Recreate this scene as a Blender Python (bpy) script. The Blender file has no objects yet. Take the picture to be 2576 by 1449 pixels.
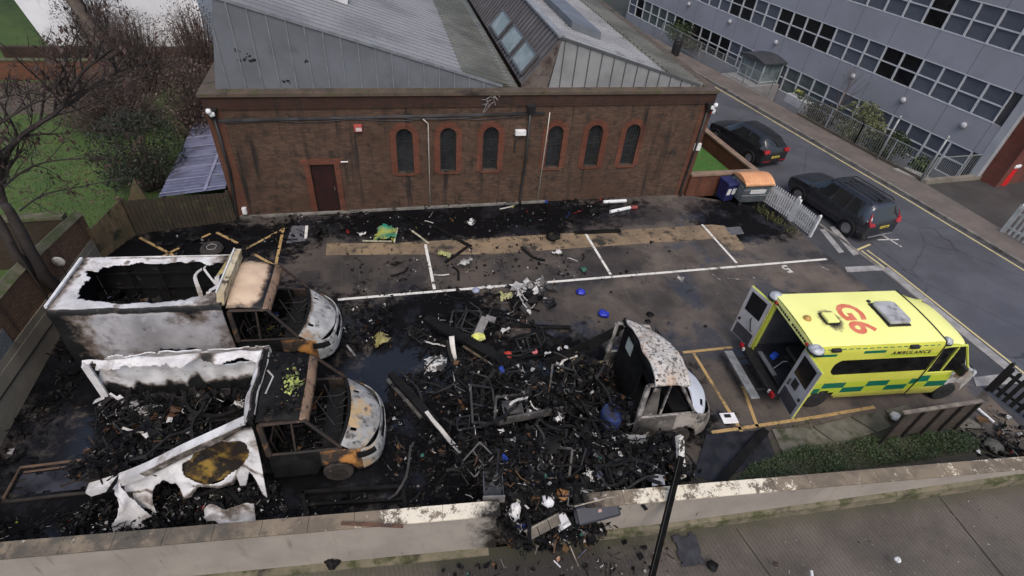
import bpy, bmesh, math, random
from mathutils import Vector, Matrix, noise as mnoise
random.seed(7)
S = bpy.context.scene
COL = S.collection
R = math.radians
V = Vector

# ------------------------------------------------------------------ camera, sky, sun, exposure
CAM_H = 12.0
YAW, PITCH, ROLL = 0.2924, 0.7045, 0.0995
fwd = V((math.sin(YAW)*math.cos(PITCH), math.cos(YAW)*math.cos(PITCH), -math.sin(PITCH)))
rt0 = V((math.cos(YAW), -math.sin(YAW), 0)); up0 = rt0.cross(fwd)
RT = rt0*math.cos(ROLL) + up0*math.sin(ROLL); UP = -rt0*math.sin(ROLL) + up0*math.cos(ROLL)
cam = bpy.data.objects.new('camera', bpy.data.cameras.new('camera')); COL.objects.link(cam)
mw = Matrix((RT, UP, -fwd)).transposed().to_4x4(); mw.translation = (0, 0, CAM_H)
cam.matrix_world = mw
cam.data.sensor_width = 36; cam.data.lens = 1353.3/2576*36
cam.data.clip_start = .05; cam.data.clip_end = 400
S.camera = cam
W = bpy.data.worlds.new('World'); S.world = W; W.use_nodes = True
wn = W.node_tree.nodes; bg = wn['Background']
sky = wn.new('ShaderNodeTexSky'); sky.sky_type = 'NISHITA'; sky.sun_disc = False
SUN_EL, SUN_AZ = R(56), R(186)          # azimuth clockwise from +Y
sky.sun_elevation = SUN_EL; sky.sun_rotation = SUN_AZ
sky.air_density = 1.0; sky.dust_density = 4.0; sky.ozone_density = 1.0
W.node_tree.links.new(sky.outputs[0], bg.inputs['Color']); bg.inputs['Strength'].default_value = 0.14
sl = bpy.data.lights.new('sun', 'SUN'); sl.energy = .9; sl.angle = R(35); sl.color = (1, .97, .92)
so = bpy.data.objects.new('sun', sl); COL.objects.link(so)
sd = V((math.sin(SUN_AZ)*math.cos(SUN_EL), math.cos(SUN_AZ)*math.cos(SUN_EL), math.sin(SUN_EL)))
so.rotation_euler = sd.to_track_quat('Z', 'Y').to_euler(); so.location = (0, 0, 40)
S.view_settings.view_transform = 'Standard'; S.view_settings.look = 'None'
S.view_settings.exposure = 0.44; S.view_settings.gamma = 1.0
S.view_settings.use_curve_mapping = False

# ------------------------------------------------------------------ survey helper: survey pixel -> point of the place
def ray(px, py): return RT*((px-1288)/1353.3) - UP*((py-724.5)/1353.3) + fwd
def G(px, py, z=0.0):
    d = ray(px, py); t = (z-CAM_H)/d.z
    return V((0, 0, CAM_H)) + d*t
def GX(px, py, X):
    d = ray(px, py); return V((0, 0, CAM_H)) + d*(X/d.x)
def GY(px, py, Y):
    d = ray(px, py); return V((0, 0, CAM_H)) + d*(Y/d.y)

# ------------------------------------------------------------------ materials
def s2l(c): return tuple(((x/255)/12.92 if x <= 10 else (((x/255)+.055)/1.055)**2.4) for x in c)
def rgba(c): return (c[0], c[1], c[2], 1)
class NT:
    def __init__(s, name):
        s.m = bpy.data.materials.new(name); s.m.use_nodes = True
        s.t = s.m.node_tree; s.b = s.t.nodes['Principled BSDF']; s.co = {}
    def n(s, kind, **kw):
        o = s.t.nodes.new(kind)
        for k, v in kw.items(): setattr(o, k, v)
        return o
    def l(s, a, b): s.t.links.new(a, b)
    def coord(s, c='Object'):
        if c not in s.co:
            if c == 'World': s.co[c] = s.n('ShaderNodeNewGeometry').outputs['Position']
            else: s.co[c] = s.n('ShaderNodeTexCoord').outputs[c]
        return s.co[c]
    def noise(s, vec, scale, detail=5, rough=.6, dist=0.0):
        o = s.n('ShaderNodeTexNoise'); o.inputs['Scale'].default_value = scale
        o.inputs['Detail'].default_value = detail; o.inputs['Roughness'].default_value = rough
        o.inputs['Distortion'].default_value = dist
        s.l(vec, o.inputs['Vector']); return o.outputs['Fac']
    def map(s, val, lo, hi, a=0.0, b=1.0, smooth=True):
        o = s.n('ShaderNodeMapRange'); o.interpolation_type = 'SMOOTHSTEP' if smooth else 'LINEAR'
        s.l(val, o.inputs['Value'])
        for k, v in (('From Min', lo), ('From Max', hi), ('To Min', a), ('To Max', b)): o.inputs[k].default_value = v
        return o.outputs['Result']
    def math(s, op, a, b=None, c=None):
        o = s.n('ShaderNodeMath', operation=op)
        for i, v in enumerate((a, b, c)):
            if v is None: continue
            if isinstance(v, (int, float)): o.inputs[i].default_value = v
            else: s.l(v, o.inputs[i])
        return o.outputs[0]
    def mix(s, f, a, b, blend='MIX'):
        o = s.n('ShaderNodeMix', data_type='RGBA', blend_type=blend)
        if isinstance(f, (int, float)): o.inputs[0].default_value = f
        else: s.l(f, o.inputs[0])
        for sock, v in ((o.inputs[6], a), (o.inputs[7], b)):
            if isinstance(v, tuple): sock.default_value = rgba(v)
            else: s.l(v, sock)
        return o.outputs[2]
    def sep(s, vec):
        o = s.n('ShaderNodeSeparateXYZ'); s.l(vec, o.inputs[0]); return o.outputs
    def comb(s, x, y, z):
        o = s.n('ShaderNodeCombineXYZ')
        for i, v in enumerate((x, y, z)):
            if isinstance(v, (int, float)): o.inputs[i].default_value = v
            else: s.l(v, o.inputs[i])
        return o.outputs[0]
    def attr(s, name, out='Fac'):
        return s.n('ShaderNodeAttribute', attribute_name=name).outputs[out]
    def bump(s, h, strength=.3, dist=.02):
        o = s.n('ShaderNodeBump'); o.inputs['Strength'].default_value = strength; o.inputs['Distance'].default_value = dist
        s.l(h, o.inputs['Height']); s.l(o.outputs[0], s.b.inputs['Normal'])
    def finish(s, color, rough=.7, metal=0, spec=.5):
        if isinstance(color, tuple): s.b.inputs['Base Color'].default_value = rgba(color)
        else: s.l(color, s.b.inputs['Base Color'])
        for k, v in (('Roughness', rough), ('Metallic', metal)):
            if isinstance(v, (int, float)): s.b.inputs[k].default_value = v
            else: s.l(v, s.b.inputs[k])
        s.b.inputs['Specular IOR Level'].default_value = spec
        return s.m
SOOT = (.0045, .0045, .005)
MATS = {}
def M(name, c1, c2=None, sc=6, lo=.35, hi=.65, rough=.7, r2=None, bump=0, bsc=30, bd=.02, metal=0, spec=.4,
      coord='Object', stains=(), soot=False, tint=False):
    """procedural surface: two colours mixed by noise, extra stain layers, optional soot and tint attributes"""
    if name in MATS: return MATS[name]
    t = NT(name); vec = t.coord(coord); c2 = c2 or tuple(x*.75 for x in c1)
    n1 = t.noise(vec, sc)
    col = t.mix(t.map(n1, lo, hi), c1, c2)
    if tint: col = t.mix(t.map(n1, .3, .7, .0, .4), t.attr('tint', 'Color'), (.005, .005, .005))
    for i, (sc_, ssc, slo, shi) in enumerate(stains):
        vv = t.n('ShaderNodeMapping'); vv.inputs['Location'].default_value = (3.1*i+1.7, 5.3*i, 2.2*i); t.l(vec, vv.inputs[0])
        col = t.mix(t.map(t.noise(vv.outputs[0], ssc, 7, .65), slo, shi), col, sc_)
    if soot:
        k = t.attr('soot')
        nn = t.noise(vec, 3.5, 7, .7)
        f = t.math('ADD', k, t.math('MULTIPLY', t.math('SUBTRACT', nn, .5), 1.0))
        tan = t.map(f, .22, .5)
        col = t.mix(t.math('MULTIPLY', tan, .8), col, (.12, .08, .05))
        col = t.mix(t.map(f, .38, .68), col, SOOT)
    ro = rough if r2 is None else t.map(t.noise(vec, sc*1.7), .35, .65, rough, r2)
    if bump: t.bump(t.noise(vec, bsc, 6, .7), bump, bd)
    MATS[name] = t.finish(col, ro, metal, spec); return MATS[name]

def brick(name, c1, c2, mortar, soots=.5, coord='Object', dirt=(.02, .017, .015), moss=None, band=None):
    t = NT(name); p = t.sep(t.coord(coord))
    vec = t.comb(t.math('ADD', p[0], p[1]), p[2], 0)
    b = t.n('ShaderNodeTexBrick'); t.l(vec, b.inputs['Vector']); b.inputs['Scale'].default_value = 1
    b.inputs['Brick Width'].default_value = .225; b.inputs['Row Height'].default_value = .075
    b.inputs['Mortar Size'].default_value = .009; b.inputs['Mortar Smooth'].default_value = .3; b.inputs['Bias'].default_value = -.1
    b.inputs['Color1'].default_value = rgba(c1); b.inputs['Color2'].default_value = rgba(c2); b.inputs['Mortar'].default_value = rgba(mortar)
    ob = t.coord(coord)
    col = t.mix(t.map(t.noise(ob, .6, 6, .65), .38, .68, 0, .75), b.outputs['Color'], tuple(x*.5 for x in c1))
    col = t.mix(t.map(t.noise(ob, 2.2, 7, .7), .62-.1*soots, .8-.1*soots, 0, .85), col, dirt)
    st = t.n('ShaderNodeMapping'); st.inputs['Scale'].default_value = (2.2, 2.2, .18); t.l(ob, st.inputs[0])
    col = t.mix(t.map(t.noise(st.outputs[0], 1.3, 6, .6), .52, .72, 0, .8*soots+.15), col, dirt)
    if moss: col = t.mix(t.map(t.noise(ob, 3.1, 6, .7), .5, .62), col, moss)
    t.bump(b.outputs['Fac'], -.35, .01)
    MATS[name] = t.finish(col, .85, 0, .25); return MATS[name]

# ------------------------------------------------------------------ mesh builder
class MB:
    def __init__(s): s.v = []; s.f = []; s.soot = {}; s.tint = {}; s.T = None
    def add(s, vs, fs, soot=None, tint=None):
        o = len(s.v)
        for i, p in enumerate(vs):
            p = V(p); s.v.append(s.T @ p if s.T else p)
            if soot is not None: s.soot[o+i] = soot if isinstance(soot, (int, float)) else soot[i]
            if tint is not None: s.tint[o+i] = tint
        for f in fs: s.f.append(tuple(o+k for k in f))
        return s
    def box(s, x0, x1, y0, y1, z0, z1, **k):
        return s.add([(x0,y0,z0),(x1,y0,z0),(x1,y1,z0),(x0,y1,z0),(x0,y0,z1),(x1,y0,z1),(x1,y1,z1),(x0,y1,z1)],
                     [(3,2,1,0),(4,5,6,7),(0,1,5,4),(1,2,6,5),(2,3,7,6),(3,0,4,7)], **k)
    def obox(s, c, size, rot=(0,0,0), **k):
        m = Matrix.Translation(V(c)) @ Matrix.Rotation(rot[2],4,'Z') @ Matrix.Rotation(rot[1],4,'Y') @ Matrix.Rotation(rot[0],4,'X')
        a, b, d = (x/2 for x in size)
        vs = [m @ V(p) for p in ((-a,-b,-d),(a,-b,-d),(a,b,-d),(-a,b,-d),(-a,-b,d),(a,-b,d),(a,b,d),(-a,b,d))]
        return s.add(vs, [(3,2,1,0),(4,5,6,7),(0,1,5,4),(1,2,6,5),(2,3,7,6),(3,0,4,7)], **k)
    def beam(s, a, b, w, h, **k):
        a, b = V(a), V(b); d = (b-a); L = d.length; d.normalize()
        u = V((0,0,1)) if abs(d.z) < .95 else V((0,1,0))
        sx = d.cross(u).normalized(); sz = sx.cross(d).normalized()
        vs = []
        for p in (a, b):
            for q, r in ((-1,-1),(1,-1),(1,1),(-1,1)): vs.append(p+sx*(q*w/2)+sz*(r*h/2))
        return s.add(vs, [(0,1,2,3),(7,6,5,4),(0,4,5,1),(1,5,6,2),(2,6,7,3),(3,7,4,0)], **k)
    def tube(s, pts, r, n=8, cap=True, **k):
        pts = [V(p) for p in pts]; m = len(pts)
        rs = r if isinstance(r, (list, tuple)) else [r]*m
        vs = []; fs = []; pu = None
        for i, p in enumerate(pts):
            d = (pts[min(i+1,m-1)]-pts[max(i-1,0)]).normalized()
            if pu is None: pu = V((0,0,1)) if abs(d.z) < .9 else V((1,0,0))
            a = d.cross(pu)
            if a.length < 1e-5: a = d.cross(V((.3,1,.2)))
            a.normalize(); b = d.cross(a).normalized(); pu = -b if False else a.cross(d).normalized()
            for j in range(n):
                t = 2*math.pi*j/n; vs.append(p + a*(rs[i]*math.cos(t)) + b*(rs[i]*math.sin(t)))
        for i in range(m-1):
            for j in range(n):
                fs.append((i*n+j, i*n+(j+1)%n, (i+1)*n+(j+1)%n, (i+1)*n+j))
        if cap: fs.append(tuple(range(n))[::-1]); fs.append(tuple((m-1)*n+j for j in range(n)))
        return s.add(vs, fs, **k)
    def lathe(s, prof, n=20, c=(0,0,0), axis='Z', cap=True, **k):
        vs = []; fs = []
        for (r, z) in prof:
            for j in range(n):
                t = 2*math.pi*j/n; x, y = r*math.cos(t), r*math.sin(t)
                p = {'Z': (x,y,z), 'Y': (x,z,y), 'X': (z,x,y)}[axis]
                vs.append(V(c)+V(p))
        for i in range(len(prof)-1):
            for j in range(n): fs.append((i*n+j, i*n+(j+1)%n, (i+1)*n+(j+1)%n, (i+1)*n+j))
        if cap: fs.append(tuple(range(n))[::-1]); fs.append(tuple((len(prof)-1)*n+j for j in range(n)))
        return s.add(vs, fs, **k)
    def prism(s, poly, off, **k):
        """closed polygon of 3-D points extruded by the vector off"""
        n = len(poly); vs = [V(p) for p in poly]+[V(p)+V(off) for p in poly]
        return s.add(vs, [tuple(range(n))[::-1], tuple(range(n, 2*n))]+[(i, (i+1)%n, n+(i+1)%n, n+i) for i in range(n)], **k)
    def slab(s, poly, z0, z1): return s.prism([(x, y, z0) for x, y in poly], (0, 0, z1-z0))
    def grid(s, fn, nu, nv, keep=None, soot=None, u0=0, u1=1, v0=0, v1=1):
        idx = {}; vs = []; so = []; fs = []
        def vid(i, j):
            if (i, j) not in idx:
                u = u0+(u1-u0)*i/nu; v = v0+(v1-v0)*j/nv
                idx[i, j] = len(vs); vs.append(V(fn(u, v))); so.append(soot(u, v) if soot else 0)
            return idx[i, j]
        for i in range(nu):
            for j in range(nv):
                u = u0+(u1-u0)*(i+.5)/nu; v = v0+(v1-v0)*(j+.5)/nv
                if keep and not keep(u, v): continue
                fs.append((vid(i,j), vid(i+1,j), vid(i+1,j+1), vid(i,j+1)))
        return s.add(vs, fs, soot=so if soot else None)
    def build(s, name, mat, parent=None, smooth=False, bevel=0, solid=0, thing=True):
        me = bpy.data.meshes.new(name)
        off = V((0,0,0))
        if parent is None and thing and s.v:
            xs = [p.x for p in s.v]; ys = [p.y for p in s.v]; zs = [p.z for p in s.v]
            off = V(((min(xs)+max(xs))/2, (min(ys)+max(ys))/2, min(zs)))
        me.from_pydata([tuple(p-off) for p in s.v], [], s.f); me.update()
        if s.soot:
            a = me.attributes.new('soot', 'FLOAT', 'POINT')
            for i in range(len(s.v)): a.data[i].value = s.soot.get(i, 0)
        if s.tint:
            a = me.attributes.new('tint', 'FLOAT_COLOR', 'POINT')
            for i in range(len(s.v)): a.data[i].color = rgba(s.tint.get(i, (.02,.02,.02)))
        for m in (mat if isinstance(mat, (list, tuple)) else [mat]): me.materials.append(m)
        if smooth:
            me.polygons.foreach_set('use_smooth', [True]*len(me.polygons))
        o = bpy.data.objects.new(name, me); COL.objects.link(o); o.location = off
        if parent is not None: o.parent = parent
        if bevel:
            b = o.modifiers.new('bevel', 'BEVEL'); b.width = bevel; b.segments = 2; b.limit_method = 'ANGLE'; b.angle_limit = R(40)
        if solid:
            b = o.modifiers.new('solid', 'SOLIDIFY'); b.thickness = solid; b.offset = 0
        return o
def tag(o, label=None, cat=None, group=None, kind=None):
    for k, v in (('label', label), ('category', cat), ('group', group), ('kind', kind)):
        if v: o[k] = v
    return o
def thing(name, label, cat, loc=(0,0,0), rz=0, group=None, rot=None):
    o = bpy.data.objects.new(name, None); COL.objects.link(o); o.empty_display_size = .3
    o.location = loc; o.rotation_euler = rot or (0, 0, rz)
    return tag(o, label, cat, group)
def struct(name, mb, mat, **k):
    return tag(mb.build(name, mat, thing=False, **k), kind='structure')
def copy_tree(o, parent=None):
    c = o.copy(); COL.objects.link(c)
    if parent is not None: c.parent = parent
    for ch in list(o.children): copy_tree(ch, c)
    return c
def text_mb(txt, size, spacing=1.0, bold=0.0, squash=1.0):
    """letters as a mesh in the XY plane, centred"""
    cu = bpy.data.curves.new('letters', 'FONT'); cu.body = txt; cu.size = size; cu.align_x = 'CENTER'; cu.align_y = 'CENTER'
    cu.space_character = spacing; cu.offset = bold; cu.resolution_u = 3
    o = bpy.data.objects.new('letters', cu); COL.objects.link(o)
    bpy.context.view_layer.update()
    me = bpy.data.meshes.new_from_object(o.evaluated_get(bpy.context.evaluated_depsgraph_get()))
    vs = [V((v.co.x*squash, v.co.y, 0)) for v in me.vertices]; fs = [tuple(p.vertices) for p in me.polygons]
    bpy.data.objects.remove(o); bpy.data.curves.remove(cu); bpy.data.meshes.remove(me)
    return vs, fs
def nz(x, y=0, z=0): return mnoise.noise(V((x, y, z)))
def clamp(x, a=0, b=1): return max(a, min(b, x))
def lerp(a, b, t): return a+(b-a)*t
# ------------------------------------------------------------------ ground, road, pavements
def asphalt(name, c1, c2, sc=.5, rough=.75, speck=.25, wet=None, crack=False):
    t = NT(name); p = t.coord('World')
    col = t.mix(t.map(t.noise(p, sc, 8, .65), .35, .65), c1, c2)
    sp = t.noise(p, 45, 3, .7)
    col = t.mix(t.map(sp, .6, .75, 0, speck), col, (.25, .24, .22))
    col = t.mix(t.map(sp, .42, .28, 0, .6), col, (.012, .012, .012))
    st = t.n('ShaderNodeMapping'); st.inputs['Scale'].default_value = (1, .3, 1); t.l(p, st.inputs[0])
    col = t.mix(t.map(t.noise(st.outputs[0], .9, 7, .7), .55, .7, 0, .5), col, tuple(x*.55 for x in c1))
    if crack:
        v = t.n('ShaderNodeTexVoronoi', feature='DISTANCE_TO_EDGE'); v.inputs['Scale'].default_value = .33
        w = t.n('ShaderNodeMix', data_type='VECTOR'); w.inputs[0].default_value = .22
        nn = t.n('ShaderNodeTexNoise'); nn.inputs['Scale'].default_value = 1.3; nn.inputs['Detail'].default_value = 6; t.l(p, nn.inputs['Vector'])
        t.l(p, w.inputs[4]); t.l(nn.outputs['Color'], w.inputs[5]); t.l(w.outputs[1], v.inputs['Vector'])
        col = t.mix(t.map(v.outputs['Distance'], .002, .006, .6, 0), col, (.015, .015, .015))
    ro = t.map(t.noise(p, .7, 4, .5), .4, .62, rough-.25, rough) if wet is None else wet
    t.bump(sp, .35, .006)
    MATS[name] = t.finish(col, ro, 0, .4); return MATS[name]

def carpark_mat():
    t = NT('burnt_car_park'); p = t.coord('World'); x, y, z = t.sep(p)
    big = t.noise(p, .45, 8, .68)
    col = t.mix(t.map(big, .36, .62), (.135, .112, .094), (.068, .06, .056))
    st = t.n('ShaderNodeMapping'); st.inputs['Scale'].default_value = (7, .5, 1); t.l(p, st.inputs[0])
    col = t.mix(t.map(t.noise(st.outputs[0], 1.5, 5, .6), .52, .68, 0, .4), col, (.13, .105, .085))
    sp = t.noise(p, 40, 3, .75)
    col = t.mix(t.map(sp, .6, .78, 0, .3), col, (.2, .19, .18))
    col = t.mix(t.map(sp, .42, .3, 0, .5), col, (.012, .012, .012))
    nn = t.math('SUBTRACT', t.noise(p, .8, 9, .72), .5)
    n2 = t.math('SUBTRACT', t.noise(p, 3.2, 7, .75), .5)
    jit = t.math('ADD', t.math('MULTIPLY', nn, 1.5), t.math('MULTIPLY', n2, .7))
    tot = None
    # burnt areas: centre x, centre y, half width, half depth (soot shed by each fire)
    for cx, cy, rx, ry in ((-5.5, 12.2, 5.5, 3.2), (-4.2, 8.6, 6.2, 3.6), (3.4, 8.2, 5.6, 3.6), (3.5, 17.9, 8.0, 1.7), (-6.5, 17.2, 4.2, 1.9), (1.2, 12.0, 3.0, 2.2), (15.2, 16.6, 2.6, 1.8)):
        dx = t.math('DIVIDE', t.math('SUBTRACT', x, cx), rx); dy = t.math('DIVIDE', t.math('SUBTRACT', y, cy), ry)
        d = t.math('SQRT', t.math('ADD', t.math('MULTIPLY', dx, dx), t.math('MULTIPLY', dy, dy)))
        m = t.map(t.math('ADD', d, jit), 1.12, .72)
        tot = m if tot is None else t.math('MAXIMUM', tot, m)
    soft = t.map(t.math('ADD', t.math('MULTIPLY', x, -.09), t.math('MULTIPLY', nn, 3.0)), -1.25, -.35, 0, .36)
    tot2 = t.math('MAXIMUM', t.math('MULTIPLY', tot, .985), soft)
    col = t.mix(tot2, col, (.0028, .0028, .0036))
    col = t.mix(t.map(t.noise(p, 1.9, 6, .7), .64, .74, 0, .2), col, (.07, .057, .045))
    rust = t.map(t.noise(p, 1.1, 6, .7), .66, .74, 0, .35)
    col = t.mix(t.math('MULTIPLY', rust, tot), col, (.06, .03, .018))
    wet = t.map(t.noise(p, .55, 6, .62), .5, .62)
    for cx, cy, rx, ry in ((.2, 10.3, 2.0, 1.1), (8.2, 14.6, 1.6, 1.0), (3.2, 9.4, 1.8, .9), (10.5, 17.4, 2.2, .8), (-8.2, 9.2, .9, 1.4)):
        dx = t.math('DIVIDE', t.math('SUBTRACT', x, cx), rx); dy = t.math('DIVIDE', t.math('SUBTRACT', y, cy), ry)
        d = t.math('SQRT', t.math('ADD', t.math('MULTIPLY', dx, dx), t.math('MULTIPLY', dy, dy)))
        wet = t.math('MAXIMUM', wet, t.map(t.math('ADD', d, t.math('MULTIPLY', jit, .8)), 1.05, .8))
    ro = t.map(wet, 0, 1, .62, .1, False)
    col = t.mix(t.math('MULTIPLY', wet, .55), col, (.018, .02, .026))
    t.bump(sp, .22, .006)
    MATS['burnt_car_park'] = t.finish(col, ro, 0, .42); t.l(t.map(wet, 0, 1, .08, .5, False), t.b.inputs['Specular IOR Level']); return MATS['burnt_car_park']

def sheet(name, poly, mat, z1=0.0, th=1.4): 
    return struct(name, MB().slab(poly, z1-th, z1), mat)
far_k = [(26.2, 2), (25.95, 7), (25.35, 12), (24.75, 17), (23.95, 22.5), (22.6, 31.4), (20.6, 44), (17.5, 62)]
near_k = [(19.35, 2), (19.1, 7), (18.86, 12.6), (18.55, 14.9), (17.3, 23), (15.9, 32), (14.1, 44), (11.4, 62)]
struct('ground', MB().slab([(-120, -40), (120, -40), (120, 140), (-120, 140)], -2.4, -1.38), M('bare_earth', (.06, .05, .035), (.035, .04, .02), .8, coord='World', bump=.4, bsc=6))
sheet('car_park', [(-9.6, 6.56), (17.25, 3.86), (17.45, 7), (17.3, 12), (17.0, 15), (17.0, 17.2), (13.45, 18.72), (13.2, 19.4), (-9.6, 19.4)], carpark_mat())
road_m = asphalt('road_asphalt', (.085, .087, .1), (.062, .063, .072), .4, .7, .2, crack=True)
sheet('road', near_k+far_k[::-1], road_m, -.08)
foot_m = asphalt('footway_tarmac', (.06, .06, .066), (.04, .04, .043), .6, .8, .2)
sheet('pavement', [(17.25, 3.86), (17.45, 7), (17.3, 12), (17.0, 15), (17.0, 17.2), (16.55, 19), (16.2, 23), (13.3, 19.4), (9.5, 62)]+[(x-.16, y) for x, y in near_k[::-1]], foot_m, 0.0)
pv_m = asphalt('far_paving', (.15, .125, .108), (.1, .085, .075), .7, .8, .2)
back_k = [(27.8, 2), (27.55, 7), (27.1, 12), (26.6, 18.7), (25.8, 22.8), (24.5, 31.4), (22.3, 44), (19.2, 62)]
sheet('far_pavement', [(x+.16, y) for x, y in far_k]+back_k[::-1], pv_m, .02)
sheet('driveway', [(27.8, 2), (27.55, 7), (27.1, 12), (26.6, 18.7), (60, 18.9), (60, 2)], asphalt('driveway_asphalt', (.06, .053, .047), (.04, .037, .035), .3, .75, .1), .012)
kerb_m = M('kerb_stone', (.2, .185, .165), (.13, .12, .11), 2, coord='World', stains=[((.05,.045,.04), 1.5, .5, .7)])
kb = MB()
for ks, s, h in ((far_k, 1, .05), (near_k, -1, .012)):
    for a, b in zip(ks, ks[1:]):
        a, b = V((*a, 0)), V((*b, 0)); n = max(1, round((b-a).length/.92))
        for i in range(n):
            p = a.lerp(b, (i+.01)/n); q = a.lerp(b, (i+.985)/n)
            kb.beam(p+V((s*.075, 0, h-.15)), q+V((s*.075, 0, h-.15)), .15, .3)
struct('kerb', kb, kerb_m)
# light dropped kerb stones and the crossover of the car park entrance
cr = MB()
def quad(mb, pts, z, th=.02): mb.prism([(p[0], p[1], z-th) for p in pts], (0, 0, th))
quad(cr, [G(2125,672), G(2216,668), G(2225,680), G(2130,685)], .016)
quad(cr, [G(2448,950), G(2560,936), G(2600,948), G(2600,962), G(2455,972)], .016)
pts = [(2120,668), (2040,566), (2058,560), (2140,660)]
quad(cr, [G(*q) for q in ((2219,676), (2234,672), (2560,935), (2540,940))], .014)
quad(cr, [G(*q) for q in ((2062,578), (2075,576), (2123,634), (2110,637))], .012)
quad(cr, [G(*q) for q in ((2086,572), (2100,569), (2160,640), (2146,643))], .012)
struct('crossover_stones', cr, M('pale_granite', (.3, .29, .28), (.2, .19, .185), 3, coord='World'))
# sandy concrete strip along the parking bays
tan = MB()
tan.prism([(p.x, p.y, -.02) for p in [G(*q) for q in ((822,613), (1010,610), (1210,600), (1500,583), (1790,565), (1822,568), (1845,585), (1874,622), (1866,630), (1838,628), (1800,600), (1745,604), (1480,622), (1230,640), (1000,640), (820,642))]], (0, 0, .026))
struct('concrete_strip', tan, M('sandy_concrete', (.23, .165, .1), (.15, .11, .072), 1.2, coord='World', bump=.3, bsc=40, stains=[((.03,.026,.022), 1.1, .5, .62), ((.02,.018,.016), 5, .56, .68)]))
# painted lines
def line(mb, a, b, w, z=.008, brk=0):
    a = V((a[0], a[1], z)); b = V((b[0], b[1], z)); d = (b-a).normalized(); n = V((-d.y, d.x, 0))*(w/2)
    mb.add([a-n, b-n, b+n, a+n], [(0, 1, 2, 3)])
def paint(name, c, worn, thr=(.5, .62)):
    t = NT(name); p = t.coord('World')
    nn = t.noise(p, 3.5, 8, .75)
    col = t.mix(t.map(nn, thr[0], thr[1]), c, worn)
    col = t.mix(t.map(t.noise(p, .8, 6, .7), .55, .7, 0, .8), col, worn)
    return t.finish(col, .7)
wl = MB(); wp_m = paint('white_line_paint', (.62, .6, .55), (.06, .055, .05), (.52, .66))
yl = MB(); yp_m = paint('yellow_line_paint', (.38, .25, .1), (.05, .04, .035), (.52, .66))
line(wl, G(850,754), G(2080,652), .11)
for a, b in (((1070,615), (1093,728)), ((1472,586), (1536,691)), ((1766,565), (1853,662)), ((772,568), (769,600))): line(wl, G(*a), G(*b), .1, .0095)
for a, b in (((1718,887), (1842,874)), ((1745,889), (1868,1090)), ((1868,972), (1905,1074)), ((1790,1088), (2050,1050)), ((2050,1050), (2200,1024)),
             ((352,598), (472,662)), ((395,652), (455,622)), ((485,608), (530,588)), ((545,585), (598,612)), ((713,574), (691,680)), ((713,576), (615,628)), ((640,640), (690,668)),
             ((1400,935), (1540,905))):
    line(yl, G(*a), G(*b), .1)
struct('white_bay_lines', wl, wp_m); struct('yellow_bay_lines', yl, yp_m)
dy = MB()
def rl(mb, pts, off, w):
    for a, b in zip(pts, pts[1:]): line(mb, (a[0]+off, a[1]), (b[0]+off, b[1]), w, -.074)
rl(dy, far_k, -.22, .09)
nk = [(18.72, 13.9), (18.86, 12.6), (19.1, 7), (19.35, 2)]
rl(dy, nk, .24, .085); rl(dy, nk, .52, .085); line(dy, (18.75, 13.95), (19.7, 14.25), .09, -.074)
struct('yellow_kerb_lines', dy, paint('road_yellow', (.5, .42, .2), (.09, .085, .08), (.58, .72)))
ws = MB()
line(ws, (20.7, 15.2), (21.0, 13.9), .06, -.074); line(ws, (20.3, 14.5), (21.3, 14.4), .06, -.074)
struct('white_road_marks', ws, wp_m)
def ground_text(txt, px, py, ang, size, mat, name, sq=1.0):
    vs, fs = text_mb(txt, size, 1, .02, sq); c = G(px, py); m = Matrix.Translation((c.x, c.y, .009)) @ Matrix.Rotation(ang, 4, 'Z')
    struct(name, MB().add([m @ v for v in vs], fs), mat)
ground_text('5', 1978, 676, R(188), .62, wp_m, 'bay_number')
ground_text('4', 1713, 700, R(175), .5, paint('worn_white_paint', (.5,.48,.45), (.07,.06,.055), (.42,.58)), 'bay_number')
ground_text('2', 1446, 893, R(5), .7, yp_m, 'bay_number')
worn = MB()
for a, b in (((1792,690), (1812,705)), ((1830,700), (1885,705)), ((1870,690), (1900,700)), ((2060,668), (2085,680))): line(worn, G(*a), G(*b), .05)
struct('worn_white_marks', worn, MATS.get('wwm') or paint('faint_paint', (.35,.33,.3), (.07,.06,.055), (.4,.55)))
# drain covers, patches
dc = MB()
for q in (((1823,573), (1862,570), (1872,588), (1840,592)), ((735,568), (771,568), (769,606), (720,612))): quad(dc, [G(*p) for p in q], .007)
struct('drain_cover', dc, M('cover_grey', (.12,.12,.13), (.06,.06,.065), 8, coord='World'))
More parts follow.
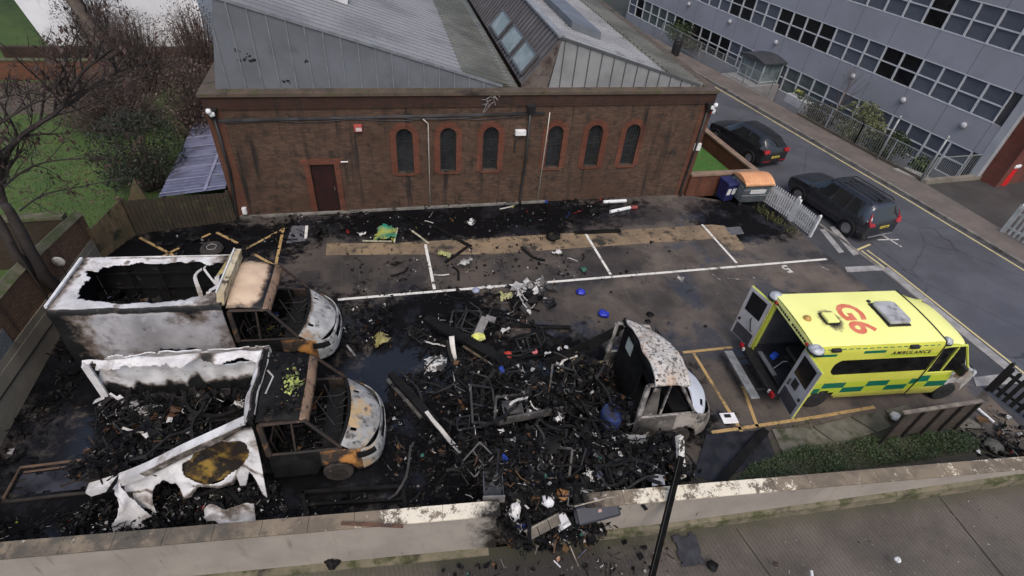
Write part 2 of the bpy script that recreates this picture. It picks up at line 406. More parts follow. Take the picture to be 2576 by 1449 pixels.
# front pavement at the photographer's side: slopes up to the right
def nearz(x): return -.62 if x < 1 else (lerp(-.62, -.47, (x-1)/5) if x < 6 else lerp(-.47, .32, (x-6)/9) if x < 15 else .32)
npv = MB()
xs = [-14, -8, -3, 1, 3.5, 6, 8, 10, 12, 15, 22, 34]
def wally(x): return 6.21-.1005*(x+7.51)
vs = []; fs = []
for x in xs: vs += [(x, wally(x)-.0, nearz(x)), (x, -6, nearz(x)-.1)]
for i in range(len(xs)-1): fs.append((2*i+1, 2*i+3, 2*i+2, 2*i))
npv.add(vs, fs)
def near_mat():
    t = NT('ribbed_concrete'); p = t.coord('World'); x, y, z = t.sep(p)
    col = t.mix(t.map(t.noise(p, .5, 8, .65), .35, .65), (.118, .1, .082), (.066, .056, .047))
    sp = t.noise(p, 55, 3, .8)
    col = t.mix(t.map(sp, .6, .72, 0, .75), col, (.34, .31, .28))
    col = t.mix(t.map(sp, .44, .3, 0, .7), col, (.02, .018, .016))
    w = t.n('ShaderNodeTexWave', wave_type='BANDS', bands_direction='X'); w.inputs['Scale'].default_value = 3.2; w.inputs['Distortion'].default_value = 1.5
    mp = t.n('ShaderNodeMapping'); mp.inputs['Rotation'].default_value = (0, 0, R(-8)); t.l(p, mp.inputs[0]); t.l(mp.outputs[0], w.inputs['Vector'])
    col = t.mix(t.math('MULTIPLY', w.outputs['Fac'], .35), col, (.045, .038, .033))
    nn = t.math('MULTIPLY', t.math('SUBTRACT', t.noise(p, .7, 8, .72), .5), 2.0)
    m = t.map(t.math('ADD', t.math('MULTIPLY', t.math('ABSOLUTE', t.math('SUBTRACT', x, 2.6)), .3), nn), 1.15, .45)
    col = t.mix(t.math('MULTIPLY', m, .82), col, (.016, .014, .013))
    ms = t.map(t.math('ADD', t.math('ADD', y, t.math('MULTIPLY', x, .1)), t.math('MULTIPLY', nn, .12)), 4.95, 5.35, 0, .4)
    col = t.mix(ms, col, (.045, .05, .02))
    t.bump(t.math('ADD', t.math('MULTIPLY', w.outputs['Fac'], .6), sp), .4, .012)
    return t.finish(col, .72, 0, .35)
struct('front_pavement', npv, near_mat())
jt = MB()
for a, b in ((G(2352,1231,.18), G(2535,1455,.18)), (G(1860,1318,-.1), G(1960,1455,-.1))):
    n = 8
    for i in range(n):
        p = a.lerp(b, i/n); q = a.lerp(b, (i+1)/n); p.z = nearz(p.x)+.004; q.z = nearz(q.x)+.004
        d = (q-p).normalized(); s = V((-d.y, d.x, 0))*.012
        jt.add([p-s, q-s, q+s, p+s], [(0, 1, 2, 3)])
struct('paving_joint', jt, M('joint_dark', (.02,.018,.015), (.03,.027,.02), 4))

# planting bed between car park and front wall, on the right
bed_z = .01
sheet('planting_bed', [(5.9, 5.3), (15.9, 4.25), (16.2, 5.2), (16.0, 6.35), (13.0, 6.45), (10.6, 6.5), (7.4, 6.1)], M('bed_soil', (.035,.03,.022), (.05,.045,.03), 2, coord='World', bump=.5, bsc=12), .03, .3)
slabs = MB()
for q in (((2045,1075), (2135,1052), (2200,1090), (2105,1120)), ((2140,1050), (2210,1040), (2240,1075), (2205,1090)), ((1940,1082), (2040,1077), (2100,1120), (1970,1150)), ((2395,1062), (2430,1052), (2475,1080), (2420,1085)), ((2225,1035), (2280,1020), (2300,1045), (2250,1062))):
    quad(slabs, [G(*p) for p in q], .055, .05)
struct('paving_slabs', slabs, M('old_slab', (.13,.118,.098), (.085,.078,.06), 2.5, coord='World', stains=[((.03,.035,.015), 2, .5, .65)]))
sheet('burnt_tarmac', [(p.x, p.y) for p in (G(1775,1095), G(1925,1083), G(1950,1150), G(1800,1215), G(1745,1200))], M('wet_black_tarmac', (.009,.009,.011), (.02,.02,.024), 3, rough=.3, r2=.6, coord='World'), .045, .1)
def turf_mat(name, c1, c2, c3): 
    return M(name, c1, c2, .9, coord='World', rough=.9, bump=.7, bsc=25, bd=.05, stains=[(c3, 2.5, .52, .7), (tuple(x*.5 for x in c1), 18, .5, .65)])
sheet('lawn', [(-60, 16.2), (-9.7, 16.2), (-9.2, 18.8), (-5.6, 19.2), (-6.4, 62), (-60, 62)], turf_mat('lawn_grass', (.045,.085,.018), (.065,.105,.024), (.085,.075,.04)), -.02, 1.2)
sheet('flower_bed', [(G(*q).x, G(*q).y) for q in ((-30, 285), (130, 288), (330, 268), (420, 215), (240, 206), (-30, 206))], M('bed_earth', (.08,.058,.045), (.05,.04,.03), 1.2, coord='World', bump=.5, bsc=10, stains=[((.06,.075,.03), 1.6, .52, .66)]), .02, .1)
sheet('side_ground', [(-60, -2), (-9.75, -2), (-9.7, 16.2), (-60, 16.2)], M('dark_garden', (.03,.028,.022), (.045,.045,.03), 1, coord='World'), -.04, 1.2)

# ------------------------------------------------------------------ brick hall with the zinc sawtooth roof
def carve(o, cutters):
    for c in cutters:
        bm = bmesh.new(); bm.from_mesh(c.data); bmesh.ops.recalc_face_normals(bm, faces=bm.faces); bm.to_mesh(c.data); bm.free()
        m = o.modifiers.new('cut', 'BOOLEAN'); m.object = c; m.operation = 'DIFFERENCE'; m.solver = 'EXACT'
    bpy.context.view_layer.update()
    me = bpy.data.meshes.new_from_object(o.evaluated_get(bpy.context.evaluated_depsgraph_get()))
    o.modifiers.clear(); old = o.data; o.data = me; me.name = o.name; bpy.data.meshes.remove(old)
    for c in cutters: bpy.data.objects.remove(c)
hall = thing('brick_hall', 'brown brick hall with six arched windows and a grey zinc sawtooth roof', 'building', (-5.4, 19.03, 0), -.0123)
brown = brick('brown_brick', (.112,.064,.042), (.058,.036,.026), (.048,.04,.033), 1.25)
redb = brick('red_brick', (.17,.055,.032), (.095,.036,.024), (.07,.05,.04), .7, dirt=(.04,.02,.014))
dkred = brick('dark_red_brick', (.065,.03,.021), (.045,.025,.019), (.03,.022,.018), 1.25)
WX = [1.0, 2.62, 4.26, 6.84, 8.5, 10.11]
WX = [x+5.4 for x in WX]
wz0, wz1, wr = 1.6, 3.4, .3
def arch(cx, r, z0, z1, y, n=12):
    zc = z1-r
    return [(cx-r, y, z0), (cx+r, y, z0)]+[(cx+r*math.cos(math.pi*i/n), y, zc+r*math.sin(math.pi*i/n)) for i in range(n+1)]
w = MB().box(0, 18.72, 0, 17.5, -.5, 4.3).build('wall', brown, hall)
cut = [MB().prism(arch(x, wr, wz0, wz1, -.5), (0, .68, 0)).build('cut', brown, hall) for x in WX]
cut.append(MB().box(2.93, 3.78, -.5, .16, -.2, 2.08).build('cut', brown, hall))
carve(w, cut)
glass_dark = M('dark_glass', (.012,.014,.016), (.02,.022,.025), 3, rough=.12, r2=.3, spec=.6)
for k, x in enumerate(WX):
    f = MB(); n = 14
    # red brick surround: jambs, arch ring and sill standing 2 cm proud
    for sx in (-1, 1): f.box(min(x+sx*(wr+.003), x+sx*(wr+.23)), max(x+sx*(wr+.003), x+sx*(wr+.23)), -.025, .05, wz0-.02, wz1-wr)
    ring = []
    for i in range(n):
        a, b = math.pi*i/n, math.pi*(i+.93)/n; zc = wz1-wr
        q = [(x+rr*math.cos(t), -.025, zc+rr*math.sin(t)) for rr, t in ((wr+.003, a), (wr+.23, a), (wr+.23, b), (wr+.003, b))]
        f.prism(q, (0, .07, 0))
    surr = f.build('window_surround', redb, hall)
    MB().box(x-wr-.1, x+wr+.1, -.05, .02, wz0-.09, wz0-.023).build('sill', redb, surr)
    fr = MB()
    pts = arch(x, wr-.02, wz0+.02, wz1-.02, .11)
    fr.tube(pts+[pts[0]], .025, 6)
    for bz in (2.0, 2.42, 2.84): fr.beam((x-wr+.02, .115, bz), (x+wr-.02, .115, bz), .012, .014)
    fr.beam((x, .115, wz0+.03), (x, .115, wz1-.03), .012, .012)
    if k >= 3: fr.beam((x-wr, .1, 2.55), (x+wr, .1, 2.6 if k != 5 else 2.75), .02, .03)
    win = fr.build('window', M('dark_frame', (.03,.03,.03), None, 8), hall)
    MB().prism(arch(x, wr-.01, wz0+.01, wz1-.01, .13), (0, .02, 0)).build('pane', glass_dark, win)
f = MB()
f.box(2.72, 2.927, -.02, .05, -.02, 2.08); f.box(3.783, 3.99, -.02, .05, -.02, 2.08); f.box(2.62, 4.09, -.024, .05, 2.083, 2.3)
f.build('door_surround', redb, hall)
d = MB().box(2.94, 3.77, .08, .13, 0, 2.07).build('door', M('dark_red_door', (.028,.009,.008), (.016,.008,.008), 3, rough=.5), hall, bevel=.006)
MB().obox((3.68, .07, 1.02), (.03, .05, .14)).build('handle', M('dull_steel', (.3,.3,.3), None, 8, metal=.8, rough=.4), d)
# parapet
b = MB(); b.box(-.03, 18.75, -.03, .33, 4.303, 4.64); b.box(-.03, .3, .333, 17.5, 4.303, 4.64); b.box(18.42, 18.75, .333, 17.5, 4.303, 4.64)
par = b.build('parapet', dkred, hall)
b = MB(); b.box(-.02, 18.74, -.045, 0, 4.2, 4.298)
b.build('brick_band', dkred, hall)
b = MB()
for i in range(21): b.box(-.12+i*.9, -.12+i*.9+.892, -.1, .38, 4.643, 4.75)
for i in range(19):
    b.box(-.12, .36, .384+i*.9, .384+i*.9+.892, 4.643, 4.75); b.box(18.36, 18.82, .384+i*.9, .384+i*.9+.892, 4.643, 4.75)
b.build('coping', M('mossy_coping', (.095,.068,.05), (.06,.047,.035), 1.5, stains=[((.06,.06,.025), 2.5, .5, .65), ((.02,.016,.013), 1.1, .55, .7)], bump=.4, bsc=20), par)
for x in (-.02, 18.24):   # corner piers of brighter brick
    MB().box(x if x > 1 else -.025, 18.745 if x > 1 else .48, -.02, .1, 0, 4.197).build('corner_pier', brick('corner_brick', (.14,.055,.032), (.1,.045,.03), (.06,.045,.035), .5), hall)
MB().box(.1, 12.2, -.12, -.003, -.05, .07).build('base_plinth', M('plinth_concrete', (.2,.19,.17), (.12,.11,.1), 2, stains=[(SOOT, 1.5, .5, .65)]), hall)
zinc = M('zinc', (.145,.157,.18), (.115,.125,.142), .8, rough=.5, r2=.65, metal=.25, spec=.5, stains=[((.08,.085,.09), .6, .55, .75)])
def ribbed(name, c1, c2, dk):
    t = NT(name); p = t.coord('Object'); x, y, z = t.sep(p)
    col = t.mix(t.map(t.noise(p, .35, 5, .6), .4, .62), c1, c2)
    fr = t.math('FRACT', t.math('DIVIDE', t.math('SUBTRACT', y, .42), .42))
    col = t.mix(t.math('MULTIPLY', t.math('GREATER_THAN', fr, .28), t.math('LESS_THAN', fr, .42)), col, dk)
    col = t.mix(t.map(t.noise(p, 2.5, 6, .7), .58, .74, 0, .5), col, tuple(q*.5 for q in c2))
    MATS[name] = t.finish(col, .5, .15, .5); return MATS[name]
zinc_l = ribbed('zinc_lit_slope', (.28, .285, .305), (.21, .215, .235), (.045, .045, .05))  # roof zinc paler than the gable: daylight on the slope put into colour
zinc_m = ribbed('mossy_zinc', (.19, .185, .16), (.11, .11, .09), (.018, .018, .016))
rustb = M('rusty_zinc', (.085,.065,.055), (.12,.1,.09), 2, rough=.7, stains=[((.03,.02,.018), 2, .5, .65)])
gy = .36; VX = 9.95; RX = 1.0; RZ = 7.55; VZ = 4.82; Y1 = 17.3
def roofz(x): return VZ+(RZ-VZ)*(VX-x)/(VX-RX)
g = MB(); g.prism([(.33, gy, 4.5), (VX, gy, 4.5), (VX, gy, VZ), (RX, gy, RZ)], (0, .1, 0))
gab = g.build('gable_cladding', zinc, hall)
s_ = MB()
x = .8
while x < VX-.3:
    zt = min(roofz(x), 4.7+(x-.33)*4.25); s_.box(x-.02, x+.02, gy-.035, gy-.002, 4.7, zt-.04); x += .535
s_.beam((RX-.05, gy-.02, RZ), (VX+.1, gy-.02, VZ), .06, .09)
s_.build('seam', M('zinc_seam', (.2,.215,.235), None, 4, metal=.2, rough=.45), gab)
sc_ = MB()
for q in ((600,124), (636,150), (626,140), (771,157), (720,205), (611,155)):
    p = hall.matrix_basis.inverted() @ GY(*q, 19.35)
    for j in range(3):
        a = random.uniform(0, 6.3); r = random.uniform(.04, .11); c = V((p.x+random.uniform(-.1, .1), gy-.004, p.z+random.uniform(-.08, .08)))
        sc_.add([c+V((r*math.cos(a+t)*k_, 0, r*math.sin(a+t)*.6)) for t, k_ in ((0, 1), (1.4, .5), (2.6, 1), (4.4, .4))], [(0, 1, 2, 3)])
sc_.build('scorch_hole', M('scorch_black', SOOT, None, 5), gab)
r = MB()
r.prism([(RX, gy+.1, RZ), (VX-1.35, gy+.1, roofz(VX-1.35)), (VX-1.35, Y1, roofz(VX-1.35)), (RX, Y1, RZ)], (0, 0, -.08))
r.prism([(.33, gy+.1, 4.5), (RX, gy+.1, RZ), (RX, Y1, RZ), (.33, Y1, 4.5)], (.08, 0, 0))
y = gy+.2
while y < Y1:
    r.beam((RX, y, RZ+.04), (VX-1.35, y, roofz(VX-1.35)+.04), .09, .09); y += .42
for xx in (2.6, 5.0, 7.2): r.beam((xx, gy+.1, roofz(xx)+.006), (xx, Y1, roofz(xx)+.006), .03, .02)
r.build('roof_sheet', zinc_l, hall)
# valley strip
r = MB(); r.prism([(VX-1.347, gy+.1, roofz(VX-1.347)), (VX, gy+.1, VZ), (VX+.75, gy+.1, VZ-.1), (VX+.75, Y1, VZ-.1), (VX, Y1, VZ), (VX-1.347, Y1, roofz(VX-1.347))], (0, 0, -.08))
y = gy+.2
while y < Y1:
    r.beam((VX-1.345, y, roofz(VX-1.345)+.05), (VX+.35, y, VZ+.04), .2, .1); y += .42
r.box(VX+.1, VX+.6, gy+.1, Y1, VZ-.11, VZ-.05)
r.build('valley_gutter', zinc_m, hall)
# second tooth
A = V((10.78, 0, 4.86)); B = V((12.12, 0, 6.5)); C2 = V((18.1, 0, 4.8))
g = MB(); g.prism([(11.8, gy, 4.5), (18.1, gy, 4.5), (18.1, gy, 4.8), (B.x, gy, B.z)], (0, .1, 0))
gab2 = g.build('gable_cladding', M('zinc_light', (.27,.275,.28), (.2,.205,.21), .8, rough=.5, metal=.2), hall)
s_ = MB(); x = 12.25
while x < 17.8:
    zt = B.z+(4.8-B.z)*(x-B.x)/(18.1-B.x); s_.box(x-.015, x+.015, gy-.03, gy-.002, 4.7, zt-.03); x += .5
s_.beam((B.x-.03, gy-.02, B.z+.01), (18.1, gy-.02, 4.82), .05, .08)
s_.build('seam', M('seam_dark', (.07,.075,.08), None, 4), gab2)
g = MB(); g.prism([(10.78, gy-.02, 4.5), (11.797, gy-.02, 4.5), (11.797, gy-.02, 4.86), (B.x-.02, gy-.02, B.z-.05), (10.78, gy-.02, 4.86)], (0, .1, 0))
g.build('rusty_end_panel', rustb, hall)
r = MB(); st = (B-A).normalized(); nn = V((-st.z, 0, st.x))
r.prism([A+V((0, gy, 0)), B+V((0, gy, 0)), B+V((0, Y1, 0)), A+V((0, Y1, 0))], -nn*.08)
steep = r.build('glazed_slope', M('slope_zinc', (.13,.12,.12), (.09,.08,.08), 1.5, rough=.55, metal=.2), hall)
r = MB(); y = gy+.15
while y < Y1:
    r.beam(A+V((0, y, 0))+nn*.02, B+V((0, y, 0))+nn*.02, .035, .05) if (y < 1.0 or y > 8.4 or True) else None
    y += .4
r.build('seam', M('slope_seam', (.06,.055,.055), None, 3), steep)
for y0, y1 in ((.75, 2.55), (2.85, 4.75), (5.15, 7.1)):
    f = MB(); a0, a1 = .2, 1.12
    P_ = lambda s, y, o: A+st*s+V((0, y, 0))+nn*o
    for s0, s1, ya, yb in ((a0, a1, y0, y0+.07), (a0, a1, y1-.07, y1), (a0, a0+.07, y0+.07, y1-.07), (a1-.07, a1, y0+.07, y1-.07)):
        f.prism([P_(s0, ya, .05), P_(s1, ya, .05), P_(s1, yb, .05), P_(s0, yb, .05)], nn*.1)
    sk = f.build('skylight', M('skylight_frame', (.08,.08,.085), None, 4, rough=.4), hall)
    MB().prism([P_(a0+.06, y0+.06, .09), P_(a1-.06, y0+.06, .09), P_(a1-.06, y1-.06, .09), P_(a0+.06, y1-.06, .09)], nn*.02).build('pane', M('milky_glass', (.2,.23,.23), (.13,.16,.165), 1.2, rough=.15, r2=.3, stains=[((.12,.14,.13), 2.5, .5, .65)]), sk)
def r2z(x): return B.z+(4.8-B.z)*(x-B.x)/(18.1-B.x)
r = MB(); r.prism([(B.x, gy+.1, B.z), (16.6, gy+.1, r2z(16.6)), (16.6, Y1, r2z(16.6)), (B.x, Y1, B.z)], (0, 0, -.08))
y = gy+.2
while y < Y1: r.beam((B.x, y, B.z+.015), (16.6, y, r2z(16.6)+.015), .05, .03); y += .42
r.build('roof_sheet', M('grey_zinc_roof', (.29,.29,.295), (.22,.22,.225), .6, rough=.55, stains=[((.13,.13,.125), 1, .52, .7)]), hall)
r = MB(); r.prism([(16.603, gy+.1, r2z(16.603)), (18.3, gy+.1, r2z(18.3)), (18.3, Y1, r2z(18.3)), (16.603, Y1, r2z(16.603))], (0, 0, -.08))
y = gy+.2
while y < Y1: r.beam((16.6, y, r2z(16.6)+.05), (18.3, y, r2z(18.3)+.05), .2, .1); y += .42
r.build('eaves_strip', zinc_m, hall)
MB().prism([(13.2, 2.6, r2z(13.2)), (14.4, 2.4, r2z(14.4)), (14.4, 9, r2z(14.4)), (13.2, 9, r2z(13.2))], (0, 0, .3)).build('ridge_hood', zinc, hall)
MB().box(B.x-.12, B.x+.12, gy+.05, Y1, B.z-.02, B.z+.07).build('ridge_cap', M('ridge_zinc', (.22,.225,.23), None, 2, rough=.5), hall)
vnt = MB().obox((4.35, 4.6, roofz(4.35)+.18), (.9, .7, .3), (0, R(17), 0)).build('roof_vent', M('white_metal', (.55,.55,.56), (.4,.4,.41), 3), hall, bevel=.03)
MB().lathe([(.34, 0), (.4, .06), (.36, .16), (.1, .22)], 18, (4.3, 4.6, roofz(4.35)+.34)).build('cowl', MATS['white_metal'], vnt, smooth=True)
# pipes, cables, boxes on the wall
blk = M('black_pipe', (.014,.014,.015), (.025,.024,.024), 4, rough=.45)
for x0, x1 in ((.22, .02), (11.1, 11.02), (18.5, 18.45)):
    dp = MB().tube([(x0, -.09, 4.1), (x0, -.09, 2), (x1, -.09, .25), (x1, -.2, .05)], .05, 10).build('drain_pipe', blk, hall, smooth=True)
    MB().prism([(x0-.17, -.28, 4.28), (x0+.17, -.28, 4.28), (x0+.09, -.2, 3.98), (x0-.09, -.2, 3.98)], (0, .22, 0)).build('hopper', blk, dp)
c_ = MB(); c_.beam((.3, -.05, 3.84), (11.7, -.05, 3.93), .05, .07)
c_.tube([(.3, -.04, 3.74)]+[(1+i*.9, -.04, 3.76+.05*math.sin(i*1.9)) for i in range(12)], .014, 5)
c_.tube([(5.6, -.05, 3.9)]+[(6+i*.6, -.055, 3.88-.12*math.sin(i*.55)) for i in range(10)], .012, 5)
c_.build('cable_run', M('cable_black', (.02,.02,.022), (.06,.06,.065), .9), hall)
wp2 = M('cream_pipe', (.5,.46,.4), (.38,.35,.3), 4)
for pts in ([(7.1, -.05, 3.78), (7.28, -.05, 3.6), (7.28, -.05, .02)], [(11.87, -.05, 3.95), (11.87, -.05, 3.4), (11.8, -.05, .02)]):
    MB().tube(pts, .022, 8).build('conduit', wp2, hall, smooth=True)
MB().tube([(4.05, -.09, 2.2), (4.3, -.09, 2.2)], .025, 6).build('door_lamp', M('white_plastic', (.7,.7,.7), (.55,.55,.54), 4, rough=.4), hall)
al = MB().obox((4.8, -.09, 3.5), (.3, .16, .26)).build('alarm_box', M('alarm_red', (.35,.05,.04), (.25,.06,.05), 5), hall, bevel=.03)
MB().obox((4.82, -.176, 3.48), (.2, .012, .13)).build('badge', M('alarm_pale', (.6,.5,.48), None, 5), al)
MB().obox((10.78, -.1, 3.2), (.42, .18, .2)).build('junction_box', MATS['white_plastic'], hall, bevel=.015)
MB().obox((10.62, -.03, 2.6), (.05, .04, .5)).build('junction_lead', blk, hall)
MB().obox((.33, -.09, .32), (.16, .16, .26)).build('meter_box', MATS['white_plastic'], hall, bevel=.02)
MB().obox((18.6, -.05, 2.35), (.3, .08, .32)).build('wall_plate', MATS['white_plastic'], hall, bevel=.01)
for x, s in ((.2, 1), (18.6, -1)):
    cm = MB().obox((x, -.22, 4.16), (.16, .3, .14), (0, 0, s*.5)).build('security_camera', MATS['white_plastic'], hall, bevel=.03)
    MB().lathe([(.02, -.09), (.08, -.06), (.09, 0), (.07, .07), (.01, .09)], 14, (x-.02*s, -.34, 4.28)).build('dome', MATS['white_plastic'], cm, smooth=True)
    MB().obox((x, -.1, 4.03), (.2, .16, .16)).build('bracket', blk, cm)
MB().obox((18.74, -.18, 3.95), (.1, .24, .12), (0, 0, -.7)).build('security_camera', MATS['white_plastic'], hall, bevel=.02)
dg = MB()
for i in range(16):
    a = V((9.65+random.uniform(-.25, .25), -.06, 4.45+random.uniform(-.2, .35)))
    dg.tube([a, a+V((random.uniform(-.25, .25), -.03, random.uniform(-.35, .1)))], .008, 4)
dg.build('snagged_scrap', M('grey_scrap', (.3,.3,.3), None, 5), hall)

# ------------------------------------------------------------------ office block across the road
off = thing('office_block', 'long grey panel office block with bands of two-row windows beyond the road', 'building', (29.75, 19.27, 0), math.atan2(.9857, -.168))
def panel_mat():
    t = NT('grey_panel'); p = t.coord('Object'); x, y, z = t.sep(p)
    col = t.mix(t.map(t.noise(p, .35, 6, .6), .35, .65), (.285, .29, .325), (.245, .25, .275))
    fr = t.math('FRACT', t.math('DIVIDE', t.math('SUBTRACT', x, .1), 2.34))
    col = t.mix(t.math('LESS_THAN', fr, .012), col, (.1, .105, .12))
    col = t.mix(t.map(t.noise(p, .6, 6, .6), .55, .75, 0, .4), col, (.17, .175, .19))
    return t.finish(col, .6)
pan = panel_mat()
L0, L1, DEP = -.35, 33.0, 12
b = MB(); b.box(L0, L1, -DEP, -.12, -1.35, 12.5)
b.build('inner_wall', M('office_core', (.05,.05,.055), None, 2), off)
rows = [(-.42, 1.2), (2.72, 4.3), (5.75, 7.35), (8.8, 10.4)]
zs = [-1.35]+[z for r_ in rows for z in r_]+[12.5]
for i in range(0, len(zs), 2): MB().box(L0, L1, -.117, 0, zs[i], zs[i+1]).build('panel_band', pan, off)
frm = M('window_alu', (.5,.51,.53), (.42,.43,.45), 1, rough=.45)
gl_d = M('office_glass_dark', (.006,.006,.007), (.014,.014,.015), .8, rough=.08, r2=.2, spec=.5)
gl_b = M('office_glass_blind', (.1,.112,.135), (.07,.08,.1), .7, rough=.12, r2=.25, spec=.5)
gl_g = M('office_glass_green', (.11,.14,.14), (.05,.06,.06), .7, rough=.12, spec=.5)
random.seed(11)
protos = {}
for ri, (z0, z1) in enumerate(rows[:3]):
    state = 1
    for k in range(28):
        s0 = .1+k*1.17; s1 = s0+1.17
        if ri == 0 and 13.2 < s0 < 15.2: continue
        if random.random() < .5: state = random.choice([0, 0, 1, 1, 2] if s0 > 8 else [0, 1, 1])
        key = state
        if key not in protos:
            f = MB(); h = 1.6
            f.box(0, 1.17, -.1, .03, 0, .05); f.box(0, 1.17, -.1, .03, h-.05, h); f.box(0, .045, -.1, .026, .053, h-.053); f.box(1.125, 1.17, -.1, .026, .053, h-.053); f.box(.048, 1.122, -.08, .015, h/2-.03, h/2+.03)
            wi = f.build('window', frm, off); pm = MB()
            pm.box(.045, 1.125, -.07, -.05, .05, h/2-.032); pm.box(.045, 1.125, -.07, -.05, h/2+.032, h-.05)
            pm.build('pane', (gl_d, gl_b, gl_g)[state], wi); protos[key] = wi
        else:
            wi = copy_tree(protos[key], off)
        wi.location = (s0, -.02, z0); wi.scale = (1, 1, (z1-z0)/1.6)
rb = brick('office_end_brick', (.17,.05,.035), (.12,.04,.03), (.06,.045,.04), .3)
MB().box(-1.6, L0-.003, -DEP, -.35, -1.35, 12.5).build('end_wall', rb, off)
MB().box(-.75, L0-.004, -.35+.003, .02, -1.35, 12.5).build('corner_pier', M('pier_grey', (.34,.35,.37), (.28,.29,.31), .6), off)
for s, z in ((1.19, 2.15), (4.7, 2.1), (8.22, 2.2), (14.69, 2.24), (19.5, 2.3), (24.5, 2.3)):
    MB().lathe([(.03, -.02), (.15, .02), (.17, .08), (.13, .15), (.03, .19)], 16, (s, 0, z), 'Y').build('globe_lamp', M('opal_glass', (.42,.42,.44), (.36,.36,.38), 3, rough=.3), off, smooth=True)
# glazed entrance porch
po = MB(); px0, px1, pd = 13.35, 15.5, 1.75
for x in (px0, (px0+px1)/2-.2, px1): 
    for y in (.1, pd): po.box(x-.04, x+.04, y-.04, y+.04, -1.3, 1.35)
for y in (.1, pd):
    for z in (-1.2, .1, 1.3): po.box(px0, px1, y-.035, y+.035, z-.035, z+.035)
for x in (px0, px1):
    for z in (-1.2, .1, 1.3): po.box(x-.035, x+.035, .1, pd, z-.035, z+.035)
por = po.build('entrance_porch', M('porch_frame', (.42,.46,.47), None, 3), off)
pg = MB(); pg.box(px0+.05, px1-.05, pd-.012, pd+.012, -1.15, 1.28); pg.box(px0-.01, px0+.01, .15, pd-.05, -1.15, 1.28); pg.box(px1-.01, px1+.01, .15, pd-.05, -1.15, 1.28)
pg.build('porch_glass', M('porch_glazing', (.17,.21,.215), (.07,.09,.095), 1.4, rough=.1, spec=.5), por)
rf = []
for i in range(9):
    t = i/8; rf.append((lerp(px0-.2, px1+.2, t), 0, 1.38+.2*math.sin(math.pi*t)))
MB().prism(rf+[(px1+.2, 0, 1.3), (px0-.2, 0, 1.3)], (0, pd+.25, 0)).build('porch_roof', M('porch_roof_grey', (.035,.037,.042), (.05,.052,.058), 2, rough=.6), por)
MB().box(px0-.3, px1+.3, .1, 4.2, -1.36, -.05).build('porch_step', M('step_concrete', (.26,.255,.25), (.2,.195,.19), 2), por)
# ------------------------------------------------------------------ walls, fences
fw = thing('front_wall', 'low cream rendered wall with flaking coping along the front pavement, broken open in the middle', 'wall', (-7.51, 6.21, 0), -.1002)
def render_mat(name, c1, c2, dirt, axis_soot=True):
    t = NT(name); p = t.coord('Object'); x, y, z = t.sep(p)
    col = t.mix(t.map(t.noise(p, .8, 7, .65), .35, .65), c1, c2)
    st = t.n('ShaderNodeMapping'); st.inputs['Scale'].default_value = (3, 3, .5); t.l(p, st.inputs[0])
    col = t.mix(t.map(t.noise(st.outputs[0], 1.5, 6, .65), .56, .74, 0, .6), col, dirt)
    col = t.mix(t.map(t.noise(p, 9, 5, .6), .68, .74, 0, .8), col, (.04, .035, .03))
    if 'wall_render' in name:
        gs = t.map(t.math('ADD', t.math('ABSOLUTE', t.math('SUBTRACT', x, 10.3)), t.math('MULTIPLY', t.math('SUBTRACT', t.noise(p, 2.2, 8, .75), .5), 2.0)), 1.6, .9)
        col = t.mix(gs, col, (.014, .012, .011))
    t.bump(t.noise(p, 30, 5, .7), .25, .01)
    return t.finish(col, .85, 0, .25)
rend = render_mat('wall_render', (.3,.27,.235), (.24,.215,.19), (.12,.1,.08))
def coping_mat():
    t = NT('flaking_coping'); p = t.coord('Object'); x, y, z = t.sep(p)
    stone = t.mix(t.map(t.noise(p, 1.2, 7, .65), .4, .6), (.2, .16, .115), (.13, .105, .08))
    n = t.noise(p, 3.2, 11, .84)
    d1 = t.map(t.math('ABSOLUTE', t.math('SUBTRACT', x, 8.4)), .4, 2.6, .16, -.02)
    d2 = t.map(t.math('ABSOLUTE', t.math('SUBTRACT', x, 14.2)), .5, 3.2, .16, 0)
    d3 = t.map(x, 17, 21, 0, .06)
    f = t.math('ADD', n, t.math('ADD', t.math('ADD', d1, d2), d3))
    col = t.mix(t.map(f, .585, .615), stone, (.66, .6, .48))
    n2 = t.math('ADD', t.noise(p, 2.1, 9, .75), t.map(x, 6.5, 3.5, 0, .16))
    col = t.mix(t.map(n2, .56, .72), col, (.085, .075, .062))
    col = t.mix(t.map(n2, .76, .88), col, (.02, .018, .016))
    gs = t.map(t.math('ADD', t.math('ABSOLUTE', t.math('SUBTRACT', x, 10.3)), t.math('MULTIPLY', t.math('SUBTRACT', t.noise(p, 2.6, 8, .75), .5), 2.2)), 1.7, 1.0)
    col = t.mix(gs, col, (.012, .011, .01))
    t.bump(n, .3, .012)
    return t.finish(col, .85, 0, .25)
cop_m = coping_mat()
ybr = M('mossy_render_base', (.17,.145,.1), (.11,.1,.065), 2, rough=.9, stains=[((.05,.055,.02), 2.5, .48, .62), ((.02,.018,.015), 1.2, .55, .7)])
def ragged_wall(x0, x1, rag0, rag1):
    """upright wall slab whose ends are broken when rag is set"""
    b = MB()
    def prof(x, r): return [(x+(.22*nz(x*3, z*4)+.12*nz(x, z*11) if r else 0), z) for z in (-.95, -.7, -.45, -.2, .05, .3, .55, .8, .955)]
    l, r_ = prof(x0, rag0), prof(x1, rag1)
    b.prism([(x, 0, z) for x, z in l]+[(x, 0, z) for x, z in r_[::-1]], (0, .26, 0))
    return b, l[-1][0], r_[-1][0]
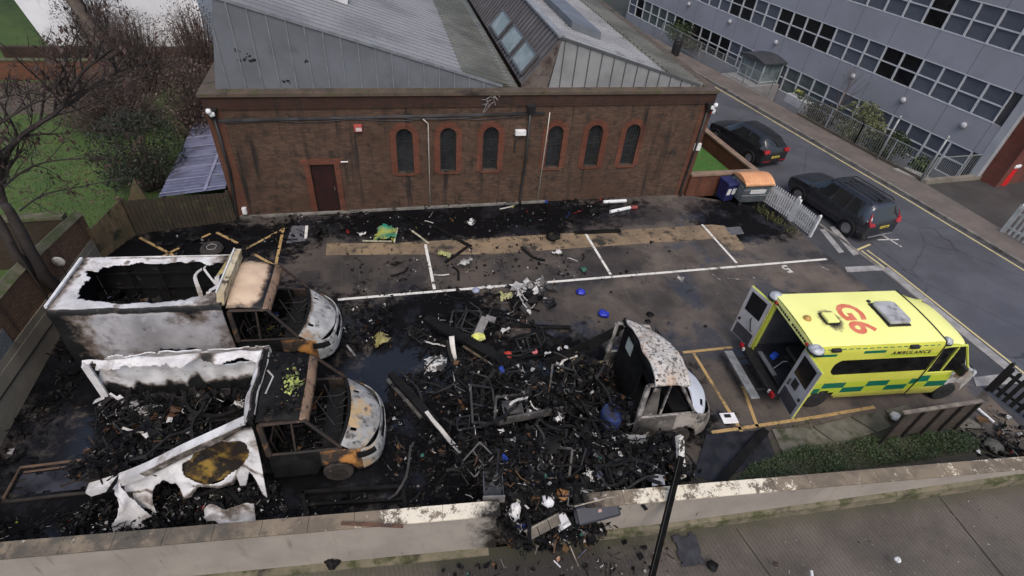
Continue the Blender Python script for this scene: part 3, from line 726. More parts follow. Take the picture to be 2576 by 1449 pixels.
for (x0, x1, a, b_) in ((-3.5, 9.35, 0, 1), (11.3, 24.9, 1, 0)):
    wb, xa, xb = ragged_wall(x0, x1, a, b_)
    wb.build('wall', rend, fw)
    c = MB(); x = xa-.02; i = 0
    while x < xb:
        x2 = min(x+.9+.1*nz(i), xb+.03)
        if x2-x > .1: c.box(x, x2-.005, -.035, .295, .958, 1.02)
        x = x2; i += 1
    c.build('coping', cop_m, fw, bevel=.008)
pl = MB(); n = 28
xs_ = [9.9+i*(15.3/n) for i in range(n+1)]
for i in range(n):
    xa, xb = xs_[i], xs_[i+1]
    wa = nearz(-7.51+.995*xa); wb_ = nearz(-7.51+.995*xb)
    pl.add([(xa,-.1,wa-.3),(xb,-.1,wb_-.3),(xb,-.003,wb_-.3),(xa,-.003,wa-.3),(xa,-.1,wa+.27+.1*clamp((xa-14)/8)),(xb,-.1,wb_+.27+.1*clamp((xb-14)/8)),(xb,-.003,wb_+.3+.1*clamp((xb-14)/8)),(xa,-.003,wa+.3+.1*clamp((xa-14)/8))],
           [(4,5,6,7),(0,1,5,4)]+([(3,0,4,7)] if i == 0 else [])+([(1,2,6,5)] if i == n-1 else []))
pl.build('plinth', ybr, fw)
k = MB(); k.box(-3.5, 9.2, -.16, -.003, -.9, -.555); k.build('base_kerb', ybr, fw)

bw = thing('boundary_wall', 'old brick boundary wall with grey render along its foot at the left edge', 'wall', (-9.65, 6.3, 0))
oldb = brick('old_brick', (.25,.145,.085), (.17,.1,.062), (.05,.037,.03), .65)
def tz(y): return 1.62+(17.2-y)*.16 if y > 13.4 else 2.23+(13.4-y)*.075
def mz(y): return .8+(17-y)*.085
b = MB(); r = MB(); c = MB(); st = MB()
ys = [6.4+i*.45 for i in range(25)]; ys[-1] = 17.15
for a, q in zip(ys, ys[1:]):
    Y0, Yq = a-6.3, q-6.3
    b.add([(0,Y0,-.1),(.3,Y0,-.1),(.3,Yq,-.1),(0,Yq,-.1),(0,Y0,tz(a)),(.3,Y0,tz(a)),(.3,Yq,tz(q)),(0,Yq,tz(q))], [(1,2,6,5),(2,3,7,6),(3,0,4,7),(4,5,6,7),(0,1,5,4)])
    for (mb, dx, za, zq) in ((r, .05, mz(a)-.22, mz(q)-.22), (st, .035, mz(a), mz(q))):
        lo = -.1 if mb is r else mz(a)-.218
        lo2 = -.1 if mb is r else mz(q)-.218
        mb.add([(.302,Y0,lo),(.3+dx,Y0,lo),(.3+dx,Yq,lo2),(.302,Yq,lo2),(.302,Y0,za),(.3+dx,Y0,za),(.3+dx,Yq,zq),(.302,Yq,zq)], [(1,2,6,5),(4,5,6,7),(0,1,5,4),(2,3,7,6)])
    c.add([(-.05,Y0,tz(a)+.003),(.35,Y0,tz(a)+.003),(.35,Yq-.01,tz(q)+.003),(-.05,Yq-.01,tz(q)+.003),(.15,Y0,tz(a)+.13),(.15,Yq-.01,tz(q)+.13)], [(0,1,4),(3,5,2),(1,2,5,4),(3,0,4,5),(0,3,2,1)])
b.build('wall', oldb, bw)
rg = render_mat('grey_render', (.3,.255,.185), (.21,.18,.135), (.07,.06,.048))
r.build('render_foot', rg, bw); st.build('render_band', rg, bw)
c.build('coping', M('mossy_cap', (.11,.1,.065), (.06,.06,.033), 2.5, rough=.95, bump=.5, bsc=18, stains=[((.05,.07,.02), 4, .5, .6)]), bw)
MB().tube([(.52, 7.1, 0), (.52, 7.1, 3.2)], .03, 6).build('rain_pipe', M('rain_pipe_dark', (.02,.015,.013), None, 4), bw)
MB().tube([(.37, 7.05, .5)]+[(.37, 7.05-i*.5, .52+.04*i) for i in range(1, 13)], .018, 5).build('cable', M('cable_dark', (.015,.013,.012), None, 4), bw)
MB().box(.303, .33, 4.6, 5.5, 1.24, 1.75).build('pebble_patch', M('pebbledash', (.2,.21,.2), (.12,.125,.12), 25, bump=.6, bsc=60), bw)
pp = MB().tube([(-9.13, 14.6, .55), (-9.13, 14.6, 1.55)], .012, 6).build('round_disc', M('rod_dark', (.03,.03,.03), None, 5))
tag(pp, 'white round disc on a thin rod in front of the boundary wall', 'sign')
MB().lathe([(.02, -.02), (.15, -.015), (.165, 0), (.15, .02), (.02, .035)], 20, (0, 0, 1.1), 'Y').build('disc', M('disc_white', (.62,.6,.55), (.5,.48,.43), 5), pp, smooth=True)
gwl = thing('garden_wall', 'dark brick garden wall meeting the boundary wall behind the bare tree', 'wall', (-9.66, 16.7, 0))
MB().box(-22, -.003, 0, .25, -.2, 1.75).build('wall', brick('dark_garden_brick', (.05,.035,.022), (.035,.028,.018), (.025,.022,.017), .9), gwl)
MB().box(-22, -.003, -.04, .29, 1.753, 1.85).build('coping', MATS['mossy_cap'], gwl)

wood = lambda name, c1, c2: M(name, c1, c2, 1.5, rough=.85, bump=.3, bsc=20, stains=[((.03,.028,.018), 1.3, .5, .65), ((.07,.075,.03), 3, .55, .7)])
def board_fence(name, label, a, b, h0, h1, mat, ln):
    a, b = V(a), V(b); d = b-a; L = d.length; t = thing(name, label, 'fence', a, math.atan2(d.y, d.x))
    m = MB(); n = max(2, int(L/.13)); s = MB()
    for i in range(n):
        x0 = L*i/n; h = lerp(h0, h1, i/n)+.02*nz(i*.7+a.x)
        m.box(x0, x0+L/n-.014, -.012+.016*(i % 2), .012+.016*(i % 2), 0, h)
    m.build('boards', mat, t)
    for k in range(int(L/1.8)+2):
        x = min(L, k*1.8); MB().box(x-.05, x+.05, .025, .12, 0, lerp(h0, h1, x/L)+.05).build('post', mat, t)
    s.beam((0, .045, h0*.3), (L, .045, h1*.3), .04, .08); s.beam((0, .045, h0*.8), (L, .045, h1*.8), .04, .08)
    s.build('rail', mat, t)
    return t
board_fence('wooden_fence', 'brown board fence beside the mossy wall, rising along the lawn edge', (-9.25, 16.95, 0), (-8.66, 18.28, 0), 1.15, 1.45, wood('weathered_boards', (.17,.12,.065), (.1,.075,.042)), 0)
board_fence('wooden_fence', 'dark board fence with a narrow slit between the lawn corner and the brick hall', (-8.62, 18.3, 0), (-5.45, 18.78, 0), 1.35, 1.2, wood('dark_boards', (.05,.036,.023), (.032,.025,.017)), 0)
tri = MB().prism([(-9.3, 18.9, -.1), (-8.1, 19.2, -.1), (-8.35, 19.15, 1.75)], (-.03, .12, 0)).build('trellis_panel', wood('gable_boards', (.13,.1,.05), (.08,.065,.035)))
tag(tri, 'pointed weathered timber panel behind the fence corner', 'panel')

# lean-to with translucent sheets beside the hall
lt = thing('lean_to_roof', 'lean-to with blue-grey corrugated plastic sheets beside the brick hall', 'shelter', (-5.6, 18.2, -.98))
shm = M('plastic_sheet', (.16,.165,.24), (.11,.115,.17), 1.2, rough=.35, stains=[((.07,.07,.1), 2, .5, .7)])
m = MB(); m.grid(lambda u, v: (lerp(-2.15, .1, u)+(-.0)*v, lerp(.75, 13, v)+0, 2.05+.22*u+.012*math.sin(v*320)), 8, 240)
m.build('roof_sheet', shm, lt)
m = MB()
for i in range(14): 
    y = .95+i*.9; m.beam((-2.15, y, 2.075), (.1, y, 2.295), .05, .02)
m.beam((-.6, .75, 2.235), (-.6, 13, 2.235), .1, .02)
m.build('roof_batten', M('batten_pale', (.26,.26,.36), None, 3), lt)
for y in (.9, 4, 7, 10):
    MB().box(-2.1, -2.0, y, y+.1, .9, 2.03).build('post', MATS['dark_boards'], lt)

# back garden: brick wall, white houses
g2 = thing('garden_wall', 'long orange-brown brick wall at the back of the lawn', 'wall', (-30, 33.6, 0), 0)
MB().box(0, 22.5, 0, .25, -.3, .95).build('wall', brick('orange_brick', (.16,.06,.03), (.11,.05,.03), (.06,.045,.035), .7), g2)
MB().box(0, 22.5, -.04, .29, .953, 1.02).build('coping', MATS['mossy_cap'], g2)
g3 = thing('garden_wall', 'dark brown wall in front of the white house behind the bushes', 'wall', (-19.0, 35.2, 0))
MB().box(0, 13.0, 0, .3, -.3, 1.15).build('wall', brick('dim_brick', (.055,.03,.022), (.04,.025,.02), (.03,.025,.02), .9), g3)
wh = thing('white_house', 'plain white rendered house wall behind the garden at top left', 'building', (-21.2, 39.3, 0))
whm = M('white_render', (.72,.72,.75), (.62,.62,.66), .5, rough=.8, stains=[((.45,.45,.47), .7, .55, .75)])
MB().prism([(2.6, 0, -.3), (11.4, 0, -.3), (11.4, 0, 9), (.2, 0, 9)], (0, 9, 0)).build('wall', whm, wh)
MB().box(2.0, 11.4, -.03, -.002, 3.0, 3.1).build('string_course', M('grey_line', (.3,.3,.32), None, 3), wh)
MB().box(-2, 12, -.3, 9.3, 9.003, 9.3).build('roof', M('slate', (.08,.08,.09), None, 3), wh)
wb = thing('white_flats', 'white block of flats with railed balconies glimpsed beside the zinc roof', 'building', (-10.6, 43.5, 0), .55)
MB().box(0, 9, 0, 7, -.3, 9).build('wall', M('bright_render', (.78,.78,.8), (.66,.66,.7), .6, rough=.8), wb)
for k in range(3):
    for q in range(2):
        x0 = 1.2+k*2.9; z0 = .8+q*3.1
        wi = MB().box(x0, x0+1.4, -.05, .04, z0, z0+2.0).build('window', M('flat_glass', (.05,.055,.065), (.14,.15,.17), 2, rough=.15), wb)
        fr = MB()
        for xx in (x0, x0+.68, x0+1.36): fr.box(xx, xx+.05, -.08, -.053, z0, z0+2.0)
        fr.build('frame', MATS['bright_render'], wi)
        bl = MB().box(x0-.4, x0+2.0, -1.1, -.05, z0-.25, z0-.1).build('balcony', MATS['bright_render'], wb)
        rl_ = MB()
        for i in range(13): rl_.box(x0-.4+i*.19, x0-.37+i*.19, -1.09, -1.06, z0-.1, z0+.9)
        rl_.box(x0-.4, x0+1.95, -1.1, -1.05, z0+.9, z0+.95)
        rl_.build('railing', M('rail_dark', (.06,.06,.065), None, 4), bl)
MB().box(-.3, 9.3, -.4, 7.3, 9.003, 9.2).build('roof', MATS['slate'], wb)

# low brick wall with grass behind it at the right of the hall
lw = thing('low_brick_wall', 'low red-brown brick wall around a small grass plot at the corner of the hall', 'wall', (13.3, 18.74, 0))
lb = brick('low_wall_brick', (.16,.055,.03), (.11,.04,.026), (.06,.045,.035), .35)
m = MB(); m.box(.0, 3.42, -.1, .12, -.05, 1.0)
m.prism([(3.2, .123, -.05), (3.42, .123, -.05), (3.1, 6.5, -.05), (2.88, 6.5, -.05)], (0, 0, 1.05))
m.build('wall', lb, lw)
m = MB(); m.box(-.0, 3.47, -.15, .17, 1.003, 1.08); m.prism([(3.16, .173, 1.003), (3.47, .173, 1.003), (3.14, 6.5, 1.003), (2.83, 6.5, 1.003)], (0, 0, .077))
m.build('coping', M('buff_coping', (.24,.16,.11), (.17,.115,.085), 2), lw)
sheet('grass_plot', [(13.5, 18.87), (16.45, 18.87), (16.2, 23), (13.4, 23)], turf_mat('plot_grass', (.045,.13,.02), (.06,.15,.03), (.1,.12,.04)), .32, .3)

# white picket fence with its gate leaf
wpm = M('white_pickets', (.6,.6,.6), (.46,.46,.46), 2, rough=.6, stains=[((.25,.25,.22), 3, .55, .7)])
def picket(name, label, a, b, h, mat, gap=.115, w=.07, post=True, cat='fence', rails=(.25, .75)):
    a, b = V(a), V(b); d = b-a; L = d.length; t = thing(name, label, cat, a, math.atan2(d.y, d.x))
    m = MB(); n = int(L/gap)
    for i in range(n):
        x = (i+.5)*L/n; z0 = .06
        m.prism([(x-w/2, -.012, z0), (x+w/2, -.012, z0), (x+w/2, -.012, h-.06), (x, -.012, h), (x-w/2, -.012, h-.06)], (0, .02, 0))
    m.build('pickets', mat, t)
    m = MB()
    for f in rails: m.box(0, L, .012, .05, h*f-.045, h*f+.045)
    m.build('rail', mat, t)
    if post:
        for x in (0, L): MB().prism([(x-.05, -.02, 0), (x+.05, -.02, 0), (x+.05, -.02, h+.06), (x, -.02, h+.12), (x-.05, -.02, h+.06)], (0, .1, 0)).build('post', mat, t)
    return t
picket('picket_fence', 'white picket fence running from the bins beside the dark estate car', (16.62, 18.3, 0), (17.1, 16.3, 0), 1.05, wpm)
picket('picket_gate', 'short white gate leaf closing the end of the picket fence', (17.12, 16.2, 0), (17.2, 15.0, 0), .95, wpm, cat='gate')
gp_ = picket('picket_fence', 'pale grey slatted fence at the right edge beside the far pavement', (26.65, 14.2, 0), (27.3, 9.5, 0), 1.35, M('pale_slats', (.42,.43,.42), (.3,.31,.3), 2), gap=.2, w=.09)
picket('slatted_gate', 'black slatted gate at the right edge behind the planting bed', (17.5, 6.75, 0), (17.9, 4.4, 0), 1.15, M('black_slats', (.012,.011,.01), (.02,.018,.016), 3, rough=.6), gap=.19, w=.11)

# galvanised railing along the office frontage
galv = M('galvanised', (.3,.31,.31), (.22,.23,.23), 3, rough=.5, metal=.3)
def railing(label, pts, h, gap=.13):
    t = thing('railing', label, 'railing', (pts[0][0], pts[0][1], 0))
    o = V((pts[0][0], pts[0][1], 0)); m = MB(); r = MB()
    for a, b in zip(pts, pts[1:]):
        a = V((*a, 0))-o; b = V((*b, 0))-o; d = b-a; L = d.length
        for f in (.12, h): r.beam(a+V((0, 0, f)), b+V((0, 0, f)), .03, .04)
        n = int(L/gap)
        for i in range(n):
            p = a+d*((i+.5)/n); m.beam(p+V((0, 0, .13)), p+V((0, 0, h-.02)), .014, .014)
        k = max(1, round(L/2.6))
        for i in range(k+1):
            p = a+d*(i/k); MB().box(p.x-.03, p.x+.03, p.y-.03, p.y+.03, -.05, h+.03).build('post', galv, t)
    m.build('bars', galv, t); r.build('rail', galv, t); return t
fl = lambda y: 26.6-(y-18.7)*.196 if y < 22.8 else 25.8-(y-22.8)*.151
railing('galvanised railing in front of the shrubs by the office', [(fl(18.8)+.05, 18.8), (fl(22.8)+.05, 22.8), (fl(27)+.05, 27.0)], 1.25)
railing('galvanised railing beyond the glazed porch', [(fl(29.6)+.05, 29.6), (fl(42)+.05, 42.0)], 1.2)
railing('galvanised railing across the front of the red brick end wall', [(26.75, 18.72), (33.5, 19.0)], 1.3, .16)
m = MB(); m.prism([(26.5, 18.66, -.2), (34, 18.92, -.2), (34, 18.68, -.2), (26.6, 18.4, -.2)], (0, 0, .42))
tag(m.build('dwarf_wall', M('dwarf_wall_stone', (.2,.18,.15), (.14,.125,.1), 1.2)), 'low stone kerb wall under the railing by the driveway', 'wall')
m = MB(); 
for i in range(12): 
    y0 = 18.9+i*.68; m.add([], []); m.prism([(fl(y0)+.0, y0, -.2), (fl(y0)+.16, y0, -.2), (fl(y0+.67)+.16, y0+.67, -.2), (fl(y0+.67), y0+.67, -.2)], (0, 0, .34))
tag(m.build('dwarf_wall', M('dwarf_wall_brick', (.11,.085,.06), (.07,.06,.045), 1.2)), 'low mossy brick wall under the railing along the pavement', 'wall')
def postlamp(label, p, h):
    t = thing('fence_post', label, 'post', p)
    MB().tube([(0, 0, 0), (0, 0, h)], .05, 10).build('pole', galv, t, smooth=True)
    MB().lathe([(.05, 0), (.08, .03), (.06, .12), (.01, .16)], 10, (0, 0, h)).build('cap', galv, t)
postlamp('tall grey post at the corner of the office railing', (26.6, 18.75, 0), 2.3)
postlamp('tall grey post on the pavement halfway along the office railing', (25.95, 21.1, 0), 2.3)
stp = MB().prism([(26.0, 20.0, -.1), (26.6, 18.9, -.1), (27.5, 19.1, -.1), (27.0, 20.1, -.1)], (0, 0, .16)); tag(stp.build('entrance_slab', M('pale_slab', (.3,.29,.27), (.22,.21,.2), 2)), 'pale concrete slab at the corner of the office railing', 'slab')

# red barrier
ba = thing('car_park_barrier', 'red barrier cabinet with a white boom at the driveway by the office', 'barrier', (31.0, 18.0, 0), .1)
MB().prism([(-.22, -.18, 0), (.22, -.18, 0), (.2, -.16, 1.0), (-.2, -.16, 1.0)], (0, .36, 0)).build('cabinet', M('barrier_red', (.5,.012,.012), (.42,.015,.015), 2, rough=.4), ba, bevel=.03)
MB().obox((0, 0, 1.1), (.46, .42, .18)).build('head', M('barrier_white', (.7,.7,.7), (.6,.6,.6), 3, rough=.4), ba, bevel=.05)
bm = MB().beam((.1, 0, 1.15), (2.4, .3, 3.4), .07, .09).build('boom', MATS['barrier_white'], ba)
MB().beam((1.0, .11, 2.03), (1.6, .19, 2.62), .075, .095).build('stripe', MATS['barrier_red'], bm)
lb_ = thing('litter_bin', 'black litter bin standing on the pavement beyond the hall roof', 'bin', tuple(G(1697, 140)))
MB().lathe([(.25, 0), (.3, .1), (.32, .9), (.26, 1.0)], 12).build('body', M('bin_black', (.012,.012,.013), None, 4), lb_)
MB().lathe([(.28, 1.003), (.3, 1.08), (.16, 1.25), (.03, 1.28)], 12).build('lid', MATS['bin_black'], lb_)

# wheeled bins
sk_ = thing('waste_container', 'grey four-wheeled waste container with an orange lid by the picket fence', 'bin', (15.95, 17.95, 0), -.03)
gm = M('galv_bin', (.17,.19,.2), (.12,.135,.145), 2.5, rough=.5, stains=[((.08,.08,.08), 3, .55, .7)])
bd = MB(); bd.prism([(-.58, -.42, .22), (.58, -.42, .22), (.68, -.52, 1.12), (-.68, -.52, 1.12)], (0, .02, 0))
bd.add([(-.58,-.42,.22),(.58,-.42,.22),(.58,.42,.22),(-.58,.42,.22),(-.68,-.52,1.12),(.68,-.52,1.12),(.68,.52,1.12),(-.68,.52,1.12)], [(3,2,1,0),(0,1,5,4),(1,2,6,5),(2,3,7,6),(3,0,4,7)])
for z in (.55, .85): bd.box(-.66, .66, -.5, -.44, z, z+.04)
bd.build('body', gm, sk_)
ld = MB(); ld.grid(lambda u, v: (lerp(-.71, .71, u), lerp(-.56, .56, v), 1.16+.2*math.sin(math.pi*v)**.8+.012*math.sin(u*60)), 60, 12)
ld.box(-.71, .71, -.57, -.54, 1.1, 1.17); ld.box(-.71, .71, .54, .57, 1.1, 1.17)
ld.prism([(-.71, -.56, 1.16)]+[(-.71, lerp(-.56, .56, i/10), 1.16+.2*math.sin(math.pi*i/10)**.8) for i in range(1, 10)]+[(-.71, .56, 1.16)], (.02, 0, 0)); ld.prism([(.69, -.56, 1.16)]+[(.69, lerp(-.56, .56, i/10), 1.16+.2*math.sin(math.pi*i/10)**.8) for i in range(1, 10)]+[(.69, .56, 1.16)], (.02, 0, 0))
ld.build('lid', M('orange_lid', (.62,.31,.15), (.52,.25,.12), 2, rough=.55, stains=[((.3,.14,.06), 3, .6, .75)]), sk_)
MB().obox((.05, -.51, .78), (.75, .02, .2), (.1, 0, 0)).build('label_panel', M('label_white', (.62,.62,.6), (.4,.4,.4), 12), sk_)
MB().obox((-.665, .1, .9), (.03, .2, .18)).build('side_sticker', MATS['label_white'], sk_)
for x in (-.48, .48):
    for y in (-.34, .34): MB().lathe([(.02, -.03), (.1, -.03), (.1, .03), (.02, .03)], 12, (x, y, .1), 'Y').build('wheel', MATS['bin_black'], sk_)
    for y in (-.34, .34): pass
for y in (-.46, .46): MB().tube([(-.74, y, 1.0), (-.74, y*.6, 1.0)], .02, 6).build('trunnion', gm, sk_)
wb_ = thing('wheelie_bin', 'dark blue wheelie bin with white notices beside the waste container', 'bin', (15.0, 18.22, 0), .12)
bb = M('bin_blue', (.018,.022,.09), (.013,.015,.06), 3, rough=.5)
MB().add([(-.24,-.26,.06),(.24,-.26,.06),(.24,.24,.06),(-.24,.24,.06),(-.29,-.32,.9),(.29,-.32,.9),(.29,.32,.9),(-.29,.32,.9)], [(3,2,1,0),(0,1,5,4),(1,2,6,5),(2,3,7,6),(3,0,4,7),(4,5,6,7)]).build('body', bb, wb_, bevel=.02)
MB().prism([(-.31, -.36, .903), (.31, -.36, .903), (.31, -.3, .98), (-.31, -.3, .98)], (0, .02, 0)).prism([(-.31, -.34, .905), (-.31, .36, .905), (-.31, .34, .99), (-.31, -.3, .98)], (.62, 0, 0)).build('lid', bb, wb_)
for x in (-.13, .14): MB().obox((x, -.305, .55), (.18, .012, .3), (.07, 0, .0)).build('notice', M('paper_white', (.7,.7,.7), (.55,.55,.55), 14), wb_)
for x in (-.22, .22): MB().lathe([(.02, -.03), (.1, -.03), (.1, .03), (.02, .03)], 12, (x, .28, .1), 'X').build('wheel', MATS['bin_black'], wb_)

# ------------------------------------------------------------------ parked cars
def catmull(ps, n):
    out = []
    for i in range(len(ps)-1):
        p0, p1, p2, p3 = ps[max(0, i-1)], ps[i], ps[i+1], ps[min(len(ps)-1, i+2)]
        for k in range(n):
            t = k/n; out.append([.5*((2*b)+(-a+c)*t+(2*a-5*b+4*c-d)*t*t+(-a+3*b-3*c+d)*t**3) for a, b, c, d in zip(p0, p1, p2, p3)])
    out.append(list(ps[-1])); return out
tyre_m = M('tyre', (.012,.012,.012), (.02,.02,.02), 8, rough=.85)
rim_m = M('alloy', (.3,.3,.31), (.22,.22,.23), 5, rough=.35, metal=.7)
def wheel(parent, x, y, r, rimmat=rim_m, tm=tyre_m, w=.2):
    t = MB().lathe([(r*.62, -w/2), (r*.93, -w/2), (r, -w*.36), (r, w*.36), (r*.93, w/2), (r*.62, w/2)], 26, (0, 0, 0), 'Y').build('wheel', tm, parent, smooth=False, thing=False)
    t.location = (x, y, r)
    m = MB(); s = 1 if y > 0 else -1
    m.lathe([(.03, s*w*.42), (r*.6, s*w*.36), (r*.64, s*w*.5), (r*.6, s*w*.52)], 20, (0, 0, 0), 'Y')
    for k in range(5):
        a = k*2*math.pi/5; m.beam((0, s*w*.48, 0), (r*.6*math.cos(a), s*w*.48, r*.6*math.sin(a)), .05, .03)
    m.build('rim', rimmat, t, thing=False); return t
def car(name, label, loc, rz, st, n, paint, wheels, wr, lamps, plate, rails=False, glassmat=None):
    """st rows: x, half width, sill z, belt z, roof half width, roof z, glass flag (1 side, 2 top, 3 both)"""
    t = thing(name, label, 'car', loc, rz)
    rows = catmull([q[:6] for q in st], n); body = MB(); gl = MB()
    def sec(q):
        x, w, zs, zb, wr_, zr = q
        h = [(0, zs), (w*.9, zs), (w*.99, zs+.16), (w, lerp(zs, zb, .6)), (w*.975, zb), (wr_+.02, zr-.07 if zr-zb > .2 else lerp(zb, zr, .6)), (wr_-.1, zr), (wr_*.5, zr+.02), (0, zr+.028)]
        return [V((x, -y, z)) for y, z in h]+[V((x, y, z)) for y, z in h[-2:0:-1]]
    secs = [sec(q) for q in rows]; k = len(secs[0])
    for i in range(len(secs)-1):
        fl_ = st[min(i//n, len(st)-2)][6]
        for j in range(k):
            a, b = secs[i], secs[i+1]; j2 = (j+1) % k
            side = j in (4, 11); top = 5 <= j <= 10
            tgt = gl if ((fl_ & 1 and side) or (fl_ & 2 and top)) else body
            tgt.add([a[j], b[j], b[j2], a[j2]], [(0, 1, 2, 3)])
    body.add(secs[0], [tuple(range(k))]); body.add(secs[-1], [tuple(range(k))[::-1]])
    for mb, nm, mt in ((body, 'body', paint), (gl, 'windows', glassmat or M('car_glass', (.012,.014,.015), (.016,.018,.019), 3, rough=.05, spec=.8))):
        o = mb.build(nm, mt, t, thing=False)
        bm = bmesh.new(); bm.from_mesh(o.data); bmesh.ops.remove_doubles(bm, verts=bm.verts, dist=.001); bmesh.ops.recalc_face_normals(bm, faces=bm.faces); bm.to_mesh(o.data); bm.free()
        o.data.polygons.foreach_set('use_smooth', [True]*len(o.data.polygons))
        e = o.modifiers.new('split', 'EDGE_SPLIT'); e.split_angle = R(38)
    for x in wheels:
        for y in (-st[4][1]+.06, st[4][1]-.06):
            wheel(t, x, y, wr)
            MB().lathe([(wr*1.0, -.1), (wr*1.14, -.115), (wr*1.16, .1), (wr*1.0, .115)], 24, (x, y+(.03 if y > 0 else -.03), wr), 'Y', cap=False).build('wheel_arch', M('arch_black', (.01,.01,.01), None, 4), t)
    for poly, off in lamps: MB().prism([(q[0]-.05, q[1], q[2]) for q in poly], off).build('rear_light', M('rear_light', (.35,.012,.015), (.2,.008,.012), 4, rough=.2), t, bevel=.01)
    pz, px = plate[0], -.004
    pl = MB().box(px-.012, px, -.26, .26, pz-.055, pz+.055).build('number_plate', M('plate_yellow', (.65,.5,.07), None, 3), t)
    m = MB()
    for i in range(7): m.box(px-.015, px-.0125, -.21+i*.06+(.02 if i > 3 else 0), -.175+i*.06+(.02 if i > 3 else 0), pz-.035, pz+.035)
    m.build('plate_characters', M('plate_black', (.012,.012,.012), None, 3), pl)
    return t
import bmesh
golf_p = M('black_paint', (.055,.055,.06), (.06,.06,.065), 2, rough=.16, r2=.24, spec=.6, metal=.75)
golf_st = [(0, .74, .38, .66, .55, .74, 0), (.04, .82, .26, .8, .6, .86, 0), (.1, .85, .24, .95, .62, .99, 2), (.16, .86, .24, .98, .62, 1.06, 2), (.46, .87, .22, .98, .585, 1.36, 0), (.6, .88, .22, .98, .58, 1.43, 0), (.72, .88, .21, .98, .58, 1.45, 1), (1.35, .89, .2, .97, .6, 1.49, 0), (1.43, .89, .2, .97, .6, 1.49, 1), (2.2, .89, .2, .96, .6, 1.48, 2|1), (2.45, .89, .2, .95, .6, 1.42, 2|1), (3.1, .89, .2, .93, .64, 1.0, 0), (3.2, .88, .2, .92, .68, .98, 0), (3.75, .86, .22, .84, .66, .88, 0), (4.05, .8, .26, .72, .6, .78, 0), (4.2, .62, .34, .58, .5, .64, 0)]
golf = car('parked_car', 'black hatchback parked beside the low brick wall', (19.3, 20.9, -.08), math.pi/2+.18, golf_st, 3, golf_p, (.78, 3.36), .32,
    [([(.02, s*.5, .86), (.02, s*.82, .84), (.09, s*.84, 1.0), (.06, s*.5, 1.0)], (.1, 0, 0)) for s in (-1, 1)], (.62, .012))
MB().tube([(.12, -.02, 1.02), (.3, .3, 1.24)], .012, 5).build('wiper', M('wiper_black', (.01,.01,.01), None, 3), golf)
MB().lathe([(.05, -.01), (.055, .01), (.02, .02)], 12, (.085, 0, .93), 'X').build('badge', rim_m, golf)
MB().box(.5, 2.3, -.003, .003, 1.3, 1.302).build('interior_strip', M('car_inside', (.02,.02,.02), None, 3), golf)
for s in (-1, 1):
    MB().obox((2.85, s*.99, 1.0), (.16, .2, .13)).build('door_mirror', golf_p, golf, bevel=.03)
    MB().box(-.02, -.005, min(s*.3, s*.75), max(s*.3, s*.75), .4, .44).build('reflector', MATS['rear_light'], golf)
suv_p = M('charcoal_paint', (.1,.103,.113), (.108,.11,.12), 2, rough=.2, r2=.28, spec=.6, metal=.85)
suv_st = [(0, .76, .42, .72, .6, .8, 0), (.04, .86, .3, .85, .66, .92, 0), (.1, .9, .27, 1.02, .68, 1.05, 2), (.14, .91, .26, 1.04, .68, 1.1, 2), (.36, .92, .25, 1.04, .66, 1.5, 0), (.46, .925, .25, 1.04, .66, 1.58, 0), (.6, .925, .25, 1.04, .66, 1.62, 1), (1.3, .93, .24, 1.02, .67, 1.65, 0), (1.38, .93, .24, 1.02, .67, 1.65, 1), (2.05, .93, .24, 1.01, .67, 1.64, 0), (2.12, .93, .24, 1.01, .67, 1.64, 1), (2.6, .93, .24, 1.0, .67, 1.6, 3), (2.75, .93, .24, 1.0, .67, 1.56, 3), (3.4, .93, .24, .99, .7, 1.1, 0), (3.55, .92, .24, .98, .74, 1.05, 0), (4.15, .9, .26, .92, .72, .97, 0), (4.45, .84, .32, .8, .66, .85, 0), (4.6, .68, .42, .64, .56, .7, 0)]
suv = car('parked_car', 'charcoal estate car with roof rails parked by the white picket fence', (20.0, 14.35, -.08), math.pi/2+.15, suv_st, 3, suv_p, (.86, 3.62), .35,
    [([(.03, s*.62, .92), (.03, s*.9, .9), (.16, s*.93, 1.1), (.1, s*.62, 1.0)], (.08, 0, 0)) for s in (-1, 1)]+[([(.17, s*.84, 1.05), (.17, s*.91, 1.05), (.3, s*.79, 1.36), (.28, s*.75, 1.36)], (.04, 0, 0)) for s in (-1, 1)], (.8, .035))
for s in (-1, 1):
    MB().tube([(.55, s*.64, 1.63), (.65, s*.64, 1.69), (2.5, s*.64, 1.68), (2.65, s*.64, 1.6)], .022, 6).build('roof_rail', MATS['plate_black'], suv, smooth=True)
    MB().obox((3.1, s*1.03, 1.1), (.17, .22, .15)).build('door_mirror', suv_p, suv, bevel=.03)
rp = MB()
for i in range(3): rp.box(.7, 2.3, -.3+i*.3-.01, -.3+i*.3+.01, 1.655, 1.682)
rp.build('roof_ribs', suv_p, suv)
MB().obox((.66, .1, 1.7), (.2, .05, .07)).build('aerial_fin', MATS['plate_black'], suv, bevel=.015)
MB().box(-.025, -.006, -.7, .7, .36, .42).build('bumper_trim', M('silver_trim', (.4,.4,.42), None, 3, metal=.6, rough=.35), suv)
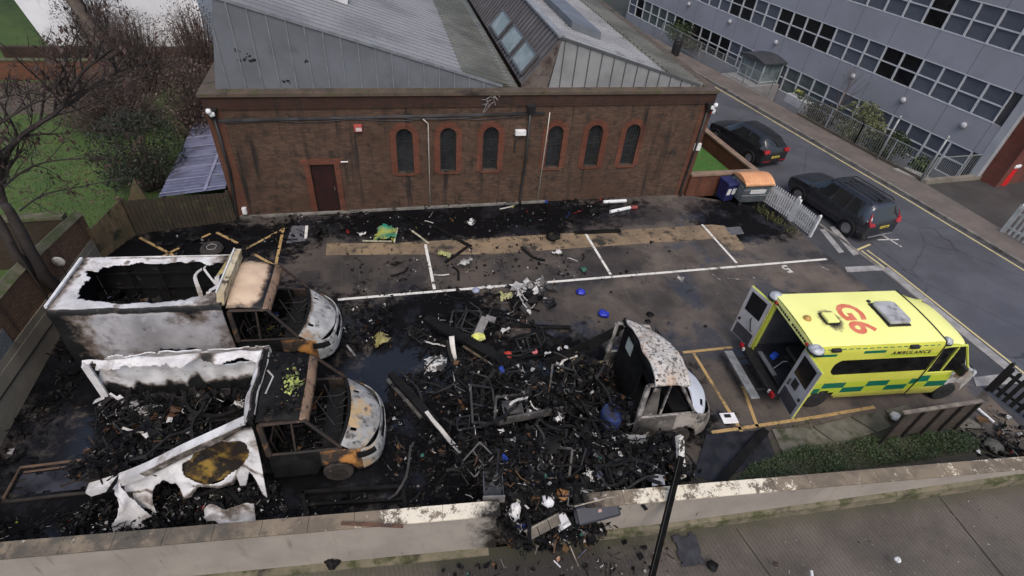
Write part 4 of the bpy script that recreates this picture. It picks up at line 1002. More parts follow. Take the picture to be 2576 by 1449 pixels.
vano = car('parked_car', 'blue car half hidden behind the corner of the brick hall', (17.55, 25.6, -.08), math.pi/2+.17, [(q[0], q[1], q[2], q[3], q[4], q[5]*(1.0), q[6]) for q in golf_st], 2, M('blue_paint', (.02,.03,.13), (.015,.02,.09), 2, rough=.2, spec=.5), (.78, 3.36), .32,
    [([(.02, s*.5, .86), (.02, s*.82, .84), (.09, s*.84, 1.0), (.06, s*.5, 1.0)], (.1, 0, 0)) for s in (-1, 1)], (.62, .012), glassmat=M('pale_car_glass', (.2,.22,.24), (.12,.13,.15), 2, rough=.15))
# ------------------------------------------------------------------ ambulances: shared shape of a boxy van, x forward from the rear edge, y left
WH, ZB, ZT, LB = 1.1, .46, 2.6, 3.85
def side(s, x, t, off=0.0):
    """point on the side wall, s=-1 right/near, t 0 sill .. 1 roof edge"""
    z = ZB+(ZT-ZB)*t
    if t < .4: y = WH-.03*(1-t/.4)**2
    else: y = WH-.03*((t-.4)/.6)
    if t > .9: y -= .05*((t-.9)/.1)**2; z -= .02*((t-.9)/.1)
    return V((x, s*(y+off), z))
def roof(x, t, dz=0):
    return V((x, t*(WH-.08), ZT-.02+.05*(1-t*t)+dz))
def wplan(n=60, x0=3.9, y0=1.05):
    """plan outline of the cab from the right door round the nose to the left door"""
    pts = [(x0, -y0), (5.35, -y0), (5.75, -y0+.02), (6.02, -.93), (6.2, -.76), (6.3, -.48), (6.34, 0)]
    c = catmull(pts, 8); c += [[x, -y] for x, y in c[-2::-1]]
    d = [0]
    for a, b in zip(c, c[1:]): d.append(d[-1]+math.hypot(b[0]-a[0], b[1]-a[1]))
    out = []
    for i in range(n+1):
        s = d[-1]*i/n; k = max(j for j in range(len(d)) if d[j] <= s+1e-9); k = min(k, len(c)-2)
        f = (s-d[k])/(d[k+1]-d[k]); out.append((lerp(c[k][0], c[k+1][0], f), lerp(c[k][1], c[k+1][1], f)))
    return out
PLAN = wplan(120)
def beltz(x): return 1.3 if x < 5.2 else lerp(1.3, 1.16, clamp((x-5.2)/.5)) if x < 5.7 else lerp(1.16, .92, clamp((x-5.7)/.62))
def skin(u, v):
    i = u*120; k = min(119, int(i)); f = i-k
    x = lerp(PLAN[k][0], PLAN[k+1][0], f); y = lerp(PLAN[k][1], PLAN[k+1][1], f)
    zt = beltz(x); z = lerp(.4, zt, v); q = 1-.05*max(0, v-.55)/.45
    if x > 5.75: x -= .12*max(0, v-.5)**1.5*2
    return V((x, y*q, z))
AX = (1.1, 5.28)
def inarch(x, z): return (x-AX[1])**2+(z-.36)**2 < .45**2
def bonnet_pt(u, v):
    """u 0 cowl .. 1 nose, v -1..1 across"""
    x0 = lerp(5.42, 5.6, 1-v*v); x1 = 6.27-.02 - .75*abs(v)**3*.62
    x = lerp(x0, x1, u); hw = .97 if x < 5.75 else lerp(.97, .6, clamp((x-5.75)/.55)**1.6)
    y = v*min(.97, hw+.06*(1-u)); z = lerp(1.33, .95, u**1.25)+.045*(1-v*v)
    return V((x, y, z))
def cabroof_pt(u, v):
    x = lerp(3.9, 4.85, u); return V((x+.0, v*lerp(.98, .9, u), 2.5-.2*u**2.2-.09*abs(v)**4+.03*(1-v*v)))
def van_wheels(t, tm, rm, skip=()):
    for x in AX:
        for y in (-.93, .93):
            if (x, y) in skip: continue
            wheel(t, x, y, .34, rm, tm, .22)
def cab_frame(t, mat, parts=('near', 'far')):
    for s, nm in ((-1, 'near'), (1, 'far')):
        if nm not in parts: continue
        m = MB(); m.tube([(3.95, s*1.03, 1.3), (3.95, s*.98, 2.3)], [.07, .06], 6); m.tube([(3.95, s*.98, 2.33), (4.82, s*.9, 2.24), (5.45, s*.99, 1.28)], [.045, .04, .035], 6)
        m.tube([(3.95, s*1.03, 1.3), (5.4, s*1.01, 1.28)], .03, 6); m.beam((4.5, s*1.02, 1.3), (4.56, s*.94, 2.22), .04, .04)
        m.build('window_pillars', mat, t)

# ---- the intact ambulance
amb = thing('ambulance', 'yellow and green ambulance with its two white rear doors standing open', 'ambulance', (10.45, 8.29, 0), -.1)
AY = M('ambulance_yellow_lit', (.85,.85,.3), (.79,.79,.26), .8, rough=.3, r2=.42, spec=.5, stains=[((.3,.28,.1), 3, .68, .8), ((.05,.045,.03), 26, .77, .8)], soot=True)  # side yellow paled for the top: bright daylight put into the colour
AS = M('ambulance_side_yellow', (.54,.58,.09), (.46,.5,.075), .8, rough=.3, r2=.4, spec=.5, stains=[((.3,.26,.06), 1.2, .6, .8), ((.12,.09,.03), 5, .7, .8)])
AG = M('ambulance_green', (.004,.12,.075), (.004,.09,.06), 2, rough=.35)
AL = M('lime_panel', (.4,.5,.03), (.36,.46,.03), 2, rough=.35)
AB = M('ambulance_glass', (.006,.006,.007), (.012,.012,.012), 3, rough=.1, spec=.5)
AW = M('ambulance_white', (.6,.6,.6), (.5,.5,.5), 2, rough=.4, stains=[((.3,.28,.26), 4, .6, .8)])
AK = M('ambulance_black', (.012,.012,.012), (.02,.02,.02), 5, rough=.5)
def livery():
    t = NT('ambulance_livery'); p = t.coord('Object'); x, y, z = t.sep(p)
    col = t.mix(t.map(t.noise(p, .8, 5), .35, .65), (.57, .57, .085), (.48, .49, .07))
    A = lambda *v: v[0] if len(v) == 1 else t.math('MULTIPLY', v[0], A(*v[1:]))
    rng = lambda s, a, b: t.math('MULTIPLY', t.math('GREATER_THAN', s, a), t.math('LESS_THAN', s, b))
    par = t.math('LESS_THAN', t.math('FRACT', t.math('DIVIDE', t.math('SUBTRACT', x, .25), 1.36)), .5)
    npar = t.math('SUBTRACT', 1.0, par)
    r1, r2 = rng(z, .7, .93), rng(z, .93, 1.16); lim = rng(x, .05, 5.2)
    g = t.math('ADD', A(r1, par), A(r2, npar)); l = t.math('ADD', A(r1, npar), A(r2, par))
    top = t.math('ADD', A(rng(z, 2.24, 2.33), rng(x, .05, .75)), A(rng(z, 2.3, 2.4), rng(x, 1.5, 2.15)))
    top = t.math('ADD', top, A(rng(z, 2.47, 2.5), rng(x, .3, 3.7), t.math('LESS_THAN', t.math('FRACT', t.math('DIVIDE', x, .2)), .66)))
    lm2 = A(rng(z, 2.13, 2.22), rng(x, 2.2, 3.83))
    col = t.mix(t.math('MULTIPLY', t.math('ADD', A(l, lim), lm2), .85), col, (.36, .46, .03))
    col = t.mix(t.math('MINIMUM', t.math('ADD', A(g, lim), top), 1.0), col, (.004, .115, .07))
    col = t.mix(t.map(t.noise(p, 1.2, 7, .7), .6, .8, 0, .5), col, (.3, .25, .08))
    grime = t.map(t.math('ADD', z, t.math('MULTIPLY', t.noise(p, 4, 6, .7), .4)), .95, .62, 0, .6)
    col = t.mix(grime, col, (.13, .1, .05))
    return t.finish(col, .36)
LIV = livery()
for s in (-1, 1):
    m = MB(); m.grid(lambda u, v: side(s, u, v), 40, 24, keep=lambda u, v: not ((u-AX[0])**2+(ZB+(ZT-ZB)*v-.36)**2 < .44**2), u0=0, u1=LB)
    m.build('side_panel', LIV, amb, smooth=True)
def vsoot(x, t):
    a = math.hypot(x-1.0, (t*.85+.1)); return clamp(1.02-a*2.1)
m = MB(); m.grid(lambda u, v: roof(u, v), 40, 30, u0=0, u1=LB, v0=-1, v1=1, soot=vsoot)
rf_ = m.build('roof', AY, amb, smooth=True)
# roof to side edge and rear header
m = MB()
for s in (-1, 1): m.grid(lambda u, v: side(s, u, 1).lerp(roof(u, s), v), 4, 2, u0=0, u1=LB)
m.build('roof_edge', AY, amb, smooth=True)
hd = MB(); hd.prism([(-.02, -1.0, 2.36), (-.02, 1.0, 2.36), (-.0, .96, 2.56), (-.0, -.96, 2.56)], (.1, 0, 0))
hdr = hd.build('rear_header', AY, amb)
m = MB()
for i in range(15):
    if i in (7,): continue
    m.box(-.026, -.021, -.72+i*.1, -.72+i*.1+.07, 2.42+.01*(i % 2), 2.49)
m.build('header_lettering', AK, hdr)
for y in (-.8, .8): MB().lathe([(.06, 0), (.055, -.03), (.02, -.045)], 14, (-.02, y, 2.45), 'X').build('marker_lamp', M('lamp_red', (.3,.02,.01), (.2,.015,.01), 4, rough=.2), amb, smooth=True)
for s in (-1, 1): MB().box(-.005, .08, min(s*.8, s*1.0), max(s*.8, s*1.0), .5, 2.36).build('rear_pillar', AS, amb, bevel=.01)
# dark interior
m = MB(); m.box(0.02, 3.6, -.9, .9, .62, .66); m.build('floor', M('van_floor', (.035,.036,.04), (.02,.02,.024), 2, rough=.4), amb)
lin = M('van_lining', (.1,.1,.105), (.06,.06,.065), 1.5, rough=.7)
m = MB(); m.box(.09, 3.6, -.96, -.9, .66, 2.45); m.box(.09, 3.6, .9, .96, .66, 2.45); m.box(3.6, 3.66, -.96, .96, .6, 2.5); m.box(.08, 3.6, -.9, .9, 2.45, 2.5)
m.build('lining', lin, amb)
m = MB(); m.box(1.6, 3.5, .45, .88, .663, 1.5); m.box(2.6, 3.58, -.88, -.5, .663, 1.9); m.box(.9, 2.4, .6, .88, 1.7, 2.3); m.build('cabinets', M('cabinet_grey', (.08,.08,.085), (.05,.05,.055), 2, rough=.5), amb)
m = MB(); m.box(.6, 2.4, -.25, .3, 1.05, 1.17); m.box(.65, 2.35, -.2, .25, .78, .82)
for x in (.8, 2.2):
    for y in (-.18, .22): m.beam((x, y, .7), (x, y, 1.05), .03, .03)
m.build('stretcher', M('stretcher_black', (.02,.02,.022), (.05,.05,.03), 5, rough=.5), amb)
MB().obox((.35, .3, .78), (.25, .18, .16), (0, 0, .5)).build('blue_bag', M('bag_blue', (.02,.09,.5), (.02,.06,.35), 9), amb, bevel=.04)
MB().tube([(.15, -.1, .7), (.6, .15, .68), (1.2, .1, .7)], .015, 6).build('hose', AW, amb)
MB().obox((.05, .1, .7), (.12, .9, .04), (0, 0, .0)).build('sill_plate', M('sill_alu', (.35,.35,.36), None, 4, metal=.5, rough=.4), amb)
# bumper, step and light clusters
MB().box(-.28, 0, -1.0, 1.0, .4, .56).build('rear_bumper', AK, amb, bevel=.02)
MB().obox((-.7, -.0, .4), (.26, 1.8, .05)).build('rear_step', M('step_alu', (.3,.31,.32), (.2,.21,.22), 6, rough=.45, metal=.4), amb, bevel=.008)
for y in (-.6, .6): MB().beam((-.7, y, .38), (-.05, y, .42), .06, .06).build('step_arm', AK, amb)
for s in (-1, 1):
    l = MB().box(-.34, -.27, min(s*.84, s*1.02), max(s*.84, s*1.02), .5, .66).build('tail_lamp', MATS['rear_light'], amb, bevel=.02)
    MB().box(-.335, -.28, min(s*.77, s*.835), max(s*.77, s*.835), .52, .62).build('reverse_lamp', AW, l)
# rear doors: white insides, dark window, grey pocket
def rear_door(a, sy, hx):
    """hinged on the edge; local x runs from the hinge to the free edge, z up, inside facing +n"""
    d = MB(); e = thing_m = None
    m = Matrix.Translation((hx, sy*.86, 0)) @ Matrix.Rotation(a, 4, 'Z')
    k = sy
    def bx(x0, x1, y0, y1, z0, z1): 
        b = MB(); b.T = m; b.box(x0, x1, min(k*y0, k*y1), max(k*y0, k*y1), z0, z1); return b
    door = bx(0, .84, -.05, 0, .5, 2.36).build('rear_door', AS, amb, bevel=.012)
    bx(.02, .82, .003, .02, .52, 2.34).build('door_lining', M('door_inside', (.44,.43,.43), (.36,.35,.35), 1.5, rough=.5, stains=[((.2,.19,.18), 4, .62, .8)]), door, bevel=.008)
    wdw = bx(.12, .72, .023, .03, 1.56, 2.24).build('door_window', AB, door, bevel=.05)
    bx(.08, .76, .022, .035, .56, 1.0).build('door_pocket', M('pocket_grey', (.05,.05,.055), (.035,.035,.04), 3, rough=.6), door, bevel=.01)
    bx(.7, .76, .022, .06, 1.12, 1.2).build('door_latch', AK, door)
    b = MB(); b.T = m; b.tube([(.2, k*.03, 1.08), (.22, k*.07, 1.12), (.36, k*.07, 1.45), (.36, k*.03, 1.48)] if sy > 0 else [(.14, k*.03, 1.12), (.16, k*.06, 1.14), (.16, k*.06, 1.3), (.14, k*.03, 1.34)], .018, 6); b.build('grab_handle', AK, door)
    if sy < 0:
        bx(.25, .47, .022, .05, 1.22, 1.5).build('door_vent', AK, door, bevel=.01)
    tr = MB(); tr.T = m
    for x in (.0, .81): tr.box(x, x+.03, min(0, k*.024), max(0, k*.024), .5, 2.36)
    tr.build('door_edge', M('door_edge_pale', (.4,.36,.33), None, 4), door)
rear_door(R(268), -1, -.06)
rear_door(R(106), 1, -.06)
# side livery and windows
def patch(s, x0, x1, t0, t1, off, n=6, m=None):
    m = m or MB(); m.grid(lambda u, v: side(s, lerp(x0, x1, u), lerp(t0, t1, v), off), n, n); return m
TZ = lambda z: (z-ZB)/(ZT-ZB)
for s in (-1, 1):
    mm = MB(); W_ = []
    x0, x1, ta, tb = .85, LB-.03, TZ(1.52), TZ(2.08)
    mm.grid(lambda u, v: side(s, lerp(x0+.16*abs(2*v-1)**3, x1, u), lerp(ta+.06*(1-u)**3*0, tb, v), .007), 30, 12)
    mm.build('side_window', AB, amb)
    vs, fs = text_mb('AMBULANCE', .17, 1.25, .004)
    mt = MB(); 
    mt.add([side(s, 2.95-s*v.x if s > 0 else 2.95+v.x, TZ(2.27)+v.y/(ZT-ZB), .009) for v in vs], fs); mt.build('lettering', AK, amb)
    vs, fs = text_mb('G6', .3, 1.0, .004)
    vs, fs = text_mb('G6', .16, 1.0, .004)
    mt = MB(); mt.add([side(s, .3+(v.x if s < 0 else -v.x), TZ(1.75)+v.y/(ZT-ZB), .009) for v in vs], fs); mt.build('call_sign', M('sign_red', (.5,.06,.04), None, 4), amb)
    for x in (.62, 2.9): MB().obox(side(s, x, .955, .03), (.26, .1, .09)).build('side_lamp', AK, amb, bevel=.02)
    # seam strip at the front of the box
    MB().tube([side(s, LB, t/10, .012) for t in range(0, 11)]+[roof(LB, s)], .016, 6).build('seam_strip', AK, amb)
MB().tube([roof(LB, t/8, .012) for t in range(-8, 9)], .016, 6).build('roof_seam', AK, amb)
# roof fittings
vs, fs = text_mb('G6', .98, .95, .03)
mt = MB(); mt.add([roof(1.7+v.y, clamp(-.08-v.x/(WH-.08), -1, 1), .006) for v in vs], fs)
mt.build('roof_call_sign', M('faded_red', (.6,.14,.075), (.66,.22,.13), 3, rough=.5), rf_)
h = MB(); h.prism([(2.55, -.42, 2.66), (3.15, -.42, 2.66), (3.22, -.3, 2.66), (3.22, .36, 2.66), (3.1, .42, 2.66), (2.62, .42, 2.66), (2.55, .36, 2.66)], (0, 0, .1))
h_ = h.build('roof_hatch', M('hatch_grey', (.42,.42,.43), (.3,.3,.31), 3, rough=.4, stains=[((.15,.14,.13), 2.5, .5, .7)]), amb, bevel=.03)
MB().box(2.5, 3.18, -.46, .45, 2.6, 2.657).build('hatch_base', AK, h_)
MB().lathe([(.06, 0), (.05, .05), (.02, .07)], 12, (2.6, .55, 2.6)).build('roof_stud', AK, amb)
vv = MB().obox((.98, -.08, 2.67), (.34, .36, .09), (0, .05, .0)).build('roof_vent', AY, amb, bevel=.02)
MB().obox((.96, -.08, 2.63), (.4, .42, .05)).build('vent_base', AK, vv)
MB().lathe([(.12, 0), (.11, .05), (.07, .1), (.01, .12)], 18, (.34, -.04, 2.6)).build('beacon_base', M('ochre_dome', (.42,.25,.06), (.33,.19,.05), 4, rough=.4), amb, smooth=True)
opal = M('opal_beacon', (.45,.47,.49), (.24,.25,.27), 9, rough=.15, spec=.5)
for x, y in ((.08, -1.04), (.08, 1.04), (4.0, -.96)):
    r_ = .2 if x < 1 else .13
    bq = MB().lathe([(r_, 0), (r_*1.0, .05), (r_*.86, .1), (r_*.5, .13), (.01, .14)], 20, (x, y*.98, 2.46)).build('corner_beacon', opal, amb, smooth=True)
    MB().lathe([(r_*1.06, -.03), (r_*1.06, .02)], 20, (x, y*.98, 2.46)).build('beacon_ring', AK, bq)
# cab
m = MB(); m.grid(cabroof_pt, 12, 20, v0=-1, v1=1); m.build('cab_roof', AY, amb, smooth=True)
m = MB()
for s in (-1, 1): m.grid(lambda u, v: side(s, LB, lerp(.86, 1, v)).lerp(V((lerp(3.9, 4.85, u), s*lerp(.98, .9, u), 2.25+.2*v-.2*u*v)), clamp(u*1.5)), 8, 4)
m.build('cab_cornice', AS, amb, smooth=True)
cab_frame(amb, AS)
for s in (-1, 1): m = MB(); m.add([(3.98, s*1.03, 1.33), (5.33, s*1.0, 1.31), (4.82, s*.9, 2.2), (3.98, s*.98, 2.3)], [(0, 1, 2, 3)]); m.build('cab_window', AB, amb)
m = MB(); m.grid(lambda u, v: V((lerp(5.4, 4.86, u)+lerp(.0, .02, u)-.08*v*v, v*lerp(.97, .89, u), lerp(1.32, 2.28, u))), 10, 16, v0=-1, v1=1); m.build('windscreen', AB, amb, smooth=True)
def ksk(lo, hi): return lambda u, v: lo <= skin(u, v).x < hi and not inarch(skin(u, v).x, skin(u, v).z)
for s, ulim in ((-1, (0, .5)), (1, (.5, 1))):
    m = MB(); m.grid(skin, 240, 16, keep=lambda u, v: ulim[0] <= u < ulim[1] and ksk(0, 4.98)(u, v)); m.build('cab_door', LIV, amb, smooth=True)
    m = MB(); m.grid(skin, 240, 16, keep=lambda u, v: ulim[0] <= u < ulim[1] and ksk(4.98, 5.85)(u, v))
    m.build('front_wing', M('scorched_wing', (.5,.49,.48), (.2,.17,.14), 1.1, rough=.5, stains=[((.04,.035,.03), 1.6, .48, .62), ((.35,.17,.05), 2.5, .6, .7)]) if s < 0 else AS, amb, smooth=True)
    MB().obox((4.95, s*1.16, 1.5), (.12, .24, .34)).build('door_mirror', AK if s > 0 else AK, amb, bevel=.04)
    MB().obox((6.06, s*.72, .86), (.22, .3, .2), (0, .3, -s*.7)).build('headlight', M('headlight_glass', (.4,.42,.44), (.25,.26,.27), 6, rough=.12), amb, bevel=.04)
m = MB(); m.grid(skin, 240, 16, keep=lambda u, v: skin(u, v).x >= 5.85); m.build('front_bumper', M('scorched_bumper', (.3,.28,.26), (.1,.09,.08), 1.5, rough=.6, stains=[((.03,.025,.02), 2.2, .5, .62)]), amb, smooth=True)
m = MB(); m.grid(bonnet_pt, 16, 30, v0=-1, v1=1); m.build('bonnet', M('scorched_bonnet', (.62,.62,.6), (.34,.3,.26), 1.4, rough=.45, stains=[((.06,.05,.04), 1.5, .55, .68), ((.4,.2,.06), 2.4, .66, .74)]), amb, smooth=True)
MB().box(3.9, 5.3, -.9, .9, .4, .5).build('cab_floor', AK, amb)
MB().box(4.9, 5.35, -.88, .88, .9, 1.28).build('dashboard', AK, amb)
van_wheels(amb, tyre_m, M('steel_rim', (.035,.035,.037), None, 5, metal=.3, rough=.5))

# ---- the burnt vans
ash = M('ash_white', (.66,.65,.65), (.42,.41,.41), 1.4, rough=.75, bump=.5, bsc=7, bd=.04, soot=True, stains=[((.3,.27,.25), 1.7, .54, .7), ((.2,.15,.11), 3.1, .62, .74), ((.04,.036,.034), 6, .64, .74)])
greyp = M('scorched_side', (.4,.395,.41), (.25,.245,.255), .9, rough=.6, soot=True, bump=.4, bsc=5, bd=.05, stains=[((.5,.495,.51), .9, .54, .7), ((.1,.09,.085), 1.5, .54, .74), ((.03,.028,.027), 2.6, .6, .76)])
char = M('charred_metal', (.006,.006,.0065), (.012,.0115,.0115), 3, rough=.6, r2=.85, spec=.14, stains=[((.045,.03,.02), 2.5, .6, .76), ((.16,.15,.14), 9, .72, .78)], bump=.6, bsc=14)
rustm = M('rusted_metal', (.045,.028,.019), (.02,.016,.014), 2.5, rough=.8, stains=[((.02,.018,.016), 2, .5, .65), ((.24,.13,.06), 5, .6, .72)])
creamm = M('scorched_cream', (.6,.46,.33), (.5,.36,.25), .9, rough=.55, soot=True, stains=[((.66,.55,.42), 1.5, .52, .7)])
bronze = M('bronze_header', (.26,.17,.11), (.14,.09,.06), 3, rough=.5, metal=.2, stains=[((.05,.035,.03), 7, .55, .65)])
bonm = M('burnt_bonnet', (.42,.42,.41), (.24,.24,.235), 2.2, rough=.7, soot=True, stains=[((.09,.085,.08), 5, .52, .66), ((.3,.19,.1), 1.2, .56, .7), ((.03,.028,.026), 2.4, .62, .74)])
wingr = M('rust_wing', (.04,.03,.024), (.014,.012,.011), 1.8, rough=.7, stains=[((.42,.19,.05), 1.3, .5, .64), ((.5,.3,.12), 3, .66, .76)])
btyre = M('burnt_tyre', (.02,.018,.017), (.05,.04,.035), 5, rough=.9)
def burnt_cab(t, roofmat, roofsoot, bonsoot, wingmat, doormat, glass=False, roof_u=1.0, bonm=bonm):
    m = MB(); m.grid(lambda u, v: cabroof_pt(u, v)+V((0, 0, .03*nz(u*4+t.location.x, v*3))), 20, 30, v0=-1, v1=1, u1=roof_u, soot=roofsoot); cr_ = m.build('cab_roof', roofmat, t, smooth=True, solid=.02)
    m = MB(); m.grid(lambda u, v: cabroof_pt(lerp(roof_u-.14, roof_u+.03, u), v)+V((.05*(1-v*v), 0, .02-.09*u**3)), 6, 30, v0=-1, v1=1); m.build('windscreen_header', bronze, t, smooth=True, solid=.03)
    m = MB(); m.tube([bonnet_pt(0, v/10)+V((-.03, 0, -.01)) for v in range(-10, 11)], .05, 7); m.build('scuttle', char, t, smooth=True)
    for s in (-1, 1): m = MB(); m.grid(lambda u, v: skin((.5+s*.13)+s*.075*u, .62+.27*v)+V((.012, s*.012, .0)), 12, 6); m.build('headlight_hole', char, t)
    cab_frame(t, rustm)
    for ul in ((0, .5), (.5, 1)):
        m = MB(); m.grid(skin, 240, 16, keep=lambda u, v: ul[0] <= u < ul[1] and ksk(0, 4.98)(u, v), soot=lambda u, v: .35); m.build('cab_door', doormat, t, smooth=True, solid=.02)
        m = MB(); m.grid(skin, 240, 16, keep=lambda u, v: ul[0] <= u < ul[1] and ksk(4.98, 5.85)(u, v), soot=lambda u, v: .1); m.build('front_wing', wingmat, t, smooth=True, solid=.02)
    m = MB(); m.grid(skin, 240, 16, keep=lambda u, v: skin(u, v).x >= 5.85 and not (abs(skin(u, v).y) < .45 and .62 < skin(u, v).z < .82), soot=lambda u, v: .2*(1-v)); m.build('front_bumper', bonm, t, smooth=True, solid=.02)
    m = MB(); m.grid(bonnet_pt, 30, 50, v0=-1, v1=1, keep=lambda u, v: not (.12 < u < .32 and .5 < abs(v) < .62), soot=bonsoot); m.build('bonnet', bonm, t, smooth=True, solid=.02)
    m = MB()
    m.box(3.9, 5.3, -.9, .9, .4, .5); m.box(5.0, 5.4, -.86, .86, .6, 1.12); m.box(5.35, 6.1, -.6, .6, .3, .8)
    m.build('cab_floor', char, t)
    m = MB()
    for y in (-.55, .0, .55):
        m.beam((4.0, y-.2, .55), (4.5, y-.2, .6), .04, .04); m.beam((4.0, y+.2, .55), (4.5, y+.2, .6), .04, .04); m.beam((4.05, y-.2, .6), (3.95, y-.18, 1.4), .03, .03); m.beam((4.05, y+.2, .6), (3.95, y+.18, 1.4), .03, .03); m.beam((3.95, y-.18, 1.4), (3.95, y+.18, 1.4), .03, .03)
    m.build('seat_frames', rustm, t)
    m = MB(); m.tube([(4.95+.04*math.cos(a*.6), -.45+.18*math.cos(a*.6283), 1.2+.17*math.sin(a*.6283)) for a in range(11)], .013, 5); m.tube([(5.15, -.45, 1.0), (4.95, -.45, 1.2)], .02, 5); m.build('steering_wheel', char, t)
    m = MB()
    for i in range(7): m.tube([(5.5, -.75+i*.23+.12*nz(i*2.3), 1.28), (5.2+.2*nz(i*1.9), -.7+i*.22+.2*nz(i*3.7), 1.1+.12*nz(i*2.1, 3)), (4.8+.4*nz(i*1.3, 7), -.6+i*.2+.3*nz(i*1.7, 2), 1.0+.3*nz(i*2.9, 9))], .008+.008*abs(nz(i*3.1)), 4)
    m.tube([(5.25, -.35, 1.25), (4.9, -.1, 1.9)], .012, 4); m.tube([(5.2, .2, 1.2), (5.0, .5, 1.7)], .01, 4)
    m.build('melted_trim', M('melted_trim_grey', (.008,.008,.008), (.04,.038,.036), 4), t)
    return cr_
# first van, against the back of the yard
v1 = thing('burnt_ambulance', 'burnt white van with a cream scorched cab roof and a hole burnt through its roof', 'ambulance', (-7.82, 12.36, 0), -.09)
m = MB(); m.grid(lambda u, v: side(-1, u, v)+V((0, .06*nz(u*1.3, v*2)+.03*nz(u*4, v*3, 7), 0)), 90, 50, u0=0, u1=LB, keep=lambda u, v: not ((u-AX[0])**2+(ZB+(ZT-ZB)*v-.36)**2 < .44**2) and v > .08+.1*nz(u*4) and not (v < .33+.08*nz(u*6, 3) and 2.05 < u < 2.9),
                 soot=lambda u, v: .1+max(.72-u*.6, .6*(v > .93), .6-v*1.3, .45*clamp((u-3.3)*2)*clamp(1.2-v), .55*clamp(1.5*nz(u*1.1, v*1.8, 41))) )
m.build('side_panel', greyp, v1, smooth=True, solid=.02)
m = MB(); m.grid(lambda u, v: side(1, u, v), 60, 30, u0=0, u1=LB, soot=lambda u, v: .75-.5*(v > .9)); m.build('side_panel', ash, v1, smooth=True, solid=.02)
def hole1(x, t):
    # burnt opening: rounded, ragged, further forward on the far side
    n = .12*nz(x*2.4, t*2.4, 4)+.06*nz(x*8, t*8, 2)
    cx, hx = 1.95, 1.6
    a = abs((x-cx)/hx); b = abs((t-.03)/.79)
    return (a**3.2+b**3.2)**(1/3.2) < 1+n
def warp1(x, t):
    n = 0.0
    a = abs((x-1.95)/1.6); b = abs((t-.03)/.79); d = (a**3.2+b**3.2)**(1/3.2)
    p = roof(x, t); p.z -= .24*clamp(1.5-d)**1.3+.06*nz(x*1.5, t*1.5, 8); return p
m = MB(); m.grid(warp1, 150, 80, u0=0, u1=LB, v0=-1, v1=1, keep=lambda x, t: not hole1(x, t) and not (x > 3.2 and -.45 < t < .72+.1*nz(x*5) and x < 3.66),
    soot=lambda x, t: max(.62-x*2.2, .5-(1-abs(t))*7, clamp((x-2.75)*1.1)*.7 if t > -.5 else clamp((x-2.6)*.55), .45 if nz(x*3, t*3, 20) > .45 else 0))
m.build('roof', ash, v1, smooth=True, solid=.025)
m = MB()
for s in (-1, 1): m.grid(lambda u, v: side(s, u, 1).lerp(roof(u, s), v), 60, 2, u0=0, u1=LB, soot=lambda u, v: .5+.3*nz(u*2))
m.build('roof_edge', ash, v1, smooth=True)
MB().beam((-.03, -.93, 2.6), (-.03, .93, 2.62), .07, .09).build('rear_light_bar', M('bar_white', (.62,.62,.62), (.5,.5,.5), 5, rough=.4), v1)
m = MB(); m.box(.0, .05, -.98, .98, .45, 2.5); m.build('rear_doors', char, v1)
hb = MB(); hb.prism([(3.72, -.98, 2.5), (3.72, .98, 2.5), (3.78, .9, 2.86), (3.78, -.9, 2.86)], (.17, 0, 0)); 
hb_ = hb.build('front_header', M('header_cream', (.5,.44,.3), (.38,.31,.2), 3, rough=.6, stains=[((.06,.045,.03), 5, .52, .62), ((.62,.6,.52), 2, .58, .7)]), v1)
MB().box(3.765, 3.8, -.9, .9, 2.86, 2.9).build('header_strip', MATS['bar_white'], hb_)
MB().prism([(3.4, .2, 2.5), (3.74, .9, 2.5), (3.74, .9, 2.84), (3.66, .25, 2.6)], (0, .02, 0)).build('torn_flap', M('flap_yellowed', (.4,.32,.12), (.1,.08,.05), 2.2), v1)
for a, b, w in (((2.9, .65, 2.4), (2.75, .2, 1.7), .12), ((3.6, -.2, 2.5), (3.2, -.5, 1.85), .16), ((3.62, .5, 2.5), (3.2, .1, 1.75), .13), ((3.0, .7, 2.45), (3.25, .35, 2.0), .08), ((2.4, -.75, 2.4), (2.7, -.5, 1.9), .12)):
    a, b = V(a), V(b); m = MB(); c_ = [V(q) for q in catmull([list(a), list(a.lerp(b, .4)+V((-.14, .1, .08))), list(a.lerp(b, .8)+V((.05, -.06, -.02))), list(b)], 5)]
    for p, q in zip(c_, c_[1:]): m.beam(p, q+(q-p)*.12, w*(.75+.4*nz(q.x*5, q.z*5)), .02, soot=.1+.4*clamp(nz(q.x*3, q.z*4)))
    m.build('hanging_strip', ash, v1)
m = MB()
for x in (.15, .9, 1.7, 2.5, 3.3):
    for s in (-1, 1): m.tube([(x, s*.93, .6), (x, s*.9, 2.35)], .03, 5)
for z in (1.1, 1.6, 2.1):
    for s in (-1, 1): m.beam((.1, s*.92, z), (3.7, s*.92, z+.05*nz(z)), .04, .05)
m.box(.05, 3.75, -.92, .92, .55, .6); m.box(3.7, 3.76, -.95, .95, .6, 2.3)
m.build('inner_frame', char, v1)
burnt_cab(v1, creamm, lambda u, v: max(.1+clamp((u-.62)*2.6)+(.5*abs(v)**5), .75*clamp(v*1.6-.9)), lambda u, v: clamp(.45-u*2.5)+.15, wingr, char)
van_wheels(v1, btyre, rustm)
